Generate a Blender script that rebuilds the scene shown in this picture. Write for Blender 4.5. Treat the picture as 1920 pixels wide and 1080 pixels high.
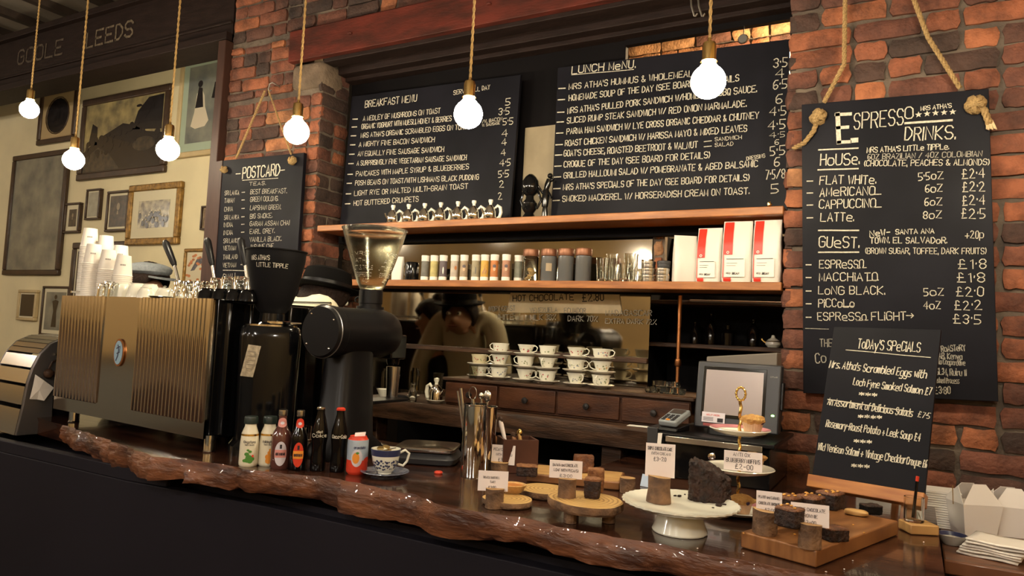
import bpy, math, random
from mathutils import Matrix, Vector
PI = math.pi
sc = bpy.context.scene
for o in list(bpy.data.objects): bpy.data.objects.remove(o)

# ------------------------------------------------------------------ camera
FPX = 1350.0; YAW, PIT, ROL = .5105, .0656, .0492; CZ = 1.5
def _cross(a, b): return (a[1]*b[2]-a[2]*b[1], a[2]*b[0]-a[0]*b[2], a[0]*b[1]-a[1]*b[0])
CF = (-math.sin(YAW)*math.cos(PIT), math.cos(YAW)*math.cos(PIT), math.sin(PIT))
_R0 = (math.cos(YAW), math.sin(YAW), 0); _U0 = _cross(_R0, CF)
CR = tuple(_R0[i]*math.cos(ROL)+_U0[i]*math.sin(ROL) for i in range(3))
CU = tuple(-_R0[i]*math.sin(ROL)+_U0[i]*math.cos(ROL) for i in range(3))
cam = bpy.data.objects.new('camera', bpy.data.cameras.new('camera'))
sc.collection.objects.link(cam)
cam.data.sensor_width = 36; cam.data.lens = FPX/1920*36; cam.data.clip_start = .05
cam.matrix_world = Matrix(((CR[0], CU[0], -CF[0], 0), (CR[1], CU[1], -CF[1], 0), (CR[2], CU[2], -CF[2], CZ), (0, 0, 0, 1)))
sc.camera = cam

# ------------------------------------------------------------------ world, exposure
w = bpy.data.worlds.new('world'); sc.world = w; w.use_nodes = True
w.node_tree.nodes['Background'].inputs[0].default_value = (1, .78, .55, 1)
w.node_tree.nodes['Background'].inputs[1].default_value = .012
sc.view_settings.view_transform = 'Standard'; sc.view_settings.look = 'None'
sc.view_settings.gamma = 1; sc.view_settings.use_curve_mapping = False
sc.view_settings.exposure = 2.1
BULB = 58.0      # radiance of the globe bulbs over the bar
FILL = 85.0      # radiance of the unseen fill lamps added behind the camera

# ------------------------------------------------------------------ measuring the photograph
def ray(px, py):
    a = (px-960)/FPX; b = -(py-540)/FPX
    return tuple(CF[i]+a*CR[i]+b*CU[i] for i in range(3))
def onP(px, py, p0, n):
    d = ray(px, py); o = (0, 0, CZ)
    t = sum((p0[i]-o[i])*n[i] for i in range(3))/sum(d[i]*n[i] for i in range(3))
    return tuple(o[i]+d[i]*t for i in range(3))
def onY(px, py, Y): return onP(px, py, (0, Y, 0), (0, 1, 0))
def onZ(px, py, Z): return onP(px, py, (0, 0, Z), (0, 0, 1))
def mpp(p):                                    # metres per photo pixel at a point
    return (p[0]*CF[0]+p[1]*CF[1]+(p[2]-CZ)*CF[2])/FPX

# ------------------------------------------------------------------ mesh helper
class MB:
    def __init__(s): s.v = []; s.f = []; s.m = []; s.t = []; s.tint = 0.5
    def add(s, vs, fs, m=0):
        b = len(s.v); s.v += [tuple(p) for p in vs]; s.t += [s.tint]*len(vs)
        for f in fs: s.f.append(tuple(b+i for i in f)); s.m.append(m)
        return s
    def box(s, cx, cy, cz, sx, sy, sz, rz=0, m=0, rx=0, ry=0):
        M = Matrix.Translation((cx, cy, cz)) @ Matrix.Rotation(rz, 4, 'Z') @ Matrix.Rotation(ry, 4, 'Y') @ Matrix.Rotation(rx, 4, 'X')
        vs = [M @ Vector((x*sx/2, y*sy/2, z*sz/2)) for x in (-1, 1) for y in (-1, 1) for z in (-1, 1)]
        return s.add(vs, [(0, 1, 3, 2), (4, 6, 7, 5), (0, 4, 5, 1), (2, 3, 7, 6), (0, 2, 6, 4), (1, 5, 7, 3)], m)
    def bb(s, x0, x1, y0, y1, z0, z1, m=0):
        return s.box((x0+x1)/2, (y0+y1)/2, (z0+z1)/2, x1-x0, y1-y0, z1-z0, 0, m)
    def lathe(s, prof, n=24, c=(0, 0, 0), m=0, M=None, sx=1, sy=1, wob=None):
        vs = []; fs = []
        for j, (r, z) in enumerate(prof):
            for i in range(n):
                a = 2*PI*i/n; rr = r*(wob(a, j) if wob else 1)
                vs.append(Vector((rr*math.cos(a)*sx, rr*math.sin(a)*sy, z)))
        k = len(prof)
        for j in range(k-1):
            for i in range(n):
                fs.append((j*n+i, j*n+(i+1) % n, (j+1)*n+(i+1) % n, (j+1)*n+i))
        if prof[0][0] > 1e-6: fs.append(tuple(range(n-1, -1, -1)))
        if prof[-1][0] > 1e-6: fs.append(tuple((k-1)*n+i for i in range(n)))
        if M is not None: vs = [M @ v for v in vs]
        vs = [(v[0]+c[0], v[1]+c[1], v[2]+c[2]) for v in vs]
        return s.add(vs, fs, m)
    def cyl(s, p, q, r, r2=None, n=14, m=0):
        return s.tube([p, q], [r, r if r2 is None else r2], n, m)
    def ball(s, c, r, n=14, m=0, sx=1, sy=1, sz=1, wob=None):
        k = max(6, n//2)
        return s.lathe([(r*math.sin(PI*j/k), -r*math.cos(PI*j/k)*sz) for j in range(k+1)], n, c, m, None, sx, sy, wob)
    def tube(s, pts, r, n=8, m=0, closed=False, flat=1.0):
        pts = [Vector(p) for p in pts]; k = len(pts)
        rs = r if isinstance(r, (list, tuple)) else [r]*k
        vs = []; fs = []; up = None
        for j in range(k):
            if closed: d = pts[(j+1) % k]-pts[j-1]
            else: d = pts[min(j+1, k-1)]-pts[max(j-1, 0)]
            d.normalize()
            if up is None:
                up = Vector((0, 0, 1)) if abs(d.z) < .9 else Vector((0, 1, 0))
            up = (up-d*up.dot(d)).normalized(); sd = d.cross(up)
            for i in range(n):
                a = 2*PI*i/n
                vs.append(pts[j]+up*math.cos(a)*rs[j]*flat+sd*math.sin(a)*rs[j])
        for j in range(k if closed else k-1):
            j2 = (j+1) % k
            for i in range(n):
                fs.append((j*n+i, j2*n+i, j2*n+(i+1) % n, j*n+(i+1) % n))
        if not closed: fs += [tuple(range(n)), tuple((k-1)*n+i for i in range(n-1, -1, -1))]
        return s.add(vs, fs, m)
    def ext(s, poly, axis, a, b, m=0):          # polygon in the plane across `axis`, extruded from a to b
        def P(u, v, t): return {'x': (t, u, v), 'y': (u, t, v), 'z': (u, v, t)}[axis]
        k = len(poly)
        vs = [P(u, v, a) for u, v in poly]+[P(u, v, b) for u, v in poly]
        fs = [tuple(range(k)), tuple(range(2*k-1, k-1, -1))]+[(i, i+k, (i+1) % k+k, (i+1) % k) for i in range(k)]
        return s.add(vs, fs, m)
    def blob(s, c, sx, sy, sz, seed=0, amp=.15, m=0, n=14, sq=1.0):   # irregular lump, resting flat at c.z
        rnd = random.Random(seed); ph = [rnd.uniform(0, 6) for _ in range(8)]
        vs = []; fs = []; k = 9
        def spow(v, e): return math.copysign(abs(v)**e, v)
        for j in range(k+1):
            t = PI*j/k-PI/2
            for i in range(n):
                a = 2*PI*i/n
                x = spow(math.cos(t), sq)*spow(math.cos(a), sq); y = spow(math.cos(t), sq)*spow(math.sin(a), sq); z = spow(math.sin(t), sq)
                d = 1+amp*(math.sin(3*a+ph[0]+2*t)*.5+math.sin(5*a+ph[1]-3*t)*.3+math.sin(2*a+ph[2]+5*t)*.4+rnd.uniform(-.3, .3))*math.cos(t)**.3
                vs.append((c[0]+x*d*sx/2, c[1]+y*d*sy/2, c[2]+sz/2+z*sz/2*(d if z > 0 else 1)))
        for j in range(k):
            for i in range(n): fs.append((j*n+i, j*n+(i+1) % n, (j+1)*n+(i+1) % n, (j+1)*n+i))
        return s.add(vs, fs, m)
    def build(s, name, mats, parent=None, smooth=True, bev=0, world=False, ang=38, solid=0, sub=0):
        me = bpy.data.meshes.new(name)
        vs = s.v
        if world and parent is not None:
            Mi = MATS[parent.name].inverted(); vs = [Mi @ Vector(p) for p in vs]
        me.from_pydata([tuple(p) for p in vs], [], s.f)
        if not isinstance(mats, (list, tuple)): mats = [mats]
        for q in mats: me.materials.append(q)
        if len(mats) > 1: me.polygons.foreach_set('material_index', s.m)
        at = me.attributes.new('tint', 'FLOAT', 'POINT'); at.data.foreach_set('value', s.t)
        me.update()
        if smooth: me.shade_smooth(); me.set_sharp_from_angle(angle=math.radians(ang))
        o = bpy.data.objects.new(name, me); sc.collection.objects.link(o)
        if parent is not None: o.parent = parent; MATS[o.name] = MATS[parent.name]
        else: MATS[o.name] = Matrix()
        if bev:
            b = o.modifiers.new('bevel', 'BEVEL'); b.width = bev; b.segments = 2; b.limit_method = 'ANGLE'; b.angle_limit = math.radians(50)
        if solid:
            b = o.modifiers.new('solidify', 'SOLIDIFY'); b.thickness = solid; b.offset = 0
        if sub:
            b = o.modifiers.new('subdivision', 'SUBSURF'); b.levels = sub; b.render_levels = sub
        return o
MATS = {}
def thing(name, label, cat, loc=(0, 0, 0), rz=0, group=None):
    o = bpy.data.objects.new(name, None); sc.collection.objects.link(o); o.empty_display_size = .02
    o.location = loc; o.rotation_euler = (0, 0, rz); MATS[o.name] = Matrix.Translation(loc) @ Matrix.Rotation(rz, 4, 'Z')
    o['label'] = label; o['category'] = cat
    if group: o['group'] = group
    return o
def tag(o, label, cat, group=None, kind=None):
    o['label'] = label; o['category'] = cat
    if group: o['group'] = group
    if kind: o['kind'] = kind
    return o
def struct(o): o['kind'] = 'structure'; return o
def lab(o, s): o['label'] = s; return o
def dup(root, loc, rz=0, label=None, group=None, scale=None):
    r = root.copy(); sc.collection.objects.link(r); r.location = loc; r.rotation_euler = (0, 0, rz)
    MATS[r.name] = Matrix.Translation(loc) @ Matrix.Rotation(rz, 4, 'Z')
    if scale: r.scale = scale
    if label: r['label'] = label
    if group: r['group'] = group
    for ch in list(root.children):
        c = ch.copy(); sc.collection.objects.link(c); c.parent = r; MATS[c.name] = MATS[r.name]
        for g in list(ch.children):
            d = g.copy(); sc.collection.objects.link(d); d.parent = c; MATS[d.name] = MATS[r.name]
    return r

# ------------------------------------------------------------------ materials
def mat(name, col, rough=.6, metal=0, spec=.5, var=0, vscale=20, bump=0, bscale=60, stretch=(1, 1, 1), col2=None, trans=0, ior=1.45,
        emit=None, estr=0, coat=0, rvar=0, tint=0, detail=5, contrast=(.35, .65), alpha=1):
    M = bpy.data.materials.new(name); M.use_nodes = True; nt = M.node_tree; N = nt.nodes; L = nt.links
    P = N['Principled BSDF']; c4 = (*col, 1)
    P.inputs['Base Color'].default_value = c4; P.inputs['Roughness'].default_value = rough
    P.inputs['Metallic'].default_value = metal; P.inputs['IOR'].default_value = ior
    P.inputs['Specular IOR Level'].default_value = spec
    P.inputs['Transmission Weight'].default_value = trans; P.inputs['Coat Weight'].default_value = coat
    if emit: P.inputs['Emission Color'].default_value = (*emit, 1); P.inputs['Emission Strength'].default_value = estr
    if col2 or var or bump or rvar or tint:
        tc = N.new('ShaderNodeTexCoord'); mp = N.new('ShaderNodeMapping'); mp.inputs['Scale'].default_value = stretch
        L.new(tc.outputs['Object'], mp.inputs['Vector'])
        nz = N.new('ShaderNodeTexNoise'); nz.inputs['Scale'].default_value = vscale; nz.inputs['Detail'].default_value = detail
        L.new(mp.outputs[0], nz.inputs['Vector'])
        rp = N.new('ShaderNodeValToRGB'); c2 = col2 or tuple(max(0, x*(1-var)) for x in col)
        rp.color_ramp.elements[0].position = contrast[0]; rp.color_ramp.elements[1].position = contrast[1]
        rp.color_ramp.elements[0].color = (*c2, 1); rp.color_ramp.elements[1].color = c4
        L.new(nz.outputs['Fac'], rp.inputs[0])
        if col2 or var: L.new(rp.outputs[0], P.inputs['Base Color'])
        if rvar:
            mr = N.new('ShaderNodeMapRange'); mr.inputs['To Min'].default_value = max(0, rough-rvar); mr.inputs['To Max'].default_value = rough+rvar
            L.new(nz.outputs['Fac'], mr.inputs[0]); L.new(mr.outputs[0], P.inputs['Roughness'])
        if bump:
            n2 = N.new('ShaderNodeTexNoise'); n2.inputs['Scale'].default_value = bscale; n2.inputs['Detail'].default_value = 6
            L.new(mp.outputs[0], n2.inputs['Vector'])
            bp = N.new('ShaderNodeBump'); bp.inputs['Strength'].default_value = bump; bp.inputs['Distance'].default_value = .01
            L.new(n2.outputs['Fac'], bp.inputs['Height']); L.new(bp.outputs[0], P.inputs['Normal'])
    return M
def brick_mat():
    M = bpy.data.materials.new('old_brick'); M.use_nodes = True; nt = M.node_tree; N = nt.nodes; L = nt.links
    P = N['Principled BSDF']; P.inputs['Roughness'].default_value = .82
    at = N.new('ShaderNodeAttribute'); at.attribute_name = 'tint'
    rp = N.new('ShaderNodeValToRGB'); e = rp.color_ramp.elements
    e[0].position = 0; e[0].color = (.055, .030, .022, 1); e[1].position = 1; e[1].color = (.44, .22, .10, 1)
    for p, c in ((.3, (.17, .058, .034, 1)), (.6, (.31, .098, .042, 1)), (.85, (.43, .155, .060, 1))):
        x = e.new(p); x.color = c
    L.new(at.outputs['Fac'], rp.inputs[0])
    tc = N.new('ShaderNodeTexCoord'); nz = N.new('ShaderNodeTexNoise'); nz.inputs['Scale'].default_value = 9; nz.inputs['Detail'].default_value = 9; nz.inputs['Roughness'].default_value = .65
    L.new(tc.outputs['Object'], nz.inputs['Vector'])
    r2 = N.new('ShaderNodeValToRGB'); r2.color_ramp.elements[0].position = .36; r2.color_ramp.elements[1].position = .62
    r2.color_ramp.elements[0].color = (.10, .075, .06, 1); r2.color_ramp.elements[1].color = (1, 1, 1, 1)
    L.new(nz.outputs['Fac'], r2.inputs[0])
    mx = N.new('ShaderNodeMix'); mx.data_type = 'RGBA'; mx.blend_type = 'MULTIPLY'; mx.inputs[0].default_value = .75
    L.new(rp.outputs[0], mx.inputs[6]); L.new(r2.outputs[0], mx.inputs[7]); L.new(mx.outputs[2], P.inputs['Base Color'])
    n2 = N.new('ShaderNodeTexNoise'); n2.inputs['Scale'].default_value = 70; n2.inputs['Detail'].default_value = 8
    L.new(tc.outputs['Object'], n2.inputs['Vector'])
    bp = N.new('ShaderNodeBump'); bp.inputs['Strength'].default_value = .6; bp.inputs['Distance'].default_value = .012
    L.new(n2.outputs['Fac'], bp.inputs['Height']); L.new(bp.outputs[0], P.inputs['Normal'])
    return M
m = {}
m['brick'] = brick_mat()
m['mortar'] = mat('mortar', (.15, .115, .085), .95, col2=(.055, .042, .035), vscale=6, bump=.8, bscale=40)
m['plaster'] = mat('cream_plaster', (.68, .59, .37), .75, var=.12, vscale=3, bump=.15, bscale=15)
m['ochre'] = mat('ochre_plaster', (.60, .40, .16), .8, col2=(.42, .28, .12), vscale=1.2)
m['wainscot'] = mat('grey_wainscot', (.21, .205, .175), .6, var=.2, vscale=2)
m['ceil'] = mat('ceiling_plaster', (.30, .25, .19), .85, var=.35, vscale=2)
m['joist'] = mat('dark_joist', (.05, .032, .022), .7, var=.4, vscale=10)
m['floor'] = mat('floor_boards', (.10, .06, .035), .5, var=.4, vscale=5, stretch=(1, 10, 1))
m['beam'] = mat('dark_stained_beam', (.020, .011, .009), .55, spec=.2, var=.4, vscale=8, stretch=(1, 6, 6), bump=.2)
m['oxide'] = mat('red_oxide_steel', (.115, .022, .014), .5, spec=.25, col2=(.045, .013, .009), vscale=5, stretch=(1, 4, 4), bump=.2, bscale=30)
m['lettering'] = mat('faded_paint', (.16, .12, .075), .8, var=.6, vscale=60)
m['post'] = mat('brown_painted_post', (.050, .020, .013), .5, var=.3, vscale=6, stretch=(6, 6, 1))
m['blackwall'] = mat('black_painted_board', (.004, .003, .0035), .6, spec=.12, var=.3, vscale=4)
m['chalkboard'] = mat('chalkboard_paint', (.0052, .0050, .0075), .5, spec=.12, col2=(.0095, .0092, .0135), vscale=3, rvar=.08, detail=3)
m['chalk'] = mat('chalk', (.62, .57, .46), .9, var=.35, vscale=120)
m['chalkdim'] = mat('smudged_chalk', (.40, .37, .31), .9, var=.45, vscale=90)
m['darkpaint'] = mat('dark_marker', (.02, .015, .01), .6)
m['shelf'] = mat('oiled_pine_shelf', (.36, .135, .035), .42, col2=(.22, .075, .020), vscale=7, stretch=(1, 9, 9), bump=.1)
m['slab'] = mat('varnished_slab_top', (.060, .022, .012), .16, col2=(.018, .008, .006), vscale=4, stretch=(1.5, 6, 6), coat=.35, bump=.04, bscale=12, rvar=.05)
m['edge'] = mat('live_edge_wood', (.20, .072, .030), .38, col2=(.05, .017, .010), vscale=5, stretch=(1, 5, 5), bump=.7, bscale=14, coat=.3)
m['charcoal'] = mat('charcoal_paint', (.0135, .0120, .0175), .6, spec=.15, var=.15, vscale=2)
m['oldwood'] = mat('worn_dark_wood', (.070, .034, .018), .5, spec=.3, col2=(.020, .010, .006), vscale=6, stretch=(1, 7, 7), bump=.3, bscale=30)
m['drawer'] = mat('drawer_front_wood', (.072, .027, .012), .4, spec=.3, col2=(.030, .011, .006), vscale=6, stretch=(1, 5, 5), bump=.2)
m['knob'] = mat('black_knob', (.012, .010, .010), .35)
def mirror_mat():
    M = mat('old_mirror', (.36, .32, .25), .05, metal=1, rvar=.03, vscale=2)
    return M
m['mirror'] = mirror_mat()
m['steel'] = mat('brushed_steel', (.60, .57, .52), .22, metal=1, rvar=.05, vscale=3)
m['panelsteel'] = mat('machine_steel', (.62, .57, .50), .13, metal=1, rvar=.03, vscale=2)
m['chrome'] = mat('chrome', (.78, .76, .72), .07, metal=1)
m['dullsteel'] = mat('satin_steel', (.36, .35, .33), .32, metal=1)
m['brass'] = mat('brass', (.75, .52, .20), .2, metal=1)
m['copper'] = mat('copper_pipe', (.55, .24, .10), .3, metal=1)
m['blackgloss'] = mat('black_gloss', (.004, .004, .0045), .12, spec=.45)
m['blacksatin'] = mat('black_satin', (.0045, .004, .0045), .36, spec=.28)
m['blackmatt'] = mat('black_matt', (.005, .0045, .005), .6, spec=.15)
m['rubber'] = mat('black_rubber', (.012, .012, .012), .7)
m['rope'] = mat('hemp_rope', (.42, .27, .11), .85, var=.4, vscale=150, bump=.6, bscale=250)
m['cord'] = mat('twisted_gold_cord', (.44, .27, .09), .6, var=.3, vscale=300)
m['bulb'] = mat('lit_bulb', (1, .9, .6), .3, emit=(1, .86, .61), estr=BULB)
m['fillbulb'] = mat('fill_bulb', (1, .9, .6), .3, emit=(1, .92, .80), estr=FILL)
m['glass'] = mat('clear_glass', (.95, .97, .95), .02, trans=1, ior=1.45)
m['frost'] = mat('tinted_plastic', (.80, .80, .68), .12, trans=1, ior=1.3)
m['darkglass'] = mat('cola_filled_glass', (.004, .003, .003), .08, spec=.4)
m['pinkglass'] = mat('lemonade_filled_glass', (.10, .035, .028), .06, coat=.5)
m['white'] = mat('white_porcelain', (.76, .74, .63), .18, coat=.3)
m['paper'] = mat('white_paper', (.76, .71, .64), .75)
m['card'] = mat('price_card', (.80, .71, .68), .7)
m['ink'] = mat('black_ink', (.02, .015, .02), .7)
m['milk'] = mat('milk_bottle', (.72, .66, .50), .25, coat=.3)
m['milkcap'] = mat('dark_green_cap', (.012, .022, .018), .35)
m['green'] = mat('leaf_green', (.07, .22, .03), .6)
m['orange'] = mat('orange_ink', (.75, .27, .03), .5)
m['red'] = mat('label_red', (.62, .045, .018), .4)
m['redbag'] = mat('bag_red', (.55, .03, .015), .35)
m['bag'] = mat('white_bag', (.64, .60, .54), .4, bump=.35, bscale=16)
m['pink'] = mat('label_pink', (.62, .25, .22), .5)
m['lilac'] = mat('label_lilac', (.60, .55, .60), .5)
m['blue'] = mat('willow_blue', (.03, .035, .09), .3)
m['skyblue'] = mat('badge_blue', (.28, .42, .52), .35)
m['canblue'] = mat('can_pale_blue', (.42, .50, .60), .3, metal=.3)
m['tartcrust'] = mat('pastry', (.62, .36, .13), .7, bump=.4, var=.3, vscale=60)
m['jam'] = mat('tart_filling', (.55, .20, .04), .4, var=.3, vscale=80)
m['choc'] = mat('chocolate_cake', (.042, .017, .010), .6, col2=(.012, .006, .005), vscale=50, bump=1, bscale=90)
m['brownie'] = mat('brownie_top', (.22, .085, .035), .5, col2=(.09, .034, .016), vscale=45, bump=1, bscale=80)
m['nut'] = mat('caramel_nut', (.65, .33, .07), .35)
m['muffin'] = mat('muffin_crumb', (.60, .36, .11), .75, col2=(.45, .22, .06), vscale=60, bump=1, bscale=120)
m['case'] = mat('muffin_case', (.62, .40, .24), .6, var=.2, vscale=40)
m['berry'] = mat('blueberry', (.03, .012, .04), .4)
m['loaf'] = mat('loaf_cake', (.30, .13, .045), .7, col2=(.16, .06, .025), vscale=60, bump=.8, bscale=100)
m['bark'] = mat('log_bark', (.24, .13, .065), .8, col2=(.09, .05, .03), vscale=25, bump=1, bscale=50)
m['logend'] = mat('cut_log_wood', (.50, .32, .13), .6, col2=(.36, .20, .08), vscale=30)
m['board'] = mat('pale_serving_board', (.55, .33, .12), .5, col2=(.38, .20, .07), vscale=7, stretch=(1, 6, 1))
m['boarddark'] = mat('brown_serving_board', (.30, .13, .045), .35, col2=(.17, .065, .022), vscale=7, stretch=(1, 6, 1), coat=.1)
m['easel'] = mat('easel_wood', (.46, .19, .05), .4, col2=(.29, .10, .028), vscale=6, stretch=(1, 1, 8))
m['frame'] = mat('dark_frame', (.055, .030, .016), .4, var=.4, vscale=15)
m['gilt'] = mat('gilt_frame', (.36, .20, .05), .35, metal=.4, var=.6, vscale=30, bump=.5, bscale=60)
m['palewood'] = mat('pale_frame', (.50, .38, .20), .5, var=.15, vscale=10)
m['mount'] = mat('picture_mount', (.58, .52, .36), .7)
m['greenmount'] = mat('green_mount', (.30, .36, .27), .7)
m['skin'] = mat('skin', (.50, .27, .17), .5)
m['hair'] = mat('dark_brown_hair', (.018, .009, .006), .7, spec=.2, var=.4, vscale=80, bump=.8, bscale=90)
m['felt'] = mat('black_felt', (.004, .0035, .0035), .95, spec=.1)
m['shirt'] = mat('white_shirt', (.68, .62, .46), .8)
m['darkcloth'] = mat('dark_cloth', (.010, .009, .010), .9, spec=.1)
m['greycap'] = mat('grey_tweed', (.17, .185, .20), .85, var=.25, vscale=90)
m['denim'] = mat('dark_denim', (.02, .025, .04), .85)
m['screen'] = mat('till_screen', (.20, .165, .15), .30, metal=.75)
m['grey'] = mat('grey_plastic', (.030, .030, .034), .4)
m['darkgrey'] = mat('dark_grey_plastic', (.035, .034, .036), .38)
m['greenled'] = mat('green_led', (.1, .6, .1), .3, emit=(.25, 1, .12), estr=3)
m['keygrey'] = mat('card_reader_grey', (.22, .24, .25), .4)
m['terra'] = mat('dark_box_wood', (.085, .030, .018), .45, var=.3, vscale=10)
m['gold'] = mat('gilded_metal', (.72, .50, .17), .22, metal=1)
m['coin'] = mat('coin_brass', (.62, .45, .18), .3, metal=1)
m['boxcard'] = mat('takeaway_card', (.78, .74, .70), .6)
m['lidcopper'] = mat('copper_lid', (.20, .085, .045), .4, metal=.5)
m['cupprint'] = mat('cup_print_grey', (.25, .22, .20), .7)
for nm, c in dict(t0=(.16, .15, .13), t1=(.50, .42, .16), t2=(.12, .09, .10), t3=(.50, .42, .34), t4=(.38, .27, .17), t5=(.33, .28, .18), t6=(.62, .36, .06), t7=(.50, .17, .04), t8=(.42, .20, .12), t9=(.20, .20, .15)).items():
    m[nm] = mat('tube_print_'+{'t0': 'slate', 't1': 'straw', 't2': 'plum', 't3': 'cream', 't4': 'tan', 't5': 'sand', 't6': 'yellow', 't7': 'orange', 't8': 'rose', 't9': 'olive'}[nm], c, .5, var=.3, vscale=40)

def rough(o, size, strength, sub=2):
    s = o.modifiers.new('subdivision', 'SUBSURF'); s.subdivision_type = 'SIMPLE'; s.levels = s.render_levels = sub
    t = bpy.data.textures.new('clouds', 'CLOUDS'); t.noise_scale = size; t.noise_depth = 3
    d = o.modifiers.new('displace', 'DISPLACE'); d.texture = t; d.strength = strength; d.mid_level = .5; return o
# ------------------------------------------------------------------ hand lettering (stroke alphabet, cap height 6 units, baseline at 2)
GL = {'A': '02 28 42|14 34', 'B': '02 08 38 47 46 35 05|35 44 43 32 02', 'C': '47 38 18 07 03 12 32 43', 'D': '02 08 28 46 44 22 02', 'E': '48 08 02 42|05 35',
 'F': '48 08 02|05 35', 'G': '47 38 18 07 03 12 32 43 45 25', 'H': '08 02|48 42|05 45', 'I': '08 02', 'J': '38 33 22 12 03', 'K': '08 02|48 05 42', 'L': '08 02 42',
 'M': '02 08 23 48 42', 'N': '02 08 42 48', 'O': '18 07 03 12 32 43 47 38 18', 'P': '02 08 38 47 46 35 05', 'Q': '18 07 03 12 32 43 47 38 18|24 42', 'R': '02 08 38 47 46 35 05|25 42',
 'S': '47 38 18 07 06 15 35 44 43 32 12 03', 'T': '08 48|28 22', 'U': '08 03 12 32 43 48', 'V': '08 22 48', 'W': '08 12 27 32 48', 'X': '08 42|48 02', 'Y': '08 25 48|25 22', 'Z': '08 48 02 42',
 '0': '18 07 03 12 22 33 37 28 18', '1': '07 18 12', '2': '07 18 28 37 36 02 42', '3': '07 18 28 37 36 25 15|25 34 33 22 12 03', '4': '32 38 04 44', '5': '38 08 05 25 34 33 22 02',
 '6': '38 18 06 03 12 22 33 34 25 15 04', '7': '08 38 12', '8': '15 06 07 18 28 37 36 25 15 04 03 12 22 33 34 25', '9': '36 25 15 06 07 18 28 37 32',
 '£': '37 28 18 16 13 02 42|05 35', '&': '42 07 18 28 27 03 12 22 44', '+': '04 44|26 22', '-': '05 35', '.': '02 03', '·': '05 06', ',': '03 01', "'": '08 06', '/': '02 38', '(': '18 06 04 12', ')': '08 16 14 02',
 '%': '02 48|07 18|33 42', '!': '08 04|02 03', '*': '04 46|06 44|27 23', '>': '05 65|47 65 43', ':': '03 04|06 07',
 'a': '46 16 05 03 12 32 43|46 42', 'b': '08 02 32 43 45 36 06', 'c': '45 36 16 05 03 12 42', 'd': '48 42 12 03 05 16 46', 'e': '04 44 45 36 16 05 03 12 42', 'f': '38 28 17 12|06 36', 'g': '42 12 03 05 16 46 41 30 00',
 'h': '08 02|05 26 36 45 42', 'i': '06 02|07 08', 'j': '16 11 00', 'k': '08 02|46 04 42', 'l': '08 03 12', 'm': '02 06 16 25 22|25 36 46 42', 'n': '02 06|05 26 36 45 42', 'o': '16 05 03 12 32 43 45 36 16',
 'p': '00 06 36 45 43 32 02', 'q': '40 46 16 05 03 12 42', 'r': '02 06|04 26 36', 's': '46 16 05 14 34 43 32 02', 't': '18 13 22 32|06 36', 'u': '06 03 12 32 43|46 42', 'v': '06 22 46', 'w': '06 12 25 32 46', 'x': '06 42|46 02',
 'y': '06 22|46 10', 'z': '06 46 02 42'}
GP = {k: [[(int(p[0]), int(p[1])-2) for p in st.split()] for st in g.split('|')] for k, g in GL.items()}
def text_strokes(s, rnd, slant=0, jit=.25, bounce=.25):
    out = []; x = 0
    for ch in s:
        if ch == ' ': x += 3; continue
        g = GP.get(ch)
        if g is None: x += 3; continue
        w = max(p[0] for st in g for p in st)
        dy = rnd.uniform(-bounce, bounce); sx = rnd.uniform(.9, 1.1)
        for st in g:
            out.append([(x+p[0]*sx+rnd.uniform(-jit, jit)*.6+slant*p[1], p[1]+dy+rnd.uniform(-jit, jit)*.6) for p in st])
        x += w*sx+1.5
    return out, max(1, x-1.5)
def write(mb, s, mp, x0, x1, h, thick=.13, seed=1, slant=0, mi=0, jit=.25, bounce=.25):
    """strokes of `s` between u=x0 and u=x1 (metres along the surface), cap height h, through mp(u, v)"""
    rnd = random.Random(sum(ord(c)*(i+7) for i, c in enumerate(s))+seed)
    st, W = text_strokes(s, rnd, slant, jit, bounce); k = (x1-x0)/W; kv = h/6.0; t = thick*h/2
    for pl in st:
        P = [(x0+a*k, b*kv) for a, b in pl]
        stroke(mb, P, mp, t, mi)
def stroke(mb, P, mp, t, mi=0):
    L = []; R = []
    n = len(P)
    for i in range(n):
        ax, ay = P[max(i-1, 0)]; bx, by = P[min(i+1, n-1)]
        dx, dy = bx-ax, by-ay; d = math.hypot(dx, dy) or 1; dx /= d; dy /= d
        ex = -dx*t*.6 if i == 0 else (dx*t*.6 if i == n-1 else 0); ey = -dy*t*.6 if i == 0 else (dy*t*.6 if i == n-1 else 0)
        L.append((P[i][0]-dy*t+ex, P[i][1]+dx*t+ey)); R.append((P[i][0]+dy*t+ex, P[i][1]-dx*t+ey))
    vs = [mp(*p) for p in L]+[mp(*p) for p in R]
    mb.add(vs, [(i, i+n, i+n+1, i+1) for i in range(n-1)], mi)
def plane_line(mb, s, a, b, hpx, p0, nrm, thick=.14, seed=1, slant=0, mi=0, jit=.25, bounce=.25):
    """writes s on the plane (p0, nrm) with its baseline from photo point a to photo point b"""
    A = Vector(onP(a[0], a[1], p0, nrm)); B = Vector(onP(b[0], b[1], p0, nrm)); n = Vector(nrm).normalized()
    if n.y > 0: n = -n
    u = (B-A); W = u.length; u.normalize(); v = n.cross(u); v = v if v.z > 0 else -v
    h = hpx*mpp((A+B)/2); A = A+n*.0012
    write(mb, s, lambda x, y: A+u*x+v*y, 0, W, h, thick, seed, slant, mi, jit, bounce)
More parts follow.
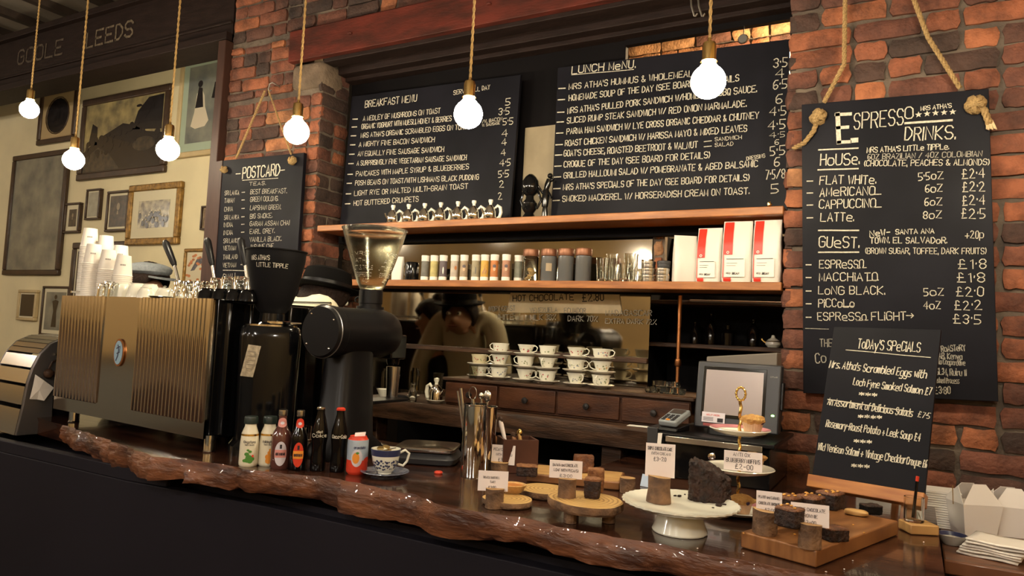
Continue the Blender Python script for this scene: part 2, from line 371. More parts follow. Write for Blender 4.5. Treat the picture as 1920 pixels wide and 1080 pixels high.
def plane_star(mb, c, rpx, p0, nrm):
    A = Vector(onP(c[0], c[1], p0, nrm)); n = Vector(nrm).normalized()
    if n.y > 0: n = -n
    A = A+n*.0012; u = Vector((1, 0, 0)); v = Vector((0, 0, 1)); r = rpx*mpp(A)
    mb.add([A]+[A+(u*math.sin(i*PI/5)+v*math.cos(i*PI/5))*r*(1 if i % 2 == 0 else .42) for i in range(10)], [(0, i+1, (i+1) % 10+1) for i in range(10)])
def plane_rule(mb, a, b, tpx, p0, nrm, mi=0):
    A = Vector(onP(a[0], a[1], p0, nrm)); B = Vector(onP(b[0], b[1], p0, nrm)); n = Vector(nrm).normalized()
    if n.y > 0: n = -n
    u = (B-A); W = u.length; u.normalize(); v = n.cross(u); A = A+n*.0012
    stroke(mb, [(0, 0), (W*.33, W*.002), (W*.66, -W*.002), (W, 0)], lambda x, y: A+u*x+v*y, tpx*mpp(A)/2, mi)
# ------------------------------------------------------------------ the room
BRK = 2.82; XJ = -2.82; XR = -.43; ZC = 1.06
rnd = random.Random(4)
def brick_face(mb, L, H, M, tint, rnd, prot=.03):
    nx = 5; nz = 3; vs = []; fs = []
    x0, x1, z0, z1 = L[0], L[1], H[0], H[1]
    off = rnd.uniform(-.005, .007); jx = lambda s: rnd.uniform(-s, s)
    for j in range(nz+1):
        for i in range(nx+1):
            e = (i in (0, nx)) or (j in (0, nz)); cnr = (i in (0, nx)) and (j in (0, nz))
            vs.append((x0+(x1-x0)*i/nx+jx(.004)+(.006 if cnr and i == 0 else -.006 if cnr else 0), -off+(.007 if e else 0)+jx(.0022), z0+(z1-z0)*j/nz+jx(.0032)))
    W = nx+1
    for j in range(nz):
        for i in range(nx): fs.append((j*W+i, j*W+i+1, (j+1)*W+i+1, (j+1)*W+i))
    per = [i for i in range(W)]+[j*W+nx for j in range(1, nz+1)]+[nz*W+i for i in range(nx-1, -1, -1)]+[j*W for j in range(nz-1, 0, -1)]
    b = len(vs)
    for p in per: vs.append((vs[p][0], prot, vs[p][2]))
    for k in range(len(per)):
        k2 = (k+1) % len(per); fs.append((per[k2], per[k], b+k, b+k2))
    mb.tint = tint; mb.add([M @ Vector(v) for v in vs], fs, 0); mb.tint = .5
def bricks(mb, u0, u1, z0, z1, M, rnd, dark=None, base=.5):
    """rough courses over local x u0..u1, z z0..z1, face at local y 0 looking to -y"""
    C = .075; row = int(z0/C); z = row*C
    while z < z1:
        za, zb = max(z, z0)+.005, min(z+C, z1)-.006
        if zb-za > .02:
            u = u0-(.0 if row % 2 else .11)-.225*0; first = True
            while u < u1:
                l = .225 if rnd.random() < .62 else .1125
                a, b = max(u, u0)+.005, min(u+l, u1)-.006
                if b-a > .03:
                    t = min(1, max(0, rnd.gauss(base, .22)))
                    if rnd.random() < .08: t = .05
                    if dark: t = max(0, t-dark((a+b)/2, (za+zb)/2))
                    zz = rnd.uniform(-.004, .004)
                    brick_face(mb, (a, b), (za+zz, zb+zz), M, t, rnd)
                u += l
        z += C; row += 1
I4 = Matrix.Identity(4)
def wallblock(name, parts_mortar, brickcalls, seed):
    r = random.Random(seed); b = MB()
    for bx in parts_mortar: b.bb(*bx, m=1)
    for c in brickcalls: bricks(b, *c[:4], c[4], r, *c[5:])
    return struct(b.build(name, [m['brick'], m['mortar']], None, ang=50))
T_ = Matrix.Translation
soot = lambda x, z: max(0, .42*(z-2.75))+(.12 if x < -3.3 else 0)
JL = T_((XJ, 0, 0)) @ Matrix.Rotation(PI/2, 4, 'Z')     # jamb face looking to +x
JR = T_((XR, 0, 0)) @ Matrix.Rotation(-PI/2, 4, 'Z')    # jamb face looking to -x
wallblock('wall_back', [(-3.585, XJ-.012, BRK+.016, 3.04, 0, 2.95), (-3.585, 1.6, BRK+.016, 3.04, 3.12, 3.9), (XR+.012, 1.6, BRK+.016, 3.04, 0, 3.12),
                        (-3.585, -3.05, BRK+.016, 3.04, 2.95, 3.12)],
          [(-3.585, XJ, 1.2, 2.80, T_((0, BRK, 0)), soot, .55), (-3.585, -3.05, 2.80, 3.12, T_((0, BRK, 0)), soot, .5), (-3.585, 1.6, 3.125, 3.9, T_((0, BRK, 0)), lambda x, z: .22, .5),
           (XR, 1.6, .9, 3.12, T_((0, BRK, 0)), lambda x, z: max(0, .25*(z-2.4)), .42),
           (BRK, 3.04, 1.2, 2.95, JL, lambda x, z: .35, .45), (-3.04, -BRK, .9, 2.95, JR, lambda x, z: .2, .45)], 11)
b = MB(); b.blob((-2.94, 2.90, 2.80), .25, .18, .15, 3, .03, 0, 20, .35)
struct(b.build('trim_1', mat('sandstone_pad', (.17, .12, .08), .9, var=.4, vscale=12, bump=.6)))
# lintel with its lower flange and the dark soffit over the opening
b = MB(); b.ext([(2.775, 2.95), (2.815, 2.95), (2.815, 3.10), (2.80, 3.13), (2.785, 3.13), (2.775, 3.12)], 'x', -3.05, -.25)
for x in (-2.6, -1.75, -.9): b.lathe([(0, -.008), (.012, -.006), (.014, .003)], 12, (x, 2.772, 3.04), 0, None)
struct(b.build('trim_2', m['oxide'], bev=.003))
b = MB(); b.bb(-2.82, -.43, 2.815, 2.90, 2.93, 2.99); b.bb(-2.82, -.43, 2.93, 2.99, 2.90, 2.96); b.bb(-2.82, -.43, 2.99, 3.06, 2.88, 3.1); b.bb(-2.82, -.43, 2.83, 3.06, 2.985, 3.1)
struct(b.build('trim_3', m['beam'], bev=.004))
b = MB(); b.bb(-2.82, -1.17, 3.05, 3.08, 2.02, 2.9); b.bb(-1.17, -.43, 3.04, 3.07, 2.852, 2.9)
struct(b.build('trim_4', m['blackwall']))
b = MB(); b.bb(-3.65, -3.585, 2.78, 2.98, 0, 3.17)
struct(b.build('trim_5', m['post'], bev=.004))
# white picture wall further back, its long dark beam with painted letters
b = MB(); b.bb(-9, -3.55, 3.3, 3.4, 0, 3.9); struct(b.build('wall_left_rear', m['plaster']))
b = MB(); b.bb(-10, -3.6, 2.83, 2.97, 3.18, 3.60); b.bb(-10, -3.6, 2.79, 3.01, 3.18, 3.23); b.bb(-10, -3.6, 2.79, 3.01, 3.585, 3.63); b.bb(-10, -3.6, 2.815, 2.84, 3.29, 3.305)
bm = tag(b.build('painted_beam', m['beam'], bev=.004), 'long dark beam with faded painted letters above the white picture wall', 'beam')
t = MB(); p0 = (0, 2.828, 0); nY = (0, 1, 0)
plane_line(t, 'GOOLE', (33, 121), (116, 101), 27, p0, nY, .16, 2, jit=.1, bounce=.1)
t.build('painted_lettering', mat('very_faded_paint', (.095, .068, .045), .8, var=.5, vscale=50), bm, smooth=False)
t = MB(); plane_line(t, 'LEEDS', (162, 90), (248, 67), 29, p0, nY, .16, 3, jit=.1, bounce=.1)
t.build('painted_lettering', m['lettering'], bm, smooth=False)
b = MB(); b.bb(-10, 1.8, -4.6, 6, 3.9, 4.0)
for x in (-7.3, -6.84, -6.36, -5.87, -5.40, -4.9, -4.4, -3.9, -3.4, -2.9): b.bb(x-.035, x+.035, -4.5, 5.9, 3.84, 3.9, m=1)
struct(b.build('ceiling', [m['ceil'], m['joist']], smooth=False))
b = MB(); b.bb(-10, 1.8, -4.6, 6, -.1, 0); struct(b.build('floor', m['floor']))
b = MB(); b.bb(-10, 1.8, -4.6, -4.5, 0, 3.9); struct(b.build('wall_front', m['ochre']))
b = MB(); b.bb(-10, 1.8, -4.5, -4.47, 0, .92); struct(b.build('wall_front_panelling', m['wainscot'])).name = 'trim_6'
b = MB(); b.bb(-10, 1.8, -4.5, -4.44, .92, 1.02); struct(b.build('trim_7', m['beam'], bev=.01))
b = MB(); b.bb(-9.5, -9.47, -4.45, 6, 0, .90); struct(b.build('trim_9', m['wainscot'])); b = MB(); b.bb(-9.5, -9.44, -4.4, 6, .90, 1.0); struct(b.build('trim_10', m['beam'], bev=.01))
b = MB(); b.bb(1.6, 1.7, -4.5, 6, 0, 3.9); struct(b.build('wall_right', m['ochre']))
b = MB(); b.bb(-9.6, -9.5, -4.5, 6, 0, 3.9); struct(b.build('wall_left', m['ochre']))
# the room seen over the lunch board
wallblock('wall_rear', [(-3.5, 1.6, 4.42, 4.6, 0, 3.9)], [(-1.9, 1.0, 2.55, 3.6, T_((0, 4.4, 0)), lambda x, z: -.15, .8)], 23)
b = MB(); b.bb(-3.5, -3.4, 3.1, 4.42, 0, 3.9); struct(b.build('wall_rear_side', m['blackwall']))
bulbr = MB(); bulbr.ball((0, 0, 0), .045, 14)
L = thing('wall_lamp', 'small lit lamp in the back room above the lunch board', 'lamp', (-.22, 4.02, 3.02))
bulbr.build('bulb', mat('bright_back_room_bulb', (1, .9, .6), .3, emit=(1, .78, .45), estr=900), L); k = MB(); k.cyl((0, .04, .03), (0, .38, .09), .014); k.lathe([(.05, 0), (.05, .02), (.02, .03)], 14, (0, 0, 0), 0, Matrix.Translation((0, .38, .09)) @ Matrix.Rotation(PI/2, 4, 'X')); k.build('bracket', m['brass'], L)
# pin and cord over the lunch board
b = MB(); b.lathe([(.018, 0), (.022, .006), (.018, .012), (.01, .012)], 14, (0, 0, 0), 0, T_((-.64, 3.03, 2.79)) @ Matrix.Rotation(PI/2, 4, 'X'))
b.cyl((-.64, 3.028, 2.81), (-.64, 3.05, 2.88), .002)
tag(b.build('hanging_hook', m['dullsteel']), 'small round metal hook on the bright brick above the lunch board', 'hook')

for x_ in (1302, 1316):
    q = Vector(onY(x_, 30, 2.80)); b = MB(); b.tube([q+Vector((-.02, .0, .10)), q+Vector((-.012, -.004, .04)), q, q+Vector((.006, -.006, -.004)), q+Vector((.012, -.004, .006))], .004, 6); tag(b.build('ceiling_hook', m['dullsteel']), 'thin steel hook under the lintel, %s of two left of the nearest globe lamp' % ('left' if x_ < 1310 else 'right'), 'hook', 'hooks under the lintel')
# bar mirror with lettering
b = MB(); b.bb(XJ+.01, -1.01, 3.052, 3.062, 1.19, 2.0)
mir = thing('bar_mirror', 'aged mirror between and below the two wooden shelves', 'mirror'); b.build('mirror_glass', m['mirror'], mir)
b = MB(); b.bb(XJ+.01, -1.01, 3.03, 3.052, 1.405, 1.43); b.build('rail', m['oldwood'], mir, bev=.003)
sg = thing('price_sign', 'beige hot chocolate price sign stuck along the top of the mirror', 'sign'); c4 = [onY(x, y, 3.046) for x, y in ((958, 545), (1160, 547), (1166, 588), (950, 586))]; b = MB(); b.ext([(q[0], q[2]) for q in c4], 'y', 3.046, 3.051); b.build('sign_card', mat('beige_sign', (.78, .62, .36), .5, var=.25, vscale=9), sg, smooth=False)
p0 = (0, 3.045, 0)
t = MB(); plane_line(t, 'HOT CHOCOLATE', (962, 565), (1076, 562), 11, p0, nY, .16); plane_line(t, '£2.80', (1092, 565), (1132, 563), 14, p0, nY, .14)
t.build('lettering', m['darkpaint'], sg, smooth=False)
p0 = (0, 3.0445, 0)
t = MB()
for s, a, c, h in (('IVORY COAST', (917, 584), (966, 582), 9), ('VENEZUELA', (994, 587), (1045, 585), 9), ('ECUADOR', (1058, 587), (1098, 587), 9), ('MADAGASCAR', (1136, 591), (1222, 592), 10),
                   ('WHITE', (930, 600), (963, 599), 10), ('MILK 38%', (994, 600), (1042, 600), 10), ('DARK 70%', (1065, 602), (1120, 603), 10), ('EXTRA DARK 72%', (1135, 606), (1231, 608), 9)):
    plane_line(t, s, a, c, h, p0, nY, .13)
t.build('lettering', m['chalkdim'], mir, smooth=False)
b = MB(); bricks(b, -1.005, -.955, 1.76, 2.0, T_((0, 3.045, 0)), random.Random(5), lambda x, z: -.3, .8); b.bb(-1.005, -.955, 3.055, 3.09, 1.75, 2.0, m=1)
struct(b.build('trim_8', [m['brick'], m['mortar']], ang=50))
b = MB(); p = onY(985, 240, 3.03); q = onY(1046, 398, 3.03); b.bb(p[0], q[0], 3.03, 3.048, 2.03, p[2])
tag(b.build('wall_panel', mat('beige_panel', (.30, .24, .15), .6, var=.2, vscale=8)), 'plain beige panel in the gap between the two menu boards', 'panel')

# shelves
def shelf(z, x0, label, lab2):
    t = thing('wall_shelf', label, 'shelf', (0, 0, 0), 0, None)
    b = MB(); b.bb(x0, XR, 2.81, 3.045, z-.032, z); b.build('shelf_board', m['shelf'], t, bev=.003)
    b = MB(); b.bb(XJ+.02, XR-.01, 3.0, 3.045, z-(.072 if z > 1.9 else .040), z-.033); b.build('batten', m['blackwall'], t)
    return t
Z1 = 2.033; Z2 = 1.746
shelf(Z1, XJ+.04, 'upper orange-brown wooden shelf carrying the two menu boards', 0)
shelf(Z2, XJ+.02, 'lower orange-brown wooden shelf carrying jars, tubes and coffee bags', 0)

# ------------------------------------------------------------------ chalkboards
def board_box(px, Y, thick):
    a = [onY(x, y, Y) for x, y in px]
    return a
def menu_board(name, label, corners, Y, thick, z0=None):
    t = thing(name, label, 'menu board', (0, 0, 0))
    c = [onY(x, y, Y) for x, y in corners]
    poly = [(p[0], p[2]) for p in c]
    if z0 is not None: poly = [(poly[0][0], poly[0][1]), (poly[1][0], poly[1][1]), (poly[2][0], z0), (poly[3][0], z0)]
    b = MB(); b.ext(poly, 'y', Y, Y+thick); b.build('board_panel', m['chalkboard'], t, smooth=False, bev=.0015)
    return t
YM = 2.965; P0 = (0, YM, 0)
bk = menu_board('breakfast_menu_board', 'black chalkboard headed breakfast menu standing on the upper shelf', [(660, 181), (976, 140), (956, 412), (637, 421)], YM, .018, Z1+.002)
lz = lambda x, y: (1000+x*.3518, 60+y*.3518); bz = lambda x, y: (600+x*.3519, 60+y*.3519)
t = MB(); d = MB()
plane_line(t, 'BREAKFAST MENU', bz(240, 402), bz(515, 370), 13, P0, nY, .13, jit=.3)
plane_line(t, 'SERVED ALL DAY', bz(712, 335), bz(905, 305), 8, P0, nY, .14)
BL = [('A MEDLEY OF MUSHROOMS ON TOAST', 230, 475, 640, 432, '5', 988, 390, 1012, 388), ('ORGANIC YOGHURT WITH MUESLI, HONEY & BERRIES', 222, 517, 700, 474, '3·5', 952, 442, 1008, 437),
      ("MRS ATHA'S ORGANIC SCRAMBLED EGGS ON TOAST", 218, 564, 800, 515, '5·5', 975, 495, 1027, 490), ('A MIGHTY FINE BACON SANDWICH', 208, 612, 610, 585, '4', 970, 557, 998, 553),
      ('AN EQUALLY FINE SAUSAGE SANDWICH', 202, 662, 660, 637, '4', 968, 607, 993, 603), ('A SURPRISINGLY FINE VEGETARIAN SAUSAGE SANDWICH', 197, 712, 780, 682, '4', 965, 662, 988, 658),
      ('PANCAKES WITH MAPLE SYRUP & BLUEBERRIES', 192, 769, 792, 730, '4·5', 957, 714, 1013, 710), ('POSH BEANS ON TOAST/WITH LISHMANS BLACK PUDDING', 188, 817, 845, 786, '5·5', 950, 775, 1005, 771),
      ('LIGHT RYE OR MALTED MULTI-GRAIN TOAST', 183, 873, 788, 834, '2', 957, 829, 980, 827), ('HOT BUTTERED CRUMPETS', 180, 926, 525, 902, '2', 950, 891, 970, 889)]
for i, (s, x0, y0, x1, y1, pr, a0, b0, a1, b1) in enumerate(BL):
    plane_line(t, s, bz(x0, y0), bz(x1, y1), 9.2, P0, nY, .14, i); plane_line(t, pr, bz(a0, b0), bz(a1, b1), 12.5, P0, nY, .12, i)
    dx = 175-40*i/9; plane_rule(t, bz(dx, y0-10), bz(dx+26, y0-11), 2, P0, nY)
plane_line(t, '/W. BACON', bz(865, 486), bz(970, 470), 6, P0, nY, .15); plane_line(t, 'W. SAUSAGE', bz(865, 504), bz(958, 492), 5, P0, nY, .15)
t.build('chalk_writing', m['chalk'], bk, smooth=False)
lm = menu_board('lunch_menu_board', 'large black chalkboard headed lunch menu on the upper shelf', [(1046, 127), (1481, 72.9), (1476, 398), (1033, 405)], YM, .018, Z1+.002)
t = MB(); plane_line(t, 'LUNCH MeNU.', lz(205, 222), lz(543, 190), 14, P0, nY, .14); plane_rule(t, lz(205, 229), lz(535, 200), 1.2, P0, nY)
LL = [("MRS ATHA'S HUMMUS & WHOLEMEAL PITTA.", 190, 308, 985, 222, '3·5', 1280, 190, 1350, 185), ('HOMEMADE SOUP OF THE DAY (SEE BOARD FOR DETAILS', 190, 368, 1095, 262, '4', 1290, 246, 1335, 242),
      ("MRS ATHA'S PULLED PORK SANDWICH W/HOMEMADE BBQ SAUCE.", 183, 435, 1190, 318, '6·5', 1280, 306, 1350, 300), ('SLICED RUMP STEAK SANDWICH W/ RED ONION MARMALADE.', 180, 487, 1135, 396, '6', 1292, 382, 1325, 380),
      ('PARMA HAM SANDWICH W/ LYE CROSS ORGANIC CHEDDAR & CHUTNEY', 178, 546, 1200, 460, '4·5', 1258, 448, 1345, 443), ('ROAST CHICKEN SANDWICH W/ HARISSA MAYO & MIXED LEAVES', 170, 608, 1138, 530, '4·5', 1250, 520, 1340, 515),
      ("GOAT'S CHEESE, ROASTED BEETROOT & WALNUT", 163, 663, 875, 617, '4·5', 1258, 563, 1338, 558), ('CROQUE OF THE DAY (SEE BOARD FOR DETAILS)', 163, 722, 940, 672, '5·5', 1262, 658, 1340, 652),
      ('GRILLED HALLOUMI SALAD W/ POMEGRANATE & AGED BALSAMIC', 163, 780, 1195, 718, '6', 1284, 718, 1312, 716), ("MRS ATHA'S SPECIALS OF THE DAY (SEE BOARD FOR DETAILS)", 160, 842, 1150, 792, '7·5/8', 1238, 785, 1340, 780),
      ('SMOKED MACKEREL W/ HORSERADISH CREAM ON TOAST.', 155, 905, 1150, 863, '5', 1268, 860, 1305, 858)]
for i, (s, x0, y0, x1, y1, pr, a0, b0, a1, b1) in enumerate(LL):
    plane_line(t, s, lz(x0, y0), lz(x1, y1), 11.5, P0, nY, .135, i); plane_line(t, pr, lz(a0, b0), lz(a1, b1), 17 if i not in (6,) else 10, P0, nY, .11, i)
    dx = 135-30*i/10; plane_rule(t, lz(dx, y0-6), lz(dx+36, y0-8), 2, P0, nY)
for s, a, c in (('SANDWICH', (968, 582), (1110, 570)), ('SALAD', (968, 612), (1065, 605)), ('DRESSING', (1138, 685), (1235, 668))): plane_line(t, s, lz(*a), lz(*c), 7, P0, nY, .14)
plane_rule(t, lz(910, 585), lz(950, 580), 1.5, P0, nY); plane_rule(t, lz(910, 612), lz(950, 608), 1.5, P0, nY); plane_line(t, '6', lz(1287, 600), lz(1308, 598), 9, P0, nY)
t.build('chalk_writing', m['chalk'], lm, smooth=False)

def rope(name, pts, r, parent, knots=()):
    b = MB(); P = [Vector(p) for p in pts]; Q = []
    for i in range(len(P)-1):
        n = max(2, int((P[i+1]-P[i]).length/.006))
        for j in range(n): Q.append(P[i].lerp(P[i+1], j/n))
    Q.append(P[-1]); n = len(Q)
    for s in range(3):
        pts = []
        for i, q in enumerate(Q):
            d = (Q[min(i+1, n-1)]-Q[max(i-1, 0)]).normalized(); u = d.cross(Vector((0, 1, 0.01))).normalized(); v = d.cross(u)
            a = i*.75+s*2*PI/3; pts.append(q+(u*math.cos(a)+v*math.sin(a))*r*.55)
        b.tube(pts, r*.62, 6)
    return b.build(name, m['rope'], parent, world=True)
def knot(c, r, parent, seed=0):
    b = MB(); R = random.Random(seed); c = Vector(c)
    for k in range(4):
        ax = Vector((R.uniform(-1, 1), R.uniform(-.4, .4), R.uniform(-1, 1))).normalized(); u = ax.cross(Vector((0, 1, .2))).normalized(); v = ax.cross(u)
        b.tube([c+(u*math.cos(a)+v*math.sin(a))*r*.72+ax*math.sin(2*a)*r*.3 for a in [i*2*PI/14 for i in range(14)]], r*.34, 6, 0, True)
    b.ball(c, r*.6, 10)
    return b.build('knot', m['rope'], parent, world=True)
# espresso board
YE = 2.775; P0 = (0, YE, 0)
eb = menu_board('espresso_drinks_board', 'tall black chalkboard of espresso drinks roped to the brick pier', [(1503, 196), (1854, 166), (1872, 753), (1506, 737)], YE, .022)
t = MB(); ez = lambda x, y: (1460+x*.3427, 150+y*.3427); fz = lambda x, y: (1460+x*.4352, 480+y*.4352)
for a, c, w_ in ((ez(322, 184), ez(330, 345), 8), (ez(312, 190), ez(395, 186), 6), (ez(318, 262), ez(380, 258), 6), (ez(324, 341), ez(393, 338), 6), (ez(402, 331), ez(427, 329), 9)):
    plane_rule(t, a, c, w_, P0, nY)
plane_line(t, 'SPRESS', ez(412, 268), ez(680, 248), 30, P0, nY, .07, jit=.1); plane_line(t, 'O', ez(692, 212), ez(735, 207), 21, P0, nY, .1)
plane_line(t, "MRS ATHA'S", ez(778, 168), ez(945, 150), 8, P0, nY, .17)
for x, y in ((765, 202), (812, 197), (858, 193), (905, 190), (952, 187)): plane_star(t, ez(x, y-12), 6, P0, nY)
plane_rule(t, ez(692, 237), ez(948, 220), 4, P0, nY); plane_line(t, 'DRINKS.', ez(690, 330), ez(965, 323), 25, P0, nY, .09, jit=.12)
for a, c in (((218, 383), (435, 373)), ((215, 492), (435, 485)), ((218, 823), (438, 823)), ((218, 943), (438, 942))): plane_rule(t, ez(*a), ez(*c), 2.5, P0, nY)
plane_line(t, 'HoUSe.', ez(228, 467), ez(440, 460), 21, P0, nY, .1); plane_line(t, 'GUeST.', ez(220, 915), ez(438, 918), 20, P0, nY, .1)
plane_line(t, "MRS ATHA'S LITTLe TiPPLe.", ez(483, 398), ez(930, 378), 10, P0, nY, .15)
plane_line(t, '(CHOCOLATE, PEACHES & ALMONDS)', ez(468, 472), ez(1150, 465), 11, P0, nY, .13)
plane_line(t, 'NeW-', ez(500, 858), ez(610, 848), 11, P0, nY, .16); plane_line(t, 'SANTA ANA', ez(640, 845), ez(850, 838), 9, P0, nY, .17); plane_line(t, 'TOWN. EL SALVADoR.', ez(500, 893), ez(920, 893), 11, P0, nY, .15)
plane_line(t, '(BROWN SUGAR, TOFFEE, DARK FRUITS)', ez(475, 950), ez(1135, 952), 11, P0, nY, .12); plane_line(t, '+20p', ez(1020, 865), ez(1120, 865), 14, P0, nY, .1)
for i, (s, x0, y0, x1, y1, oz, o0, p0_, o1, p1_, pr, q0, r0, q1, r1) in enumerate([
    ('FLAT WHITe.', 225, 572, 530, 567, '5·5oZ', 765, 550, 900, 540, '£2·4', 1003, 541, 1125, 533), ('AMeRICANO', 225, 637, 525, 628, '6oZ', 803, 615, 895, 610, '£2·2', 1005, 612, 1128, 608),
    ('CAPPUCCINO', 222, 703, 530, 697, '6oZ', 800, 690, 893, 685, '£2·4', 1005, 685, 1127, 680), ('LATTe.', 230, 773, 410, 771, '8oZ', 792, 760, 890, 757, '£2·5', 1000, 757, 1128, 755)]):
    plane_line(t, s, ez(x0, y0), ez(x1, y1), 16, P0, nY, .11, i); plane_line(t, oz, ez(o0, p0_), ez(o1, p1_), 14, P0, nY, .12, i); plane_line(t, pr, ez(q0, r0), ez(q1, r1), 18, P0, nY, .1, i)
    plane_rule(t, ez(155, y0-18), ez(187, y0-19), 2, P0, nY)
plane_rule(t, ez(500, 627), ez(560, 625), 1.6, P0, nY); plane_rule(t, ez(505, 697), ez(562, 695), 1.6, P0, nY)
for i, (s, a, c, oz, e1, e2, pr, q, r) in enumerate([('ESPReSSO', (176, 52), (365, 52), None, 0, 0, '£1·8', (772, 54), (893, 54)), ('MACCHiATO', (176, 107), (425, 108), None, 0, 0, '£1·8', (768, 112), (887, 111)),
    ('LoNG BLACK.', (172, 165), (457, 165), '5oZ', (625, 170), (710, 170), '£2·0', (765, 173), (882, 173)), ('PiCCoLo', (172, 220), (325, 220), '4oZ', (625, 228), (697, 229), '£2·2', (758, 232), (876, 232)),
    ('ESPReSSo FLiGHT', (168, 278), (548, 276), None, 0, 0, '£3·5', (752, 289), (870, 292))]):
    plane_line(t, s, fz(*a), fz(*c), 15, P0, nY, .11, i); plane_line(t, pr, fz(*q), fz(*r), 17, P0, nY, .1, i)
    if oz: plane_line(t, oz, fz(*e1), fz(*e2), 14, P0, nY, .12, i)
    plane_rule(t, fz(118, a[1]-14), fz(140, a[1]-14), 2, P0, nY)
plane_line(t, '>', fz(550, 272), fz(582, 272), 12, P0, nY, .12)
for a, c in (((330, 53), (378, 50)), ((385, 106), (430, 104)), ((275, 218), (325, 216)), ((335, 278), (385, 276))): plane_rule(t, fz(*a), fz(*c), 1.5, P0, nY)
t.build('chalk_writing', m['chalk'], eb, smooth=False)
t = MB()
plane_line(t, '6OZ BRAZILIAN / 4OZ COLOMBIAN', ez(487, 435), ez(1112, 418), 10, P0, nY, .15)
plane_rule(t, fz(115, 312), fz(215, 315), 1.2, P0, nY)
plane_line(t, 'THE', fz(178, 390), fz(232, 391), 14, P0, nY, .1); plane_line(t, 'Co', fz(160, 460), fz(205, 459), 18, P0, nY, .1)
for s, a, c, h in (('RoASTeRY', (702, 412), (805, 408), 11), ('AB, Kenya', (690, 442), (790, 446), 11), ('la Cooperative', (690, 466), (803, 472), 10), ('SL34, Ruiru 11', (680, 510), (808, 516), 12), ('Washed Process', (668, 545), (778, 550), 10), ('£3·80', (672, 592), (740, 594), 13)):
    plane_line(t, s, fz(*a), fz(*c), h, P0, nY, .13)
t.build('chalk_writing', m['chalkdim'], eb, smooth=False)
def tuck(px, py, Y): return onY(px, py, Y)
k1 = onY(1534, 219, 2.762); k2 = onY(1829, 196, 2.762)
rope('rope', [(-.23, 2.765, 2.95), onY(1583, 120, 2.768), onY(1545, 192, 2.77)], .0075, eb)
rope('rope', [(-.08, 2.765, 2.95), onY(1740, 70, 2.768), onY(1800, 165, 2.77)], .0075, eb)
rope('rope', [k1, onY(1526, 245, 2.76), onY(1508, 268, 2.765), onY(1488, 278, 2.80)], .008, eb)
rope('rope', [k2, onY(1845, 205, 2.755), onY(1855, 232, 2.76)], .010, eb)
knot(k1, .030, eb, 1); knot(k2, .032, eb, 2)
b = MB()
q = Vector(onY(1855, 232, 2.76))
for i in range(9): b.tube([q+Vector((.002*(i-4), 0, .012)), q+Vector((.0035*(i-4)+.006, -.003, -.018-.002*(i % 3)))], .0016, 5)
b.build('frayed_end', mat('frayed_rope', (.62, .46, .26), .8), eb, world=True)
# postcard teas board
YP = 2.775; P0 = (0, YP, 0)
pb = menu_board('tea_board', 'narrow black chalkboard headed postcard teas hanging on the left brick pier', [(417, 301), (570, 286), (553, 552), (398, 560)], YP, .022)
t = MB(); pz = lambda x, y: (400+x*.3704, 140+y*.3704)
plane_line(t, 'POSTCARD', pz(148, 526), pz(335, 508), 21, P0, nY, .12, jit=.12); plane_rule(t, pz(148, 535), pz(328, 524), 1, P0, nY); plane_rule(t, pz(115, 503), pz(138, 501), 1.5, P0, nY); plane_rule(t, pz(340, 485), pz(362, 482), 1.5, P0, nY)
t.build('chalk_writing', m['chalk'], pb, smooth=False)
t = MB(); plane_line(t, 'TEAS.', pz(182, 562), pz(265, 558), 6.5, P0, nY, .16)
for i, (s, s2, y, e) in enumerate([('SRI LANKA', 'BEST BREAKFAST.', 608, 372), ('TAIWAN', 'GREEN OOLONG.', 647, 328), ('CHINA', 'LAPSHAN GREEN.', 690, 342), ('SRI LANKA', 'BIG SMOKE.', 732, 298), ('INDIA', 'GARAM ASSAM CHAI', 770, 385), ('INDIA', 'EARL GREY.', 810, 310),
                                ('SRI LANKA', 'VANILLA BLACK.', 850, 345), ('VIETNAM', 'JASMINE CHE.', 888, 308), ('THAILAND', '', 932, 0), ('VIETNAM', 'RED', 974, 230)]):
    plane_line(t, s, pz(58-i, y+2), pz(58+8*len(s), y), 8.2, P0, nY, .14, i); plane_rule(t, pz(145-i*.6, y-12), pz(160-i*.6, y-13), 1.6, P0, nY)
    if s2: plane_line(t, s2, pz(188-i*.6, y-4), pz(e, y-9), 8.6, P0, nY, .14, i)
plane_rule(t, pz(50, 990), pz(200, 993), 1.5, P0, nY); plane_line(t, 'SMALL', pz(50, 1042), pz(120, 1036), 12, P0, nY, .12); plane_line(t, '£2·5', pz(133, 1058), pz(195, 1054), 13, P0, nY, .1); plane_line(t, 'POT', pz(66, 1085), pz(122, 1082), 10, P0, nY, .12)
t.build('chalk_writing', m['chalkdim'], pb, smooth=False)
b = MB(); c = [onY(x, y, YP-.004) for x, y in ((405, 303), (417, 301), (399, 560), (384, 562))]; b.ext([(c[0][0], c[0][2]), (c[1][0], c[1][2]), (c[2][0], c[2][2]), (c[3][0], c[3][2])], 'y', YP-.004, YP+.02); b.build('side_moulding', m['post'], pb)
hk = onY(507, 165, 2.76)
rope('rope', [onY(443, 296, 2.765), onY(497, 170, 2.765)], .006, pb); rope('rope', [onY(503, 168, 2.765), onY(546, 290, 2.765)], .0045, pb)
knot(onY(420, 318, 2.762), .022, pb, 5); knot(onY(548, 301, 2.762), .024, pb, 6)
b = MB(); h = Vector(hk); b.tube([h+Vector((.02, .05, .02)), h+Vector((.012, .0, .03)), h+Vector((0, -.008, .02)), h+Vector((-.003, -.01, -.01)), h+Vector((.004, -.004, -.02)), h+Vector((.012, 0, -.012))], .004, 8)
tag(b.build('wall_hook', m['dullsteel']), 'bent metal hook in the brick above the teas board', 'hook')

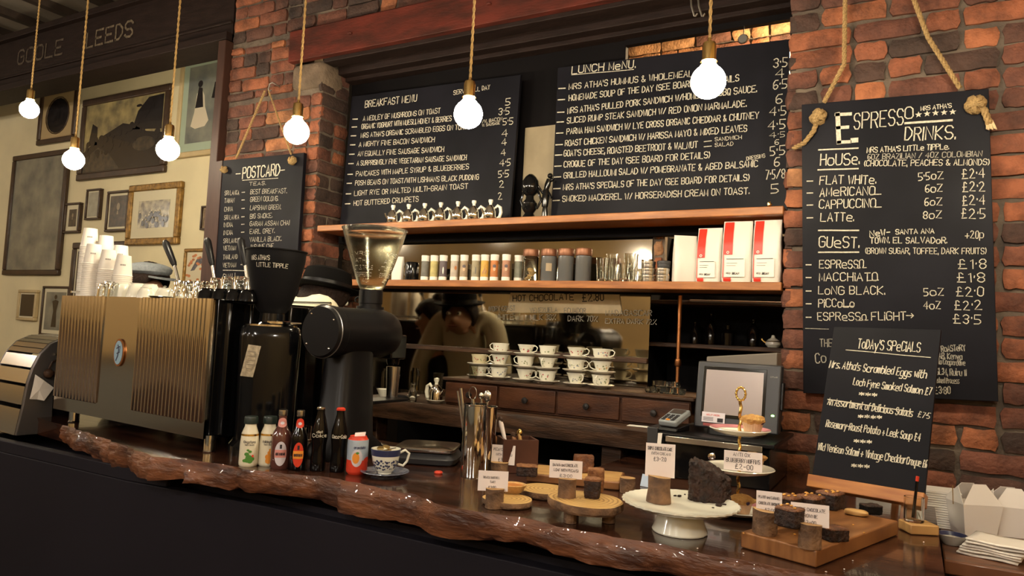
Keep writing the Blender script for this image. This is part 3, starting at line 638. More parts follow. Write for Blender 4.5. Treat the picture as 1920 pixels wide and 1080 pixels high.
# ------------------------------------------------------------------ pictures on the white wall
YW = 3.3
def picture(label, x0, y0, x1, y1, fw, fm, mountm, inset, printm, deco=None, Y=3.268, tilt=0):
    a = onY(x0, y0, Y); c = onY(x1, y1, Y); W = c[0]-a[0]; H = a[2]-c[2]
    T = thing('framed_picture', label, 'picture', ((a[0]+c[0])/2, Y, c[2]), 0, None)
    f = fw
    b = MB()
    for (p, q, r, s) in ((-W/2, W/2, 0, f), (-W/2, W/2, H-f, H), (-W/2, -W/2+f, f, H-f), (W/2-f, W/2, f, H-f)): b.bb(p, q, -.002, YW-Y, r, s)
    fr = b.build('frame', fm, T, bev=min(.008, f*.3))
    b = MB(); b.bb(-W/2+f*.9, W/2-f*.9, .012, YW-Y, f*.9, H-f*.9); b.build('mount', mountm, T)
    ix0, ix1, iz0, iz1 = -W/2+f+inset, W/2-f-inset, f+inset, H-f-inset
    b = MB(); b.bb(ix0, ix1, .0105, .014, iz0, iz1); pr = b.build('print', printm, T)
    if deco: deco(T, ix0, ix1, iz0, iz1)
    b = MB(); b.add([(-W/2+f, .006, f), (W/2-f, .006, f), (W/2-f, .006, H-f), (-W/2+f, .006, H-f)], [(0, 1, 2, 3)])
    return T
def flat(b, pts, y=.0098, m=0): b.add([(p[0], y, p[1]) for p in pts], [tuple(range(len(pts)))], m)
def ov(cx, cz, rx, rz, n=18): return [(cx+rx*math.cos(2*PI*i/n), cz+rz*math.sin(2*PI*i/n)) for i in range(n)]
sky = mat('landscape_print', (.42, .33, .14), .25, col2=(.10, .085, .06), vscale=7, coat=.4, contrast=(.3, .7)); dkp = mat('dark_print_ink', (.022, .018, .018), .25, coat=.3, var=.5, vscale=20)
midp = mat('brown_print_ink', (.07, .05, .03), .3, col2=(.02, .017, .014), vscale=25, coat=.3); greyp = mat('misty_print', (.27, .26, .20), .18, col2=(.10, .11, .105), vscale=5, coat=.5, contrast=(.3, .7)); sepia = mat('sepia_print', (.42, .36, .22), .25, col2=(.09, .07, .045), vscale=22, coat=.4)
whp = mat('pale_print_ink', (.52, .45, .33), .4); orp = mat('orange_print_ink', (.50, .16, .04), .4, var=.4, vscale=40)
def d_land(T, a, c, z, y):
    b = MB(); W = c-a; H = y-z
    flat(b, [(a, z), (c, z), (c, z+.45*H), (a+.8*W, z+.5*H), (a+.62*W, z+.62*H), (a+.5*W, z+.66*H), (a+.36*W, z+.58*H), (a+.25*W, z+.52*H), (a+.12*W, z+.42*H), (a, z+.3*H)])
    flat(b, [(a+.62*W, z+.55*H), (a+.98*W, z+.5*H), (a+.98*W, z+.98*H), (a+.8*W, z+.97*H), (a+.68*W, z+.8*H)]); flat(b, [(a+.06*W, z+.4*H), (a+.18*W, z+.4*H), (a+.17*W, z+.66*H), (a+.1*W, z+.72*H)])
    r = random.Random(5)
    for i in range(70):
        t_ = r.random(); x_ = a+W*(.04+.92*t_); top = z+H*(.42+.16*math.sin(t_*2.6)+(.3 if .62 < t_ < .97 else 0)); q_ = z+(top-z)*(1-.55*r.random()**2); q_ = min(q_, y-.05*H); flat(b, ov(x_, q_, W*r.uniform(.012, .035), H*r.uniform(.02, .05), 9), .0097-.00002*i)
    b.build('landscape', dkp, T, smooth=False)
    b = MB(); flat(b, [(a+.02*W, z+.02*H), (a+.5*W, z+.02*H), (a+.35*W, z+.25*H), (a+.2*W, z+.36*H), (a+.02*W, z+.2*H)], .0094); flat(b, ov(a+.78*W, z+.33*H, .14*W, .1*H), .0094); b.build('meadow', midp, T, smooth=False)
def d_oval(T, a, c, z, y):
    b = MB(); flat(b, ov((a+c)/2, (z+y)/2, (c-a)*.36, (y-z)*.42)); b.build('portrait', dkp, T, smooth=False)
    b = MB(); o = ov((a+c)/2, (z+y)/2, (c-a)*.38, (y-z)*.44, 20); b.tube([(p[0], .008, p[1]) for p in o], .005, 6, 0, True); b.build('oval_rim', m['frame'], T)
def d_man(T, a, c, z, y):
    W = c-a; H = y-z; b = MB(); flat(b, [(a+.1*W, z), (c-.1*W, z), (c-.15*W, z+.4*H), (a+.62*W, z+.52*H), (a+.38*W, z+.52*H), (a+.15*W, z+.4*H)]); flat(b, ov((a+c)/2, z+.66*H, .15*W, .16*H), .0094)
    b.build('sitter', midp, T, smooth=False)
    b = MB(); flat(b, ov((a+c)/2+.02*W, z+.65*H, .1*W, .12*H), .009); flat(b, [(a+.45*W, z+.4*H), (a+.55*W, z+.4*H), (a+.53*W, z+.52*H), (a+.47*W, z+.52*H)], .009); b.build('sitter_face', mat('portrait_skin', (.24, .19, .12), .4), T, smooth=False)
def d_stand(T, a, c, z, y):
    W = c-a; H = y-z; b = MB(); flat(b, [(a+.36*W, z+.08*H), (a+.62*W, z+.08*H), (a+.58*W, z+.5*H), (a+.66*W, z+.76*H), (a+.5*W, z+.8*H), (a+.34*W, z+.76*H), (a+.42*W, z+.5*H)]); flat(b, ov(a+.5*W, z+.87*H, .07*W, .06*H), .0094)
    b.build('standing_figure', dkp, T, smooth=False)
def d_group(T, a, c, z, y):
    W = c-a; H = y-z; r = random.Random(3); b = MB(); e = MB()
    for i in range(26):
        x = a+W*(.06+.88*r.random()); q = z+H*(.08+.45*r.random()); flat(b, ov(x, q, .05*W, .11*H, 10), .0096-.0001*i); 
        flat(e, ov(x, q+.13*H, .022*W, .03*H, 8), .0068-.0001*i)
    b.build('crowd', dkp, T, smooth=False); e.build('faces', whp, T, smooth=False)
def d_woman(T, a, c, z, y):
    W = c-a; H = y-z; b = MB(); flat(b, [(a+.10*W, z+.22*H), (a+.2*W, z+.18*H), (a+.4*W, z+.2*H), (a+.47*W, z+.27*H), (a+.38*W, z+.45*H), (a+.35*W, z+.6*H), (a+.28*W, z+.7*H), (a+.19*W, z+.64*H), (a+.16*W, z+.4*H)]); b.build('white_dress', whp, T, smooth=False)
    b = MB(); flat(b, [(a+.17*W, z+.45*H), (a+.34*W, z+.45*H), (a+.3*W, z+.7*H), (a+.22*W, z+.72*H)], .0094); flat(b, ov(a+.25*W, z+.76*H, .05*W, .045*H), .0094); flat(b, [(a+.5*W, z+.55*H), (c, z+.5*H), (c, z+.72*H), (a+.55*W, z+.75*H)], .0096); b.build('dark_figure', dkp, T, smooth=False)
def d_horse(T, a, c, z, y):
    W = c-a; H = y-z; b = MB(); r = random.Random(8)
    flat(b, [(a+.12*W, z+.4*H), (a+.22*W, z+.62*H), (a+.3*W, z+.8*H), (a+.42*W, z+.86*H), (a+.66*W, z+.72*H), (a+.85*W, z+.5*H), (a+.95*W, z+.2*H), (a+.75*W, z+.28*H), (a+.62*W, z+.5*H), (a+.45*W, z+.64*H), (a+.34*W, z+.58*H), (a+.25*W, z+.42*H)]); b.build('horse', mat('print_slate', (.10, .09, .10), .4, var=.6, vscale=60), T, smooth=False)
    b = MB()
    for i in range(26): flat(b, ov(a+W*r.random(), z+H*r.random()*.95, .05*W, .045*H, 8), .0094-.00005*i)
    b.build('blossoms', orp, T, smooth=False)
picture('ornate brown frame around a dark oval portrait beside the far bulb', 76, 172, 137, 262, .045, m['frame'], mat('tan_mount', (.36, .25, .12), .5), .012, mat('tan_print', (.40, .29, .14), .5), d_oval)
picture('large dark framed landscape with trees high on the white wall', 155, 188, 306, 322, .055, m['frame'], sky, .0, sky, d_land)
picture('pale wooden frame with green mount and woman in white, partly behind the post', 340, 105, 452, 282, .04, m['palewood'], m['greenmount'], .06, greyp, d_woman)
picture('tall brown frame with misty grey print at the far left', 24, 293, 107, 516, .045, m['frame'], greyp, .02, greyp)
picture('small black frame with pale mount left of the paper cups', 122, 381, 145, 436, .018, m['frame'], m['mount'], .035, midp, d_man)
picture('small plain frame around blank pale paper', 162, 355, 183, 411, .016, m['frame'], m['mount'], .01, mat('blank_print', (.36, .33, .24), .5, var=.2, vscale=20))
picture('black framed portrait of a bearded sitter in a dark coat', 201, 359, 236, 433, .02, m['frame'], m['mount'], .018, midp, d_man)
picture('gilt framed sepia photograph of a crowd on the white wall', 242, 348, 331, 457, .05, m['gilt'], m['mount'], .075, sepia, d_group)
picture('tiny brown picture beside the teas board', 377, 386, 405, 430, .014, m['frame'], m['mount'], .004, mat('rust_print', (.26, .16, .08), .4, var=.6, vscale=40))
picture('gilt framed colourful horse print behind the machine levers', 345, 466, 410, 540, .025, m['gilt'], m['mount'], .01, mat('cream_print', (.52, .45, .30), .4), d_horse)
picture('dark brown frame mostly hidden behind the paper cups', 136, 455, 222, 580, .05, m['frame'], m['mount'], .02, midp)
picture('small pale frame with dark print low at the far left', 34, 543, 63, 602, .025, m['palewood'], m['mount'], .012, dkp)
picture('narrow dark framed print of a standing man beside the machine', 80, 536, 121, 632, .018, m['frame'], m['mount'], .03, greyp, d_stand)

# ------------------------------------------------------------------ pendant lamps
def pendant(label, c, r, is_fill=False, group=None):
    T = thing('pendant_lamp', label, 'lamp', c, 0, group)
    b = MB(); b.ball((0, 0, 0), r, 24); b.lathe([(r*.60, r*.78), (r*.40, r*1.05), (r*.33, r*1.25), (r*.30, r*1.3)], 20)
    b.build('bulb', m['fillbulb' if is_fill else 'bulb'], T)
    b = MB(); b.lathe([(r*.46, r*1.15), (r*.50, r*1.18), (r*.46, r*1.22), (r*.40, r*1.24), (r*.41, r*2.1), (r*.36, r*2.3), (r*.12, r*2.42), (r*.10, r*2.6)], 20); b.build('lamp_holder', m['brass'], T)
    b = MB(); zt = 3.9-c[2]; n = 60
    for s in range(2):
        b.tube([(.0022*math.cos(i*1.6+s*PI), .0022*math.sin(i*1.6+s*PI), r*2.55+(zt-r*2.55)*i/120) for i in range(121)], .0032, 5)
    b.build('cord', m['cord'], T)
    return T
G = None
pendant('smallest, farthest of the lit globe lamps, at the far left', (-4.3, 2.10, onY(53, 206, 2.10)[2]), .048)
names = ['lit globe lamp hanging in front of the dark landscape picture corner, above the paper cups', 'lit globe lamp hanging beside the landscape picture, above the machine', 'lit globe lamp hanging beside the teas board on the brick pier', 'lit globe lamp hanging in front of the breakfast menu', 'largest, nearest lit globe lamp in front of the lunch menu']
for (px, py), s in zip(((138, 300), (315, 281), (556, 247), (878, 214), (1328, 153)), names):
    pendant(s, onY(px, py, 1.95), .0475)
pendant('globe lamp over the brownie board at the right end of the row', (.28, 1.95, 2.232), .0475)
for i, (x, y, z) in enumerate(((-1.0, -.5, 2.5), (.8, -.35, 2.5), (-8.3, -1.6, 2.7), (-8.2, .6, 2.7), (-6.2, -1.6, 2.7), (-4.3, -1.2, 2.7), (-2.3, -1.5, 2.7), (-.4, -1.3, 2.7), (-3.2, -3.2, 2.6), (-.6, -3.3, 2.6))):  # unseen lamps, added to fill the bar front and its reflections
    pendant('unseen globe lamp added behind the camera as fill light', (x, y, z), .055, True, 'added fill lamps behind the camera')
# ------------------------------------------------------------------ the bar counter
def face(p): return math.atan2(-p[0], p[1])          # turn a thing's front (-y) to where customers stand
def lerp(a, b, t): return a+(b-a)*t
LIP = [(120, 797), (180, 817), (240, 838), (285, 856), (330, 860), (400, 868), (470, 881), (540, 889), (600, 893), (660, 903), (720, 918), (770, 926), (815, 942), (840, 952), (880, 958), (940, 965), (1000, 975), (1060, 990), (1130, 1003), (1212, 1016), (1357, 1045), (1512, 1072), (1600, 1088), (1700, 1106)]
pts = [onZ(x, y, ZC)[:2] for x, y in LIP]; xe = .06
pts = [p for p in pts if p[0] < xe-.03]+[(xe, pts[-1][1]-.01)]; R = random.Random(6)
fp = []
for i in range(len(pts)-1):
    n = max(2, int((pts[i+1][0]-pts[i][0])/.02))
    for j in range(n): fp.append((lerp(pts[i][0], pts[i+1][0], j/n), lerp(pts[i][1], pts[i+1][1], j/n)))
fp.append(pts[-1])
fp = [(x, y+.004*math.sin(x*37)+.003*math.sin(x*91+1)+R.uniform(-.0015, .0015)) for x, y in fp]
ct = thing('counter_top', 'thick dark varnished wooden slab with a live edge along the bar', 'counter top')
b = MB(); n = len(fp); back = [(xe, 2.80), (-.95, 2.80), (-.95, 2.28), (-3.3, 2.28), (-3.3, 1.72)]
outl = fp+back; k = len(outl)
b.add([(x, y, ZC) for x, y in outl]+[(x, y+(.02 if i < n else 0), ZC-.07) for i, (x, y) in enumerate(outl)],
      [tuple(range(k)), tuple(range(2*k-1, k-1, -1))]+[(i, i+k, (i+1) % k+k, (i+1) % k) for i in range(n-1, k)], 0)
b.build('slab_top', m['slab'], ct, ang=30)
b = MB(); rows = 7; vs = []; fs = []
def bump_(x): return .012*math.sin(x*9+1)+.007*math.sin(x*23+2)+.004*math.sin(x*57)
for j in range(rows+1):
    t = j/rows
    for i, (x, y) in enumerate(fp):
        out = math.sin(t*PI)*.010+t*bump_(x)*.9+(.0 if j == 0 else .004*math.sin(x*80+t*14)+R.uniform(-.002, .002))
        th = .072+.012*math.sin(x*5.3+2)+.006*math.sin(x*17)
        if -1.98 < x < -1.80: out += t*.014; th += .008
        kn = math.exp(-((x+1.27)/.025)**2)+math.exp(-((x+1.93)/.02)**2)
        out += kn*.006*math.sin(t*PI*3)
        vs.append((x, y-out, ZC-t*th-(0 if j else -.0005)))
for j in range(rows):
    for i in range(n-1): fs.append((j*n+i, (j+1)*n+i, (j+1)*n+i+1, j*n+i+1))
for i in range(n): vs.append((fp[i][0], fp[i][1]+.06, ZC-.066))
for i in range(n-1): fs.append((rows*n+i, (rows+1)*n+i, (rows+1)*n+i+1, rows*n+i+1))
b.add(vs, fs); b.build('live_edge', m['edge'], ct, ang=60)
cb = thing('bar_counter_front', 'charcoal painted front of the bar under the wooden slab', 'counter')
b = MB(); b.bb(-2.16, xe-.02, 1.66, 2.2, 0, ZC-.105); b.bb(-.92, xe-.02, 2.2, 2.76, 0, ZC-.105); b.build('counter_body', m['charcoal'], cb)
b = MB(); b.ext([(-5.2, 1.56), (-2.35, 1.56), (-1.75, 1.615), (xe-.02, 1.615), (xe-.02, 1.66), (-1.75, 1.66), (-2.35, 1.60), (-5.2, 1.60)], 'z', 0, .938); b.build('front_panel', m['charcoal'], cb, bev=.003)
b = MB(); b.ext([(-5.2, 1.562), (-2.35, 1.562), (-2.17, 1.585), (-2.17, 1.60), (-5.2, 1.60)], 'z', .938, .982); b.build('front_panel', m['charcoal'], cb, bev=.003)
b = MB(); b.bb(-5.2, -2.16, 1.62, 2.2, 0, .93); b.build('counter_body', m['charcoal'], cb)
sd = thing('steel_side_counter', 'low steel worktop at the left end of the bar', 'counter')
b = MB(); b.bb(-5.2, -3.32, 1.615, 2.3, .955, .99); b.build('worktop', m['blackgloss'], sd, bev=.004)

# ------------------------------------------------------------------ espresso machine
A = onZ(392, 847, ZC); B = onZ(138, 791, ZC); an = math.atan2(A[1]-B[1], A[0]-B[0])
mo = ((A[0]+B[0])/2, (A[1]+B[1])/2, ZC)
EM = thing('espresso_machine', 'large stainless lever espresso machine with ribbed back panel', 'coffee machine', mo, an)
Mi = MATS[EM.name].inverted()
pn = (math.sin(an), -math.cos(an), 0)
def onpanel(px, py, y=-.025):
    q = MATS[EM.name] @ Vector((0, y, 0)); return Mi @ Vector(onP(px, py, tuple(q), pn))
xl = onpanel(118, 560).x; xr = onpanel(400, 570).x; H = onpanel(400, 560).z; zb = onpanel(383, 824).z; xa = onpanel(195, 600).x; xb = onpanel(262, 600).x
b = MB(); prof = []; yb = -.025
def rib(x0, x1, nr):
    out = []
    for i in range(nr):
        a = x0+(x1-x0)*i/nr; w_ = (x1-x0)/nr
        for q in range(8):
            tt = q/8; out.append((a+w_*tt, yb-(.012*math.sin(min(1, tt/.62)*PI) if tt < .62 else 0)))
    return out
line = [(xl, yb)]+rib(xl+.01, xa, 13)+[(xa, yb), (xb, yb)]+rib(xb, xr-.005, 20)+[(xr, yb)]
vs = []; fs = []; nn = len(line); zr = zb+.055
for (x, y) in line: vs.append((x, y, H))
for (x, y) in line: vs.append((x, y, zr))
for (x, y) in line: vs.append((x, yb+(y-yb)*.0, zr-.004))
for (x, y) in line: vs.append((x, yb, zb))
for (x, y) in line: vs.append((x, .0, zb))
for (x, y) in line: vs.append((x, .0, H))
for j in range(5):
    for i in range(nn-1): fs.append((j*nn+i, (j+1)*nn+i, (j+1)*nn+i+1, j*nn+i+1))
for i in range(nn-1): fs.append((5*nn+i, i, i+1, 5*nn+i+1))
b.add(vs, fs); b.build('back_panel', m['panelsteel'], EM, ang=45)
b = MB(); D_ = .50
b.bb(xl+.02, xr-.02, 0.002, D_, zb+.01, H-.015); b.build('body', m['blacksatin'], EM, bev=.01)
for s, x in ((-1, xl), (1, xr)):
    b = MB(); yy = []
    for i in range(6): b.tube([(x-s*.004, .03+i*.085, zb+.01), (x-s*.004, .03+i*.085, H-.01)], .028, 10, 0, False, .45)
    b.bb(min(x, x-s*.02), max(x, x-s*.02), -.005, D_+.01, zb, H); b.build('side_panel', m['blackgloss'], EM, bev=.003)
b = MB(); b.bb(xl, xr, 0.0, D_+.02, H-.012, H-.004); b.build('cup_tray', m['dullsteel'], EM, bev=.002)
b = MB(); b.tube([(xl+.01, .0, H+.018), (xl+.01, D_, H+.018), (xr-.01, D_, H+.018)], .005, 8)
for x in (xl+.01, (xl+xr)/2, xr-.01): b.cyl((x, D_, H-.004), (x, D_, H+.018), .004, n=8)
b.build('cup_rail', m['chrome'], EM)
for x, y in ((Mi @ Vector(A)).xy, (Mi @ Vector(B)).xy, ((Mi @ Vector(A)).x, .42), ((Mi @ Vector(B)).x, .42)):
    b = MB(); b.lathe([(.020, 0), (.022, .003), (.019, .006), (.019, zb+.012)], 16, (x, y, 0)); b.build('foot', m['chrome'], EM)
c = onpanel(223, 661, yb-.004); b = MB()
b.ext([(c.x+.036*math.cos(a), c.z+.052*math.sin(a)) for a in [i*2*PI/32 for i in range(32)]], 'y', yb-.006, yb-.001); bd = lab(b.build('badge', m['copper'], EM), 'oval copper rimmed badge')
b = MB(); b.ext([(c.x+.029*math.cos(a), c.z+.045*math.sin(a)) for a in [i*2*PI/32 for i in range(32)]], 'y', yb-.0075, yb-.005); f_ = b.build('badge_face', m['skyblue'], bd)
b = MB(); stroke(b, [(c.x-.010, c.z-.03), (c.x, c.z-.012), (c.x+.004, c.z+.01), (c.x-.003, c.z+.028)], lambda u, v: (u, yb-.0082, v), .003); stroke(b, [(c.x-.012, c.z+.015), (c.x+.012, c.z+.024), (c.x+.012, c.z+.002), (c.x-.008, c.z-.004)], lambda u, v: (u, yb-.0082, v), .0022); b.build('badge_figure', m['blue'], bd, smooth=False)
# three levers at the barista's side, group heads beneath
for (h0, h1, r1) in (((309, 452), (327, 497), (342, 540)), ((388, 447), (398, 497), (408, 540)), ((451, 447), (460, 497), (468, 540))):
    Yl = 2.10; q = [Mi @ Vector(onY(p[0], p[1], Yl)) for p in (h0, h1, r1)]
    g = MB(); g.lathe([(.034, 0), (.034, .12), (.022, .14), (.018, .2)], 18, (q[2].x, q[2].y, H-.21)); g.lathe([(.03, 0), (.038, .01), (.038, .05), (.03, .06)], 18, (q[2].x, q[2].y, H-.27)); gh = g.build('group_head', m['chrome'], EM)
    g = MB(); g.cyl(q[2]+Vector((0, 0, -.03)), q[1], .008, .007); gr = g.build('lever_rod', m['steel'], EM)
    g = MB(); d = (q[0]-q[1]); g.tube([q[1]-d*.02, q[1]+d*.1, q[1]+d*.5, q[1]+d*.9, q[0]], [.010, .014, .0155, .0165, .010], 14); lab(g.build('lever_handle', m['blacksatin'], gr), 'black lever handle')
    g = MB(); g.tube([(q[2].x, q[2].y+.03, H-.24), (q[2].x, q[2].y+.17, H-.27)], [.011, .014], 12); g.build('portafilter_handle', m['blacksatin'], gh)

# ------------------------------------------------------------------ things on the machine
HT = ZC+H-.004+.0015
def ontop(px, Y): p = onY(px, 560, Y); return (p[0], Y, HT)
def papercup(name='paper_cup'):
    T = thing(name, '', 'paper cup'); b = MB()
    b.lathe([(.0375, 0), (.0385, .002), (.0385, .0045), (.0365, .006), (.0275, .088), (.0265, .088), (.0262, .0855), (0, .0855)], 22); b.build('cup', m['paper'], T); return T
pc0 = papercup(); first = [True]
pr = MB()
for i in range(5): 
    a0 = -.35+.13*i; pr.add([(math.sin(a)*(.0325+.0006), -math.cos(a)*(.0325+.0006), z) for a, z in ((a0, .044), (a0+.09, .044), (a0+.09, .050), (a0, .050))], [(0, 1, 2, 3)])
STK = [(159, 1.92, 430, 'back left stack', 468), (168, 1.80, 459, 'front left stack', 495), (190, 1.95, 442, 'back middle stack', 478), (197, 1.82, 470, 'front middle stack', 505), (219, 1.95, 462, 'back right stack', 500), (226, 1.83, 478, 'front right stack', 512)]
for (px, Y, ytop, nm, yb_) in STK:
    p = ontop(px, Y); ztop = onY(px, ytop, Y)[2]; n = max(2, int(round((ztop-HT-.088)/.0078))+1)
    for i in range(n):
        z = HT+i*.0078; top = i == n-1; an_ = face(p)
        l = ('topmost white paper cup of the upturned %s on the machine' if top else 'lowest white paper cup of the %s on the machine' if i == 0 else 'white paper cup nested inside the %s on the machine') % nm
        gname = 'upturned paper cups in the %s' % nm
        if first[0]: o = pc0; o.location = (p[0], p[1], z); o.rotation_euler = (0, 0, an_); o['label'] = l; o['group'] = gname; first[0] = False
        else: o = dup(pc0, (p[0], p[1], z), an_, l, gname)
        if top and nm != 'back middle stack':
            q = MB(); q.v = list(pr.v); q.f = list(pr.f); q.m = list(pr.m); q.t = list(pr.t); q.build('printed_name', m['cupprint'], o, smooth=False)
def tumbler(name, label, loc, r=.034, h=.085, group=None, up=True, cat='glass', mt='glass'):
    T = thing(name, label, cat, loc, 0, group); b = MB()
    P = [(0, 0), (r*.80, 0), (r*.84, .004), (r, h), (r*.965, h), (r*.80, .010), (0, .009)]
    if not up: P = [(rr, h-z) for rr, z in P]
    b.lathe(P, 20, wob=lambda a, j: 1+.012*math.cos(10*a)); b.build('tumbler_glass', m[mt], T); return T
for i, (px, Y, hh) in enumerate(((193, 1.72, .055), (203, 1.74, .065), (213, 1.71, .055))): tumbler('tumbler', ['leftmost small glass before the paper cup stacks', 'middle taller small glass before the paper cup stacks', 'rightmost small glass before the paper cup stacks, by the white cup'][i], ontop(px, Y), .024, hh, 'small glasses before the paper cups', False)
def coffeecup(label, loc, r, h, rz=0, mt='white', up=True, group=None, handle=True, cat='cup', seg=26):
    T = thing('coffee_cup', label, cat, loc, rz, group); b = MB()
    P = [(0, 0), (r*.62, 0), (r*.60, .004), (r*.66, .006), (r*.86, h*.4), (r, h), (r*.95, h), (r*.80, h*.4), (r*.55, .012), (0, .010)]
    if not up: P = [(rr, h-z) for rr, z in P]
    b.lathe(P, seg); c_ = b.build('cup_body', m[mt], T)
    if handle:
        b = MB(); z0 = h*.5; b.tube([(r*.9+.022*math.sin(t)*1.0, 0, z0+h*.3*math.cos(t)) for t in [i*PI/10 for i in range(11)]], .0035, 8); b.build('handle', m[mt], T)
    return T
for i, (px, Y, r, h, hd) in enumerate(((228, 1.74, .036, .060, 0), (256, 1.75, .040, .060, 1), (280, 1.755, .040, .058, 0), (272, 1.685, .030, .040, 0), (308, 1.74, .036, .043, 1))):
    coffeecup(['white coffee cup beside the small glasses on the machine', 'larger white coffee cup, middle of the row on the machine', 'white coffee cup behind the low cup on the machine', 'low white espresso cup in front on the machine', 'low white cup left of the tumblers on the machine'][i], ontop(px, Y), r, h, 0, 'white', False, 'white cups on the machine', bool(hd))
b = thing('saucer', 'small black saucer under the low white cup on the machine', 'saucer', ontop(302, 1.67)); q = MB(); q.lathe([(0, 0), (.03, 0), (.045, .006), (.043, .007), (.028, .003), (0, .003)], 24); q.build('dish', m['blackgloss'], b)
TL_ = [(338, 1.74), (356, 1.76), (374, 1.75), (392, 1.78), (350, 1.90), (366, 1.92)]
for i, (px, Y) in enumerate(TL_):
    tumbler('tumbler', ['clear tumbler nearest the white cups on the machine', 'second clear tumbler from the white cups, front row', 'third clear tumbler from the white cups, front row', 'clear tumbler beside the black cups on the machine', 'clear tumbler in the back row, nearer the white cups', 'clear tumbler in the back row, nearer the black cups'][i], ontop(px, Y), .030, .070, 'clear tumblers on the machine', False)
for i, (px, Y) in enumerate(((358, 1.91), (378, 1.86), (401, 1.84))):
    p = ontop(px, Y); tumbler('tumbler', ['tallest standing clear tumbler behind the row, by the horse picture', 'tall clear tumbler behind the row, in front of the second lever', 'tall clear tumbler behind the row, nearest the teas board'][i], (p[0]+.035, p[1]+.09, p[2]), .030, .105, 'tall tumblers on the machine', False)
for i, (px, Y) in enumerate(((388, 1.68), (414, 1.69), (441, 1.70), (465, 1.71))):
    p = ontop(px, Y); coffeecup(['leftmost upturned black cup on the machine edge', 'second upturned black cup on the machine edge', 'third upturned black cup on the machine edge', 'upturned black cup nearest the black grinder hopper'][i], (p[0], p[1], p[2]), .034, .040, 0, 'blackgloss', False, 'upturned black cups on the machine', False)

# ------------------------------------------------------------------ grinders
p = onY(510, 600, 1.79); G1 = thing('coffee_grinder', 'black coffee grinder with matt black hopper and a metal plate', 'grinder', (p[0], 1.79, ZC), face(p))
def sq(rr, n=28, e=.55): return [(math.copysign(abs(math.cos(2*PI*i/n))**e, math.cos(2*PI*i/n))*rr, math.copysign(abs(math.sin(2*PI*i/n))**e, math.sin(2*PI*i/n))*rr) for i in range(n)]
def loft(b, secs, m_=0):
    n = len(secs[0][0]); vs = []; fs = []
    for poly, z, ox, oy in secs: vs += [(x+ox, y+oy, z) for x, y in poly]
    for j in range(len(secs)-1):
        for i in range(n): fs.append((j*n+i, j*n+(i+1) % n, (j+1)*n+(i+1) % n, (j+1)*n+i))
    fs.append(tuple(range(n-1, -1, -1))); fs.append(tuple((len(secs)-1)*n+i for i in range(n))); return b.add(vs, fs, m_)
zt = onY(510, 612, 1.79)[2]-ZC; zn = onY(510, 588, 1.79)[2]-ZC; zr = onY(520, 470, 1.79)[2]-ZC
b = MB(); loft(b, [(sq(.112), 0, 0, 0), (sq(.112), .03, 0, 0), (sq(.096), .05, 0, 0), (sq(.098), .2, 0, 0), (sq(.103), zt-.04, 0, 0), (sq(.100), zt-.01, 0, 0), (sq(.092), zt, 0, 0)]); b.build('body', m['blackgloss'], G1)
b = MB(); b.lathe([(.088, zt), (.088, zt+.006), (.05, zt+.006), (.05, zt+.008)], 28); b.lathe([(.052, zt+.008), (.055, zt+.010), (.055, zt+.018), (.048, zt+.02)], 28, (.02, 0, 0)); b.cyl((.05, -.03, zt+.014), (.098, -.035, zt+.014), .004); b.build('adjusting_collar', m['chrome'], G1)
b = MB(); b.lathe([(.055, zt+.006), (.045, zt+.014), (.043, zn)], 24); b.build('neck', m['blackgloss'], G1)
R1 = .100; hz = zr-zn
def hr(z): t = max(0, min(1, (z-zn)/hz)); return .040+.060*min(1, t*1.15)**.55 if t < .9 else .0995+.002*(t-.9)*10
prof = [(0, zn-.004)]+[(hr(zn+hz*i/14), zn+hz*i/14) for i in range(15)]; prof += [(prof[-1][0]+.004, zr-.004), (prof[-1][0]+.004, zr), (.097, zr), (.090, zr-.02), (.02, zn+.01), (0, zn+.01)]
b = MB(); b.lathe(prof, 40); hp = b.build('hopper', m['blackmatt'], G1)
b = MB()
def hopmap(z0): return lambda u, v: (math.sin(u/.1)*(hr(z0+v)+.0012), -math.cos(u/.1)*(hr(z0+v)+.0012), z0+v)
write(b, "MRS ATHA'S", hopmap(zr-.043), -.092, -.022, .015, .16, 4); write(b, 'LITTLE TIPPLE', hopmap(zr-.066), -.070, .042, .014, .16, 5)
b.build('painted_name', m['chalk'], hp, smooth=False)
b = MB(); Gi = MATS[G1.name].inverted(); q = [Vector((-.075, -.1015, z)) for z in (0, 0)]
W_, H_ = .040, .105; zc_ = onY(462, 675, 1.70)[2]-ZC
Mp = T_((-.058, -.1045, zc_)) @ Matrix.Rotation(.10, 4, 'Y') 
b.add([Mp @ Vector(v) for v in ((-W_/2-.004, 0, -H_/2), (W_/2-.004, 0, -H_/2), (W_/2+.004, 0, H_/2), (-W_/2+.004, 0, H_/2), (-W_/2-.004, .006, -H_/2), (W_/2-.004, .006, -H_/2), (W_/2+.004, .006, H_/2), (-W_/2+.004, .006, H_/2))], [(0, 1, 2, 3), (0, 4, 5, 1), (1, 5, 6, 2), (2, 6, 7, 3), (3, 7, 4, 0)])
pl = lab(b.build('rating_plate', mat('stamped_tin', (.50, .44, .33), .4, metal=.6, var=.4, vscale=90), G1, smooth=False), 'worn metal rating plate')
b = MB(); stv = lambda u, v: Mp @ Vector((u, -.0008, v)); 
for k in range(5): stroke(b, [(-.011, .03-.014*k), (.011, .03-.014*k)], stv, .0012)
stroke(b, [(.015*math.cos(a), .034*math.sin(a)) for a in [i*2*PI/20 for i in range(21)]], stv, .0009); b.build('stamping', m['dullsteel'], pl, smooth=False)
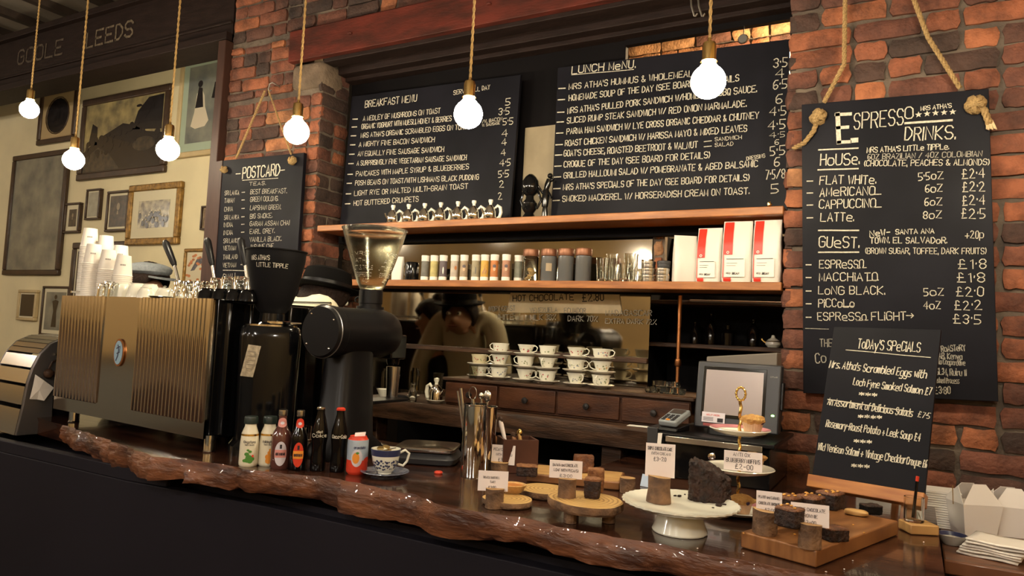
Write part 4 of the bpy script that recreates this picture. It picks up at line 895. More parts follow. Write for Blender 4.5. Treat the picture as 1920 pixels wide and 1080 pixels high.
# grinder with horizontal motor drum and clear hopper
yd = 1.76; c0 = Vector(onY(600, 621, yd)); rm = 50*mpp(c0)
G2 = thing('coffee_grinder', 'black drum shaped coffee grinder with large clear hopper', 'grinder', (c0.x, yd, ZC), 0)
zc = c0.z-ZC; DL = .36
b = MB(); MY = Matrix.Rotation(-PI/2, 4, 'X')
b.lathe([(0, 0), (rm*.93, 0), (rm, .010), (rm, .045), (rm*.97, .05), (rm*.97, .2), (rm, .21), (rm, .30), (rm*.9, .335), (rm*.6, DL), (0, DL+.004)], 40, (0, 0, zc), 0, MY); b.build('motor_drum', m['blacksatin'], G2, ang=25)
b = MB(); b.tube([(rm*1.0*math.cos(a), .012, zc+rm*1.0*math.sin(a)) for a in [i*2*PI/40 for i in range(40)]], .0022, 6, 0, True); b.build('trim_ring', m['dullsteel'], G2)
b = MB()
for a in (.6, 2.2, 3.8, 5.4): b.ball((rm*.8*math.cos(a), -.001, zc+rm*.8*math.sin(a)), .004, 8)
b.build('screw', m['chrome'], G2)
b = MB(); loft(b, [([(x*.85, y*1.3) for x, y in sq(.105)], 0, 0, .16), ([(x*.85, y*1.3) for x, y in sq(.105)], .03, 0, .16), ([(x*.8, y*1.15) for x, y in sq(.085)], .07, 0, .15), ([(x*.8, y*1.1) for x, y in sq(.072)], zc-rm*.6, 0, .15)]); b.build('column', m['blacksatin'], G2)
yh = .30; hx = Mi @ Vector((0, 0, 0)); hc = Vector(onY(699, 500, yd+yh)); hx = hc.x-c0.x
z0 = onY(692, 575, yd+yh)[2]-ZC; z1 = onY(692, 545, yd+yh)[2]-ZC; z2 = onY(700, 434, yd+yh)[2]-ZC; rb = 22*mpp(hc); rt = 60*mpp(hc)
b = MB(); b.lathe([(.050, zc+rm*.5), (.050, z0), (rb*.95, z0), (rb*.95, z0+.01), (rb, z0+.012), (rb, z1), (rb*.9, z1+.002), (0, z1+.002)], 28, (hx, yh, 0)); b.tube([(hx-rb, yh, z0+.03), (hx-rb-.02, yh, z0+.035), (hx-rb-.03, yh, z0+.028), (hx-rb-.028, yh, z0+.018)], .003, 8); b.build('hopper_collar', m['blacksatin'], G2)
b = MB(); hh = z2-z1; P = [(rb*.92, z1+.003)]+[(lerp(rb*.95, rt, (t/10)**.82), z1+.004+hh*t/10) for t in range(11)]; Q = [(r_-.003, z_) for r_, z_ in reversed(P)]
b.lathe([(P[0][0]-.003, P[0][1])]+P+[(rt+.003, z2+.004), (rt+.003, z2+.008), (rt-.004, z2+.008)]+Q[:-1], 44, (hx, yh, 0)); hp2 = lab(b.build('hopper', m['frost'], G2), 'clear plastic hopper')
b = MB(); 
def h2(z): t = max(0, min(1, (z-z1-.004)/hh)); return lerp(rb*.95, rt, t**.82)+.0015
for k, (s, z, a0, a1) in enumerate((('MRS', z1+hh*.55, .35, .95), ('ATHA', z1+hh*.44, .3, 1.0), ('LITTLE TIPPLE', z1+hh*.33, .1, 1.15), ('ESPRESSO', z1+hh*.22, .2, 1.1), ('40', z1+hh*.12, .5, .85))):
    for off in (0, 1.35):
        a_ = face(hc)-.75+off; write(b, s, (lambda A_, Z_: (lambda u, v: (hx+math.sin(A_+u)*h2(Z_+v), yh-math.cos(A_+u)*h2(Z_+v), Z_+v)))(a_, z), a0-.4, a1-.4, .013, .14, k)
b.build('hopper_writing', m['chalk'], hp2, smooth=False)
b = MB(); b.lathe([(rt-.006, z2-.035), (rt-.006, z2-.033)], 44, (hx, yh, 0)); 
yk = .39; zk = onY(705, 655, yd+yk)[2]-ZC; b = MB(); b.bb(-.03, .045, yk-.07, yk+.02, zk-.03, zk+.06); b.cyl((.0, yk, zk-.055), (.0, yk, zk), .022, .03); b.build('spout', m['blackgloss'], G2, bev=.006)
zc2 = onY(700, 742, yd+yk)[2]-ZC; b = MB(); b.lathe([(0, zc2), (.020, zc2), (.021, zc2+.005), (.026, zk-.06), (.024, zk-.06), (.019, zc2+.006), (0, zc2+.006)], 20, (-.0, yk+.005, 0)); lab(b.build('catch_cup', m['steel'], G2), 'steel catch cup')
b = MB(); b.bb(-.045, .045, .24, yk+.05, zc2-.012, zc2-.001); b.build('cup_fork', m['blacksatin'], G2, bev=.003)

# ------------------------------------------------------------------ drinks for sale
def cylmap(r, z0=0, a0=0): return lambda u, v: (math.sin(a0+u/r)*(r+.0008), -math.cos(a0+u/r)*(r+.0008), z0+v)
def patch(b, rf, u0, u1, v0, v1, off=.0006, nu=10, nv=6, shape='rect', m_=0, a0=0):
    if shape == 'oval':
        cu, cv, ru, rv = (u0+u1)/2, (v0+v1)/2, (u1-u0)/2, (v1-v0)/2; vs = []; fs = []; n = 24; rr0 = rf(cv)
        for k in range(4):
            t = k/3
            for i in range(n):
                a = 2*PI*i/n; u = cu+ru*t*math.cos(a); v = cv+rv*t*math.sin(a); r = rf(v)+off; vs.append((math.sin(a0+u/rr0)*r, -math.cos(a0+u/rr0)*r, v))
        for k in range(3):
            for i in range(n): fs.append((k*n+i, (k+1)*n+i, (k+1)*n+(i+1) % n, k*n+(i+1) % n))
        b.add(vs, fs, m_)
    else:
        vs = []; fs = []; rr0 = rf((v0+v1)/2)
        for j in range(nv+1):
            v = lerp(v0, v1, j/nv); r = rf(v)+off
            for i in range(nu+1): u = lerp(u0, u1, i/nu); vs.append((math.sin(a0+u/rr0)*r, -math.cos(a0+u/rr0)*r, v))
        for j in range(nv):
            for i in range(nu): fs.append((j*(nu+1)+i, j*(nu+1)+i+1, (j+1)*(nu+1)+i+1, (j+1)*(nu+1)+i))
        b.add(vs, fs, m_)
def rf_of(prof):
    def f(z):
        for (r0, z0), (r1, z1) in zip(prof, prof[1:]):
            if z1 > z0 and z0 <= z <= z1: return r0+(r1-r0)*(z-z0)/(z1-z0)
        return prof[-1][0]
    return f
def place(px, py, z=None): p = onZ(px, py, ZC if z is None else z); return p, mpp(p)
def milk_bottle(px, py, label, fig, top, second):
    p, u = place(px, py); T = thing('milkshake_bottle', label, 'bottle', p, face(p), 'cream coloured drink bottles'); h = (py-top)*u; r = 17.5*u
    pf = [(r*.86, 0), (r*.97, .004), (r, .01), (r*.98, h*.45), (r*.88, h*.66), (r*.60, h*.80), (r*.58, h*.86)]
    b = MB(); b.lathe([(0, 0)]+pf+[(0, h*.86)], 28); b.build('bottle_body', m['milk'], T)
    b = MB(); b.lathe([(r*.66, h*.85), (r*.72, h*.86), (r*.72, h*.97), (r*.66, h), (0, h)], 28); b.build('cap', m['milkcap'], T)
    rf = rf_of(pf); b = MB(); patch(b, rf, -.030*1.2, .036, h*.615, h*.655, .0007); b.build('gold_band', m['gold'], T)
    b = MB(); write(b, second, cylmap(r*.98, h*.48), -.018, .018, .007, .16); write(b, 'THICK SHAKE', cylmap(r*.98, h*.43), -.014, .014, .0035, .2)
    b.build('printed_text', m['ink'], T, smooth=False)
    b = MB(); Rr = random.Random(px)
    if fig == 'green':
        for k, (u_, v_, s) in enumerate(((-.004, .14, .009), (.004, .12, .008), (-.012, .13, .006), (.010, .16, .007), (0, .20, .009), (-.006, .26, .007), (.003, .31, .005), (-.003, .34, .004))): patch(b, rf, u_-s, u_+s, h*v_-s*.8, h*v_+s*.8, .0007+.0001*k, shape='oval')
        b.build('printed_leaves', m['green'], T); b = MB(); patch(b, rf, .008, .014, h*.2, h*.25, .002, shape='oval'); b.build('printed_berry', m['red'], T)
    else:
        for k, (u_, v_, s) in enumerate(((.002, .12, .009), (.0, .2, .008), (.004, .28, .006), (.006, .34, .004))): patch(b, rf, u_-s, u_+s, h*v_-s, h*v_+s, .0007+.0001*k, shape='oval')
        b.build('printed_fruit', m['orange'], T)
    return T
milk_bottle(465, 873, 'leftmost cream drink bottle with green leaf print and dark cap', 'green', 781, 'Kingstons')
milk_bottle(501, 872, 'cream drink bottle with orange fruit print behind the pink labelled bottle', 'orange', 781, 'Folkingtons')
def soda(px, py, top, rpx, label, glassm, lm, bandm, necklm, txt, cat='bottle'):
    p, u = place(px, py); T = thing('soda_bottle', label, cat, p, face(p)); h = (py-top)*u; r = rpx*u
    pf = [(r*.9, 0), (r, .005), (r, h*.52), (r*.9, h*.60), (r*.55, h*.70), (r*.42, h*.78), (r*.40, h*.90)]
    b = MB(); b.lathe([(0, 0)]+pf+[(0, h*.90)], 30); b.build('bottle_body', m[glassm], T)
    b = MB(); b.lathe([(r*.44, h*.89), (r*.47, h*.90), (r*.45, h*.93), (r*.47, h*.95), (r*.45, h*.99), (r*.3, h), (0, h)], 24); b.build('cap', m['steel'], T)
    rf = rf_of(pf); b = MB(); patch(b, rf, -r*.62, r*.62, h*.06, h*.47, .0006, shape='oval'); L_ = b.build('label', m[lm], T)
    b = MB(); patch(b, rf, -r*.58, r*.58, h*.20, h*.33, .0012); L2 = b.build('label_band', m[bandm], L_)
    b = MB(); write(b, txt, lambda a, c: (math.sin(a/r)*(r+.0018), -math.cos(a/r)*(r+.0018), h*.24+c), -r*.45, r*.45, h*.04, .18); patch(b, rf, -.003, .003, h*.35, h*.42, .0014); b.build('label_lettering', m['ink'], L_, smooth=False)
    b = MB(); patch(b, rf, -r*.42, r*.42, h*.70, h*.86, .0022, shape='oval'); nl = b.build('neck_label', m[necklm], T)
    b = MB(); patch(b, rf, -r*.16, r*.16, h*.75, h*.80, .0034, shape='oval'); b.build('neck_emblem', m['lilac'], nl)
soda(524, 877, 768, 18, 'dark bottle with pink and white oval label', 'pinkglass', 'lilac', 'pink', 'pink', 'ROSE LEMONADE')
soda(557, 880, 769, 16, 'dark bottle with orange-red oval label and red neck label', 'darkglass', 'red', 'orange', 'red', 'GINGER BEER')
def cola(px, py, top, label, capm, l1, l2):
    p, u = place(px, py); T = thing('cola_bottle', label, 'bottle', p, face(p)); h = (py-top)*u; r = 15.3*u
    pf = [(r*.85, 0), (r*.93, .004), (r*.92, h*.16), (r*.84, h*.28), (r*.90, h*.42), (r, h*.52), (r*.97, h*.62), (r*.68, h*.78), (r*.46, h*.90), (r*.46, h*.96)]
    b = MB(); b.lathe([(0, 0)]+pf+[(0, h*.96)], 36, wob=lambda a, j: 1+(.018*math.cos(12*a) if 1 < j < 5 or j == 8 else 0)); b.build('bottle_body', m['darkglass'], T)
    b = MB(); b.lathe([(r*.52, h*.955), (r*.54, h*.96), (r*.50, h*.99), (r*.35, h), (0, h)], 22, wob=lambda a, j: 1+(.04*math.cos(20*a) if j < 2 else 0)); b.build('cap', m[capm], T)
    b = MB()
    if l1: write(b, l1, cylmap(r, h*.60), -r*.35, r*.35, h*.035, .2)
    write(b, l2, cylmap(r, h*.535), -r*.95, r*.95, h*.05, .2, 3, .15 if not l1 else 0)
    b.build('printed_name', m['chalk'], T, smooth=False)
cola(595, 882, 763, 'dark cola bottle with silver cap and diet lettering', 'steel', 'diet', 'Coke')
cola(632, 884, 765, 'dark cola bottle with red cap and white script', 'red', '', 'Coca-Cola')
p, u = place(668, 888); r = 19.5*u; h = 72*u
T = thing('drinks_can', 'orange and pale blue fizzy drink can with a paper lid cover', 'can', p, face(p)+.15)
b = MB(); b.lathe([(0, 0), (r*.78, 0), (r*.98, h*.06), (r, h*.09), (r, h*.38)], 32); b.build('lower_can', m['red'], T)
b = MB(); b.lathe([(r, h*.38), (r, h*.86), (r*.98, h*.89)], 32); cn = b.build('upper_can', m['canblue'], T)
b = MB(); b.lathe([(r*.98, h*.885), (r*.80, h*.95), (r*.80, h*.975), (r*.74, h*.96), (0, h*.96)], 32); b.build('can_top', m['red'], T)
rf = lambda z: r
b = MB(); patch(b, rf, -r*.75, r*.35, h*.22, h*.66, .0006, shape='oval'); b.build('label_disc', m['lilac'], cn)
b = MB(); patch(b, rf, -r*.62, r*.05, h*.3, h*.58, .0010, shape='oval'); b.build('printed_orange', m['orange'], cn)
b = MB(); patch(b, rf, -r*.3, r*.0, h*.54, h*.60, .0014, shape='oval'); b.build('printed_leaf', m['green'], cn)
b = MB(); write(b, 'aranciata', cylmap(r, h*.68), -r*.5, r*.6, h*.06, .2); b.build('printed_name', m['blue'], cn, smooth=False)
b = MB(); patch(b, rf, r*.5, r*1.5, h*.30, h*.46, .0006, shape='oval'); b.build('printed_wave', m['red'], cn)
b = MB(); b.add([(-.012, .0, h*.96), (.02, .002, h*.965), (.022, .004, h*1.07), (-.010, .004, h*1.05)], [(0, 1, 2, 3)]); b.build('paper_tab', m['card'], T, smooth=False, solid=.0006)
# tip cup of coins on its saucer
p, u = place(721, 893); S_ = thing('saucer', 'blue grey patterned saucer under the coin filled teacup', 'saucer', p, 0)
R_ = 45.5*u; b = MB(); b.lathe([(0, .0), (R_*.55, 0), (R_*.58, .004), (R_*.8, .008), (R_, .016), (R_*.99, .018), (R_*.78, .011), (R_*.55, .008), (0, .008)], 44, wob=lambda a, j: 1+.006*math.cos(24*a)); b.build('dish', mat('blue_grey_glaze', (.20, .21, .25), .22, col2=(.08, .09, .14), vscale=60, coat=.3), S_)
rc = 27.5*u; hc_ = 46*u; p2 = (p[0], p[1], ZC+.009)
C_ = thing('teacup', 'blue and white willow patterned teacup filled with coins', 'teacup', p2, face(p))
pf = [(rc*.45, 0), (rc*.46, .004), (rc*.62, hc_*.14), (rc*.86, hc_*.45), (rc*.96, hc_*.75), (rc, hc_)]; rf = rf_of(pf)
b = MB(); b.lathe([(0, 0)]+pf+[(rc*.96, hc_), (rc*.80, hc_*.5), (rc*.4, .01), (0, .01)], 40); b.build('cup_body', m['white'], C_)
b = MB(); b.lathe([(rf(hc_*.74)+.0008, hc_*.74), (rf(hc_*.9)+.0008, hc_*.88), (rc+.0008, hc_)], 40); band = MB(); band.v, band.f, band.m, band.t = b.v, b.f[:-2], b.m[:-2], b.t; band.build('blue_band', m['blue'], C_)
b = MB(); Rr = random.Random(9)
for k in range(60): 
    a_ = -1.7+(k % 20)*.17+Rr.uniform(-.05, .05); s = Rr.uniform(.0018, .0042); v = hc_*(.2+.14*(k//20)+Rr.uniform(0, .10)); patch(b, rf, a_*rc*.85-s, a_*rc*.85+s, v-s, v+s, .0006+.00001*k, shape='oval')
b.build('willow_print', m['blue'], C_)
b = MB(); b.tube([(rc*.9, .0, hc_*.82), (rc*1.3, 0, hc_*.95), (rc*1.58, 0, hc_*.82), (rc*1.45, 0, hc_*.5), (rc*1.2, 0, hc_*.32), (rc*.85, 0, hc_*.38)], .0038, 8); b.build('handle', m['white'], C_)
cd = [( -.014, -.004, 0, .1), (.012, -.010, .2, .0), (.0, .010, -.2, .2), (.016, .008, .1, -.2), (-.006, -.016, .25, .1), (.002, -.002, .1, .3), (-.016, .012, -.1, .2)]
for k, (x, y, rx, ry) in enumerate(cd):
    T = thing('coin', 'small brass and silver coin heaped in the willow pattern teacup', 'coin', (p[0]+x*1.1, p[1]+y*1.1, p2[2]+hc_*.90+.0024*k), 0, 'coins in the teacup')
    b = MB(); b.lathe([(0, 0), (.011, 0), (.0115, .0008), (.011, .0017), (0, .0017)], 20, (0, 0, 0), 0, Matrix.Rotation(rx, 4, 'X') @ Matrix.Rotation(ry, 4, 'Y')); b.build('coin_disc', m['coin'] if k % 3 else m['steel'], T)
b = thing('coin', 'pile of coins filling the teacup', 'coins', (p[0], p[1], p2[2])); b['kind'] = 'stuff'; q = MB(); q.blob((0, 0, hc_*.35), rc*1.45, rc*1.45, hc_*.54, 3, .05); q.build('coin_pile', m['coin'], b); b.name = 'coin_heap'
# scales
p = onZ(782, 868, ZC); T = thing('weighing_scale', 'flat steel kitchen scale behind the coin cup', 'scale', (p[0], p[1]+.06, ZC), .42)
b = MB(); loft(b, [([(x*1.1, y) for x, y in sq(.095, 28, .35)], .004, 0, 0), ([(x*1.12, y*1.02) for x, y in sq(.098, 28, .35)], .02, 0, 0), ([(x*1.0, y*.9) for x, y in sq(.095, 28, .35)], .038, 0, 0)]); b.build('scale_body', m['darkgrey'], T)
b = MB(); loft(b, [([(x*1.02, y*.98) for x, y in sq(.098, 28, .3)], .042, 0, 0), ([(x*1.04, y*1.0) for x, y in sq(.098, 28, .3)], .046, 0, 0), ([(x*1.04, y*1.0) for x, y in sq(.098, 28, .3)], .052, 0, 0), ([(x*1.0, y*.96) for x, y in sq(.098, 28, .3)], .054, 0, 0)]); b.build('weighing_plate', m['steel'], T)
for x in (-.08, .08):
    for y in (-.07, .07): b = MB(); b.lathe([(.010, 0), (.010, .005)], 12, (x, y, 0)); b.build('foot', m['rubber'], T)
b = MB(); b.lathe([(.012, 0), (.014, .004), (.010, .008), (0, .008)], 16); pz_ = onZ(822, 888, ZC); T = thing('bottle_cap', 'tiny red cap lying on the slab by the scale', 'cap', pz_); b.build('cap', m['red'], T)
# tall steel pots with tools
def steelpot(px, py, r, h, label):
    p = onZ(px, py, ZC); p = (p[0], p[1]+r, ZC); T = thing('utensil_pot', label, 'pot', p, 0)
    b = MB(); b.lathe([(0, 0), (r*.97, 0), (r, .004), (r, h-.004), (r*1.05, h-.002), (r*1.05, h+.001), (r*.96, h+.001), (r*.95, .006), (0, .006)], 32); b.build('pot_body', m['chrome'], T); return p
pA = steelpot(873, 897, .037, .222, 'tall shiny steel pot holding tongs at the front of the bar')
pB = steelpot(899, 884, .031, .205, 'slimmer steel pot close behind the tall shiny pot')
def tool(name, label, base, top, r, mt, head=None, cat='utensil'):
    T = thing(name, label, cat, base, 0); a = Vector((0, 0, 0)); c = Vector(top)-Vector(base)
    b = MB(); b.tube([a, a.lerp(c, .5), c], r, 8, 0, False, .5); b.build('shaft', m[mt], T)
    if head: head(T, c)
    return T
def hd_ring(T, c): b = MB(); b.tube([c+Vector((.014*math.cos(t), 0, .018+.020*math.sin(t))) for t in [i*2*PI/18 for i in range(18)]], .0013, 6, 0, True); b.build('ring', m['steel'], T)
def hd_knob(T, c): b = MB(); b.ball(c, .011, 12, 0, 1, .6, 1); b.build('knob', m['steel'], T)
def hd_spoon(T, c): b = MB(); b.ball(c+Vector((0, 0, .012)), .015, 14, 0, 1, .35, 1.3); b.build('bowl', m['steel'], T)
zb_ = ZC+.012; Yp = pA[1]
tool('kitchen_tongs', 'steel tongs standing in the tall shiny pot', (pA[0]-.012, Yp, zb_), onY(864, 728, Yp), .005, 'steel'); tool('cake_slice', 'steel cake slice handle standing in the tall pot', (pA[0]-.018, Yp+.008, zb_), onY(858, 733, Yp+.008), .004, 'steel')
tool('whisk', 'steel utensil with ring handle in the tall pot', (pA[0]+.008, Yp+.006, zb_), onY(886, 748, Yp+.006), .006, 'steel', hd_ring)
tool('serving_spoon', 'steel spoon in the slim pot, left of two', (pB[0]-.004, pB[1], zb_), onY(902, 742, pB[1]), .004, 'steel', hd_knob); tool('serving_spoon', 'steel spoon in the slim pot, right of two', (pB[0]+.010, pB[1]+.004, zb_), onY(913, 750, pB[1]+.004), .004, 'steel', hd_spoon)
# ------------------------------------------------------------------ back counter in the opening
ZB = 1.178; YB = 2.62
bc = thing('back_counter', 'thick worn wooden counter under the mirror behind the bar', 'counter')
b = MB(); Rr = random.Random(2); x0, x1 = -2.30, -.80; n = 40
vs = []; fs = []
for i in range(n+1):
    x = lerp(x0, x1, i/n)
    for (y, z) in ((YB+Rr.uniform(0, .004), ZB), (YB-.006+Rr.uniform(-.003, .003), ZB-.012), (YB+Rr.uniform(-.004, .006), ZB-.05), (YB+.004, ZB-.082), (3.03, ZB-.082), (3.03, ZB)): vs.append((x, y, z))
for i in range(n):
    for j in range(6): fs.append((i*6+j, i*6+(j+1) % 6, (i+1)*6+(j+1) % 6, (i+1)*6+j))
fs += [tuple(range(5, -1, -1)), tuple(n*6+j for j in range(6))]; b.add(vs, fs); b.build('worktop', m['oldwood'], bc, ang=50)
for x in (-2.22, -1.6, -1.02): b = MB(); b.bb(x-.04, x+.04, YB+.05, YB+.13, 0, ZB-.083); b.build('leg', m['oldwood'], bc, bev=.004)
b = MB(); b.bb(x0, -.97, 2.98, 3.02, 0, ZB-.083); b.build('back_panel', m['blackwall'], bc)
# low drawer unit
DX0, DX1, DY, DZ = -1.83, -.72, 2.70, ZB+.001
ZD = onY(930, 712, 2.78)[2]
du = thing('drawer_unit', 'low dark wooden unit of small drawers carrying the stacked teacups', 'drawers')
b = MB(); b.bb(DX0+.004, DX1-.004, DY+.006, 3.02, DZ, ZD-.014); b.build('body', m['drawer'], du, bev=.002)
b = MB(); b.bb(DX0-.01, DX1+.012, DY-.012, 3.025, ZD-.014, ZD); b.build('top', m['oldwood'], du, bev=.004)
dw = (DX1-DX0)/4
for i in range(4):
    a = DX0+dw*i+.006; c = DX0+dw*(i+1)-.006; b = MB(); b.bb(a, c, DY-.006, DY+.006, DZ+.010, ZD-.022); d = b.build('drawer', m['drawer'], du, bev=.0025)
    b = MB(); b.lathe([(0, 0), (.008, 0), (.007, .008), (.014, .016), (.012, .022), (0, .024)], 16, ((a+c)/2, DY-.006, (DZ+ZD)/2-.008), 0, Matrix.Rotation(PI/2, 4, 'X')); b.build('knob', m['knob'], d)
# teacups on saucers
def saucer(r, loc, label, rz=0, group='saucers in the cup stacks'):
    T = thing('saucer', label, 'saucer', loc, rz, group); b = MB(); b.lathe([(0, 0), (r*.5, 0), (r*.52, .003), (r*.8, .006), (r, .013), (r*.98, .0145), (r*.78, .009), (r*.5, .005), (0, .005)], 30, wob=lambda a, j: 1+.012*math.cos(16*a)); b.build('dish', m['saucer'], T); return T
m['saucer'] = mat('saucer_glaze', (.52, .48, .41), .2, coat=.3)
def teacup(r, h, loc, rz, label, prints, shape=0, body='white', group='teacups in the cup stacks'):
    T = thing('teacup', label, 'teacup', loc, rz, group)
    pf = [[(r*.50, 0), (r*.48, .004), (r*.56, h*.12), (r*.72, h*.45), (r*.86, h*.8), (r, h)], [(r*.52, 0), (r*.5, .004), (r*.70, h*.14), (r*.84, h*.4), (r*.88, h*.75), (r, h)]][shape]
    b = MB(); b.lathe([(0, 0)]+pf+[(r*.95, h), (r*.66, h*.4), (r*.4, .008), (0, .008)], 28); b.build('cup_body', m[body], T)
    b = MB(); b.tube([(r*.78, 0, h*.82), (r*1.15, 0, h*.92), (r*1.42, 0, h*.74), (r*1.3, 0, h*.42), (r*.95, 0, h*.28), (r*.6, 0, h*.25)], .0024, 8); b.build('handle', m[body], T)
    rf = rf_of(pf); R = random.Random(label)
    b = MB()
    ca = -PI/2-rz   # cup front towards the bar, in the cup's own turn
    for k, mt_ in enumerate(prints):
        b = MB()
        for j in range(5 if k < 2 else 3):
            a_ = R.uniform(-.9, .9)+face(loc)-rz; s = R.uniform(.0018, .0036)/(1+k*.3); v = h*R.uniform(.3, .7); patch(b, rf, -s, s, v-s, v+s, .0006+.0001*j+.0004*k, shape='oval', a0=a_)
        b.build('painted_flowers', m[mt_], T)
    return T
m['rose'] = mat('cup_rose_paint', (.42, .08, .09), .4); m['sage'] = mat('cup_sage_paint', (.20, .24, .12), .4); m['slateb'] = mat('cup_slate_paint', (.20, .23, .30), .4); m['cream'] = mat('cream_porcelain', (.62, .55, .36), .2, coat=.3)
ordn = ['leftmost', 'second', 'third', 'fourth', 'fifth', 'rightmost']
YC = 2.79; levels = [[-1], [1], [1], [1], [1], [1]]
cx = [898, 935, 983, 1025, 1079, 1127]; nst = [2, 3, 3, 3, 3, 3]
hand = [[0, 0], [PI, PI, PI], [0, PI, 0], [PI, -PI/2, PI*.7], [-.6, 0, .3], [-PI/2, PI, 0]]
prn = [[('rose', 'sage'), ('sage', 'rose')], [('slateb',), ('rose', 'sage'), ('rose',)], [('rose', 'sage'), ('sage',), ('rose', 'sage')], [('sage', 'rose'), ('sage',), ('sage',)], [('sage', 'slateb'), ('slateb', 'sage'), ('rose',)], [('sage', 'slateb'), ('sage', 'nut'), ('slateb', 'rose')]]
desc = [['patterned', 'green and gold flowered'], ['blue sprigged', 'pink flowered', 'red dotted'], ['red flowered', 'pale green sprigged', 'red and green flowered'], ['busy flowered', 'thin sprigged', 'wide plain'], ['grey leaf printed', 'blue flowered', 'lightly dotted'], ['dark leaf printed', 'gold sprigged', 'blue sprigged']]
lvn = ['bottom', 'middle', 'top']
for i in range(6):
    p = onY(cx[i], 712, YC); z = ZD+.001
    for k in range(nst[i]):
        r = .0405 if k < nst[i]-1 or i == 5 else .039; h = .049 if k < 2 else .043
        if i == 0: h = .046
        pos = (p[0]+Rr.uniform(-.003, .003), YC, z)
        lv = lvn[k] if nst[i] == 3 else ['lower', 'upper'][k]
        saucer(.056, pos, 'pale saucer at the %s of the %s stack of teacups' % (lv, ordn[i]), 0)
        teacup(r, h, (pos[0], pos[1], z+.0065), hand[i][k], '%s teacup, %s of the %s stack' % (desc[i][k], lv, ordn[i]), prn[i][k], (i+k) % 2, 'cream' if (i == 0 and k == 1) else 'white')
        z += .0065+h+.0005
p = onY(888, 714, 2.74); tumbler('small_glass', 'small frosted glass in front of the leftmost cup stack', (p[0], 2.735, ZD), .020, .060, mt='frost')
for i, (px, py) in enumerate(((1222, 738), (1247, 738), (1272, 740), (1235, 722), (1262, 722))):
    p = onY(px, py, 2.80); zz = ZD+.001 if i < 3 else ZD+.026; T = thing('glass_dish', ['leftmost lower glass dish on the drawer unit', 'middle lower glass dish on the drawer unit', 'rightmost lower glass dish on the drawer unit', 'left upper glass dish stacked on the others', 'right upper glass dish stacked on the others'][i], 'dish', (p[0], 2.80+(i % 2)*.01, zz), 0, 'glass dishes on the drawer unit')
    b = MB(); b.lathe([(0, 0), (.024, 0), (.028, .006), (.029, .022), (.026, .022), (.024, .006), (0, .005)], 20, wob=lambda a, j: 1+.02*math.cos(12*a)); b.build('dish', m['glass'], T)
# pots with white stoppers: on the back counter and along the top shelf
def milkpot(loc, rz, label, s=1.0, group=None):
    T = thing('steel_teapot', label, 'teapot', loc, rz, group)
    b = MB(); b.lathe([(0, 0), (.024*s, 0), (.026*s, .003), (.0255*s, .03*s), (.021*s, .046*s), (.012*s, .056*s), (.009*s, .060*s), (0, .061*s)], 24); b.build('pot_body', m['chrome'], T)
    b = MB(); b.lathe([(.0065*s, .060*s), (.006*s, .066*s), (.010*s, .074*s), (.0095*s, .082*s), (0, .084*s)], 16); b.build('lid_knob', m['white'], T)
    b = MB(); b.tube([(.020*s, 0, .048*s), (.030*s, 0, .058*s), (.042*s, 0, .050*s), (.045*s, 0, .030*s), (.040*s, 0, .010*s), (.028*s, 0, .006*s)], [.004*s, .0065*s, .007*s, .0075*s, .007*s, .004*s], 10); b.build('handle', m['white'], T)
    b = MB(); b.tube([(-.023*s, 0, .022*s), (-.032*s, 0, .034*s), (-.037*s, 0, .045*s)], [.006*s, .0045*s, .0035*s], 8); b.build('spout', m['chrome'], T)
    return T
sv = ['leftmost', 'second', 'third', 'fourth', 'fifth', 'sixth', 'rightmost']
for i, px in enumerate((740, 769, 799, 829, 861, 891, 922)):
    p = onY(px, 405, 2.86); milkpot((p[0], 2.845, Z1+.001), .35, '%s of the seven small steel teapots on the upper shelf' % sv[i], 1.12, 'small steel teapots on the upper shelf')
p = onY(817, 745, 2.70); T = saucer(.042, (p[0], 2.70, ZB+.002), 'white saucer under the steel teapot on the back counter', 0, None); milkpot((p[0], 2.70, ZB+.010), PI-.1, 'steel teapot with white knob on a saucer on the back counter', 1.25)
p = onY(836, 735, 2.74); 
p = onY(773, 748, 2.66); T = thing('small_bottle', 'little clear glass bottle of water on the back counter', 'bottle', (p[0], 2.66, ZB+.001)); b = MB(); b.lathe([(0, 0), (.019, 0), (.020, .004), (.020, .045), (.011, .062), (.010, .076), (.012, .078), (.012, .084), (.009, .084), (.008, .064), (.0175, .044), (.0175, .006), (0, .005)], 20); b.build('bottle_glass', m['glass'], T)
p = onY(771, 726, 2.78); T = saucer(.032, (p[0], 2.80, ZB+.002), 'small white dish behind the clear glass bottle', 0, None)
p = onY(738, 722, 2.86); T = thing('strainer_cup', 'perforated steel cutlery cup at the back of the counter', 'cup', (p[0], 2.86, ZB+.001)); b = MB(); b.lathe([(0, 0), (.020, 0), (.028, .095), (.030, .097), (.027, .097), (.018, .004), (0, .004)], 24); c_ = b.build('cup_body', m['dullsteel'], T); b = MB(); rfn = lambda z: .020+.008*z/.095
for r_ in range(5):
    for k in range(5): patch(b, rfn, -.002, .002, .02+.014*r_, .026+.014*r_, .0005, shape='oval', a0=face(p)-.8+k*.4)
b.build('hole', m['blackmatt'], c_)
p = onY(720, 722, 2.74); T = thing('white_bowl', 'small white bowl behind the grinder catch cup', 'bowl', (p[0], 2.74, ZB+.001)); b = MB(); b.lathe([(0, 0), (.018, 0), (.034, .036), (.032, .036), (.016, .004), (0, .004)], 24); b.build('bowl_body', m['white'], T)
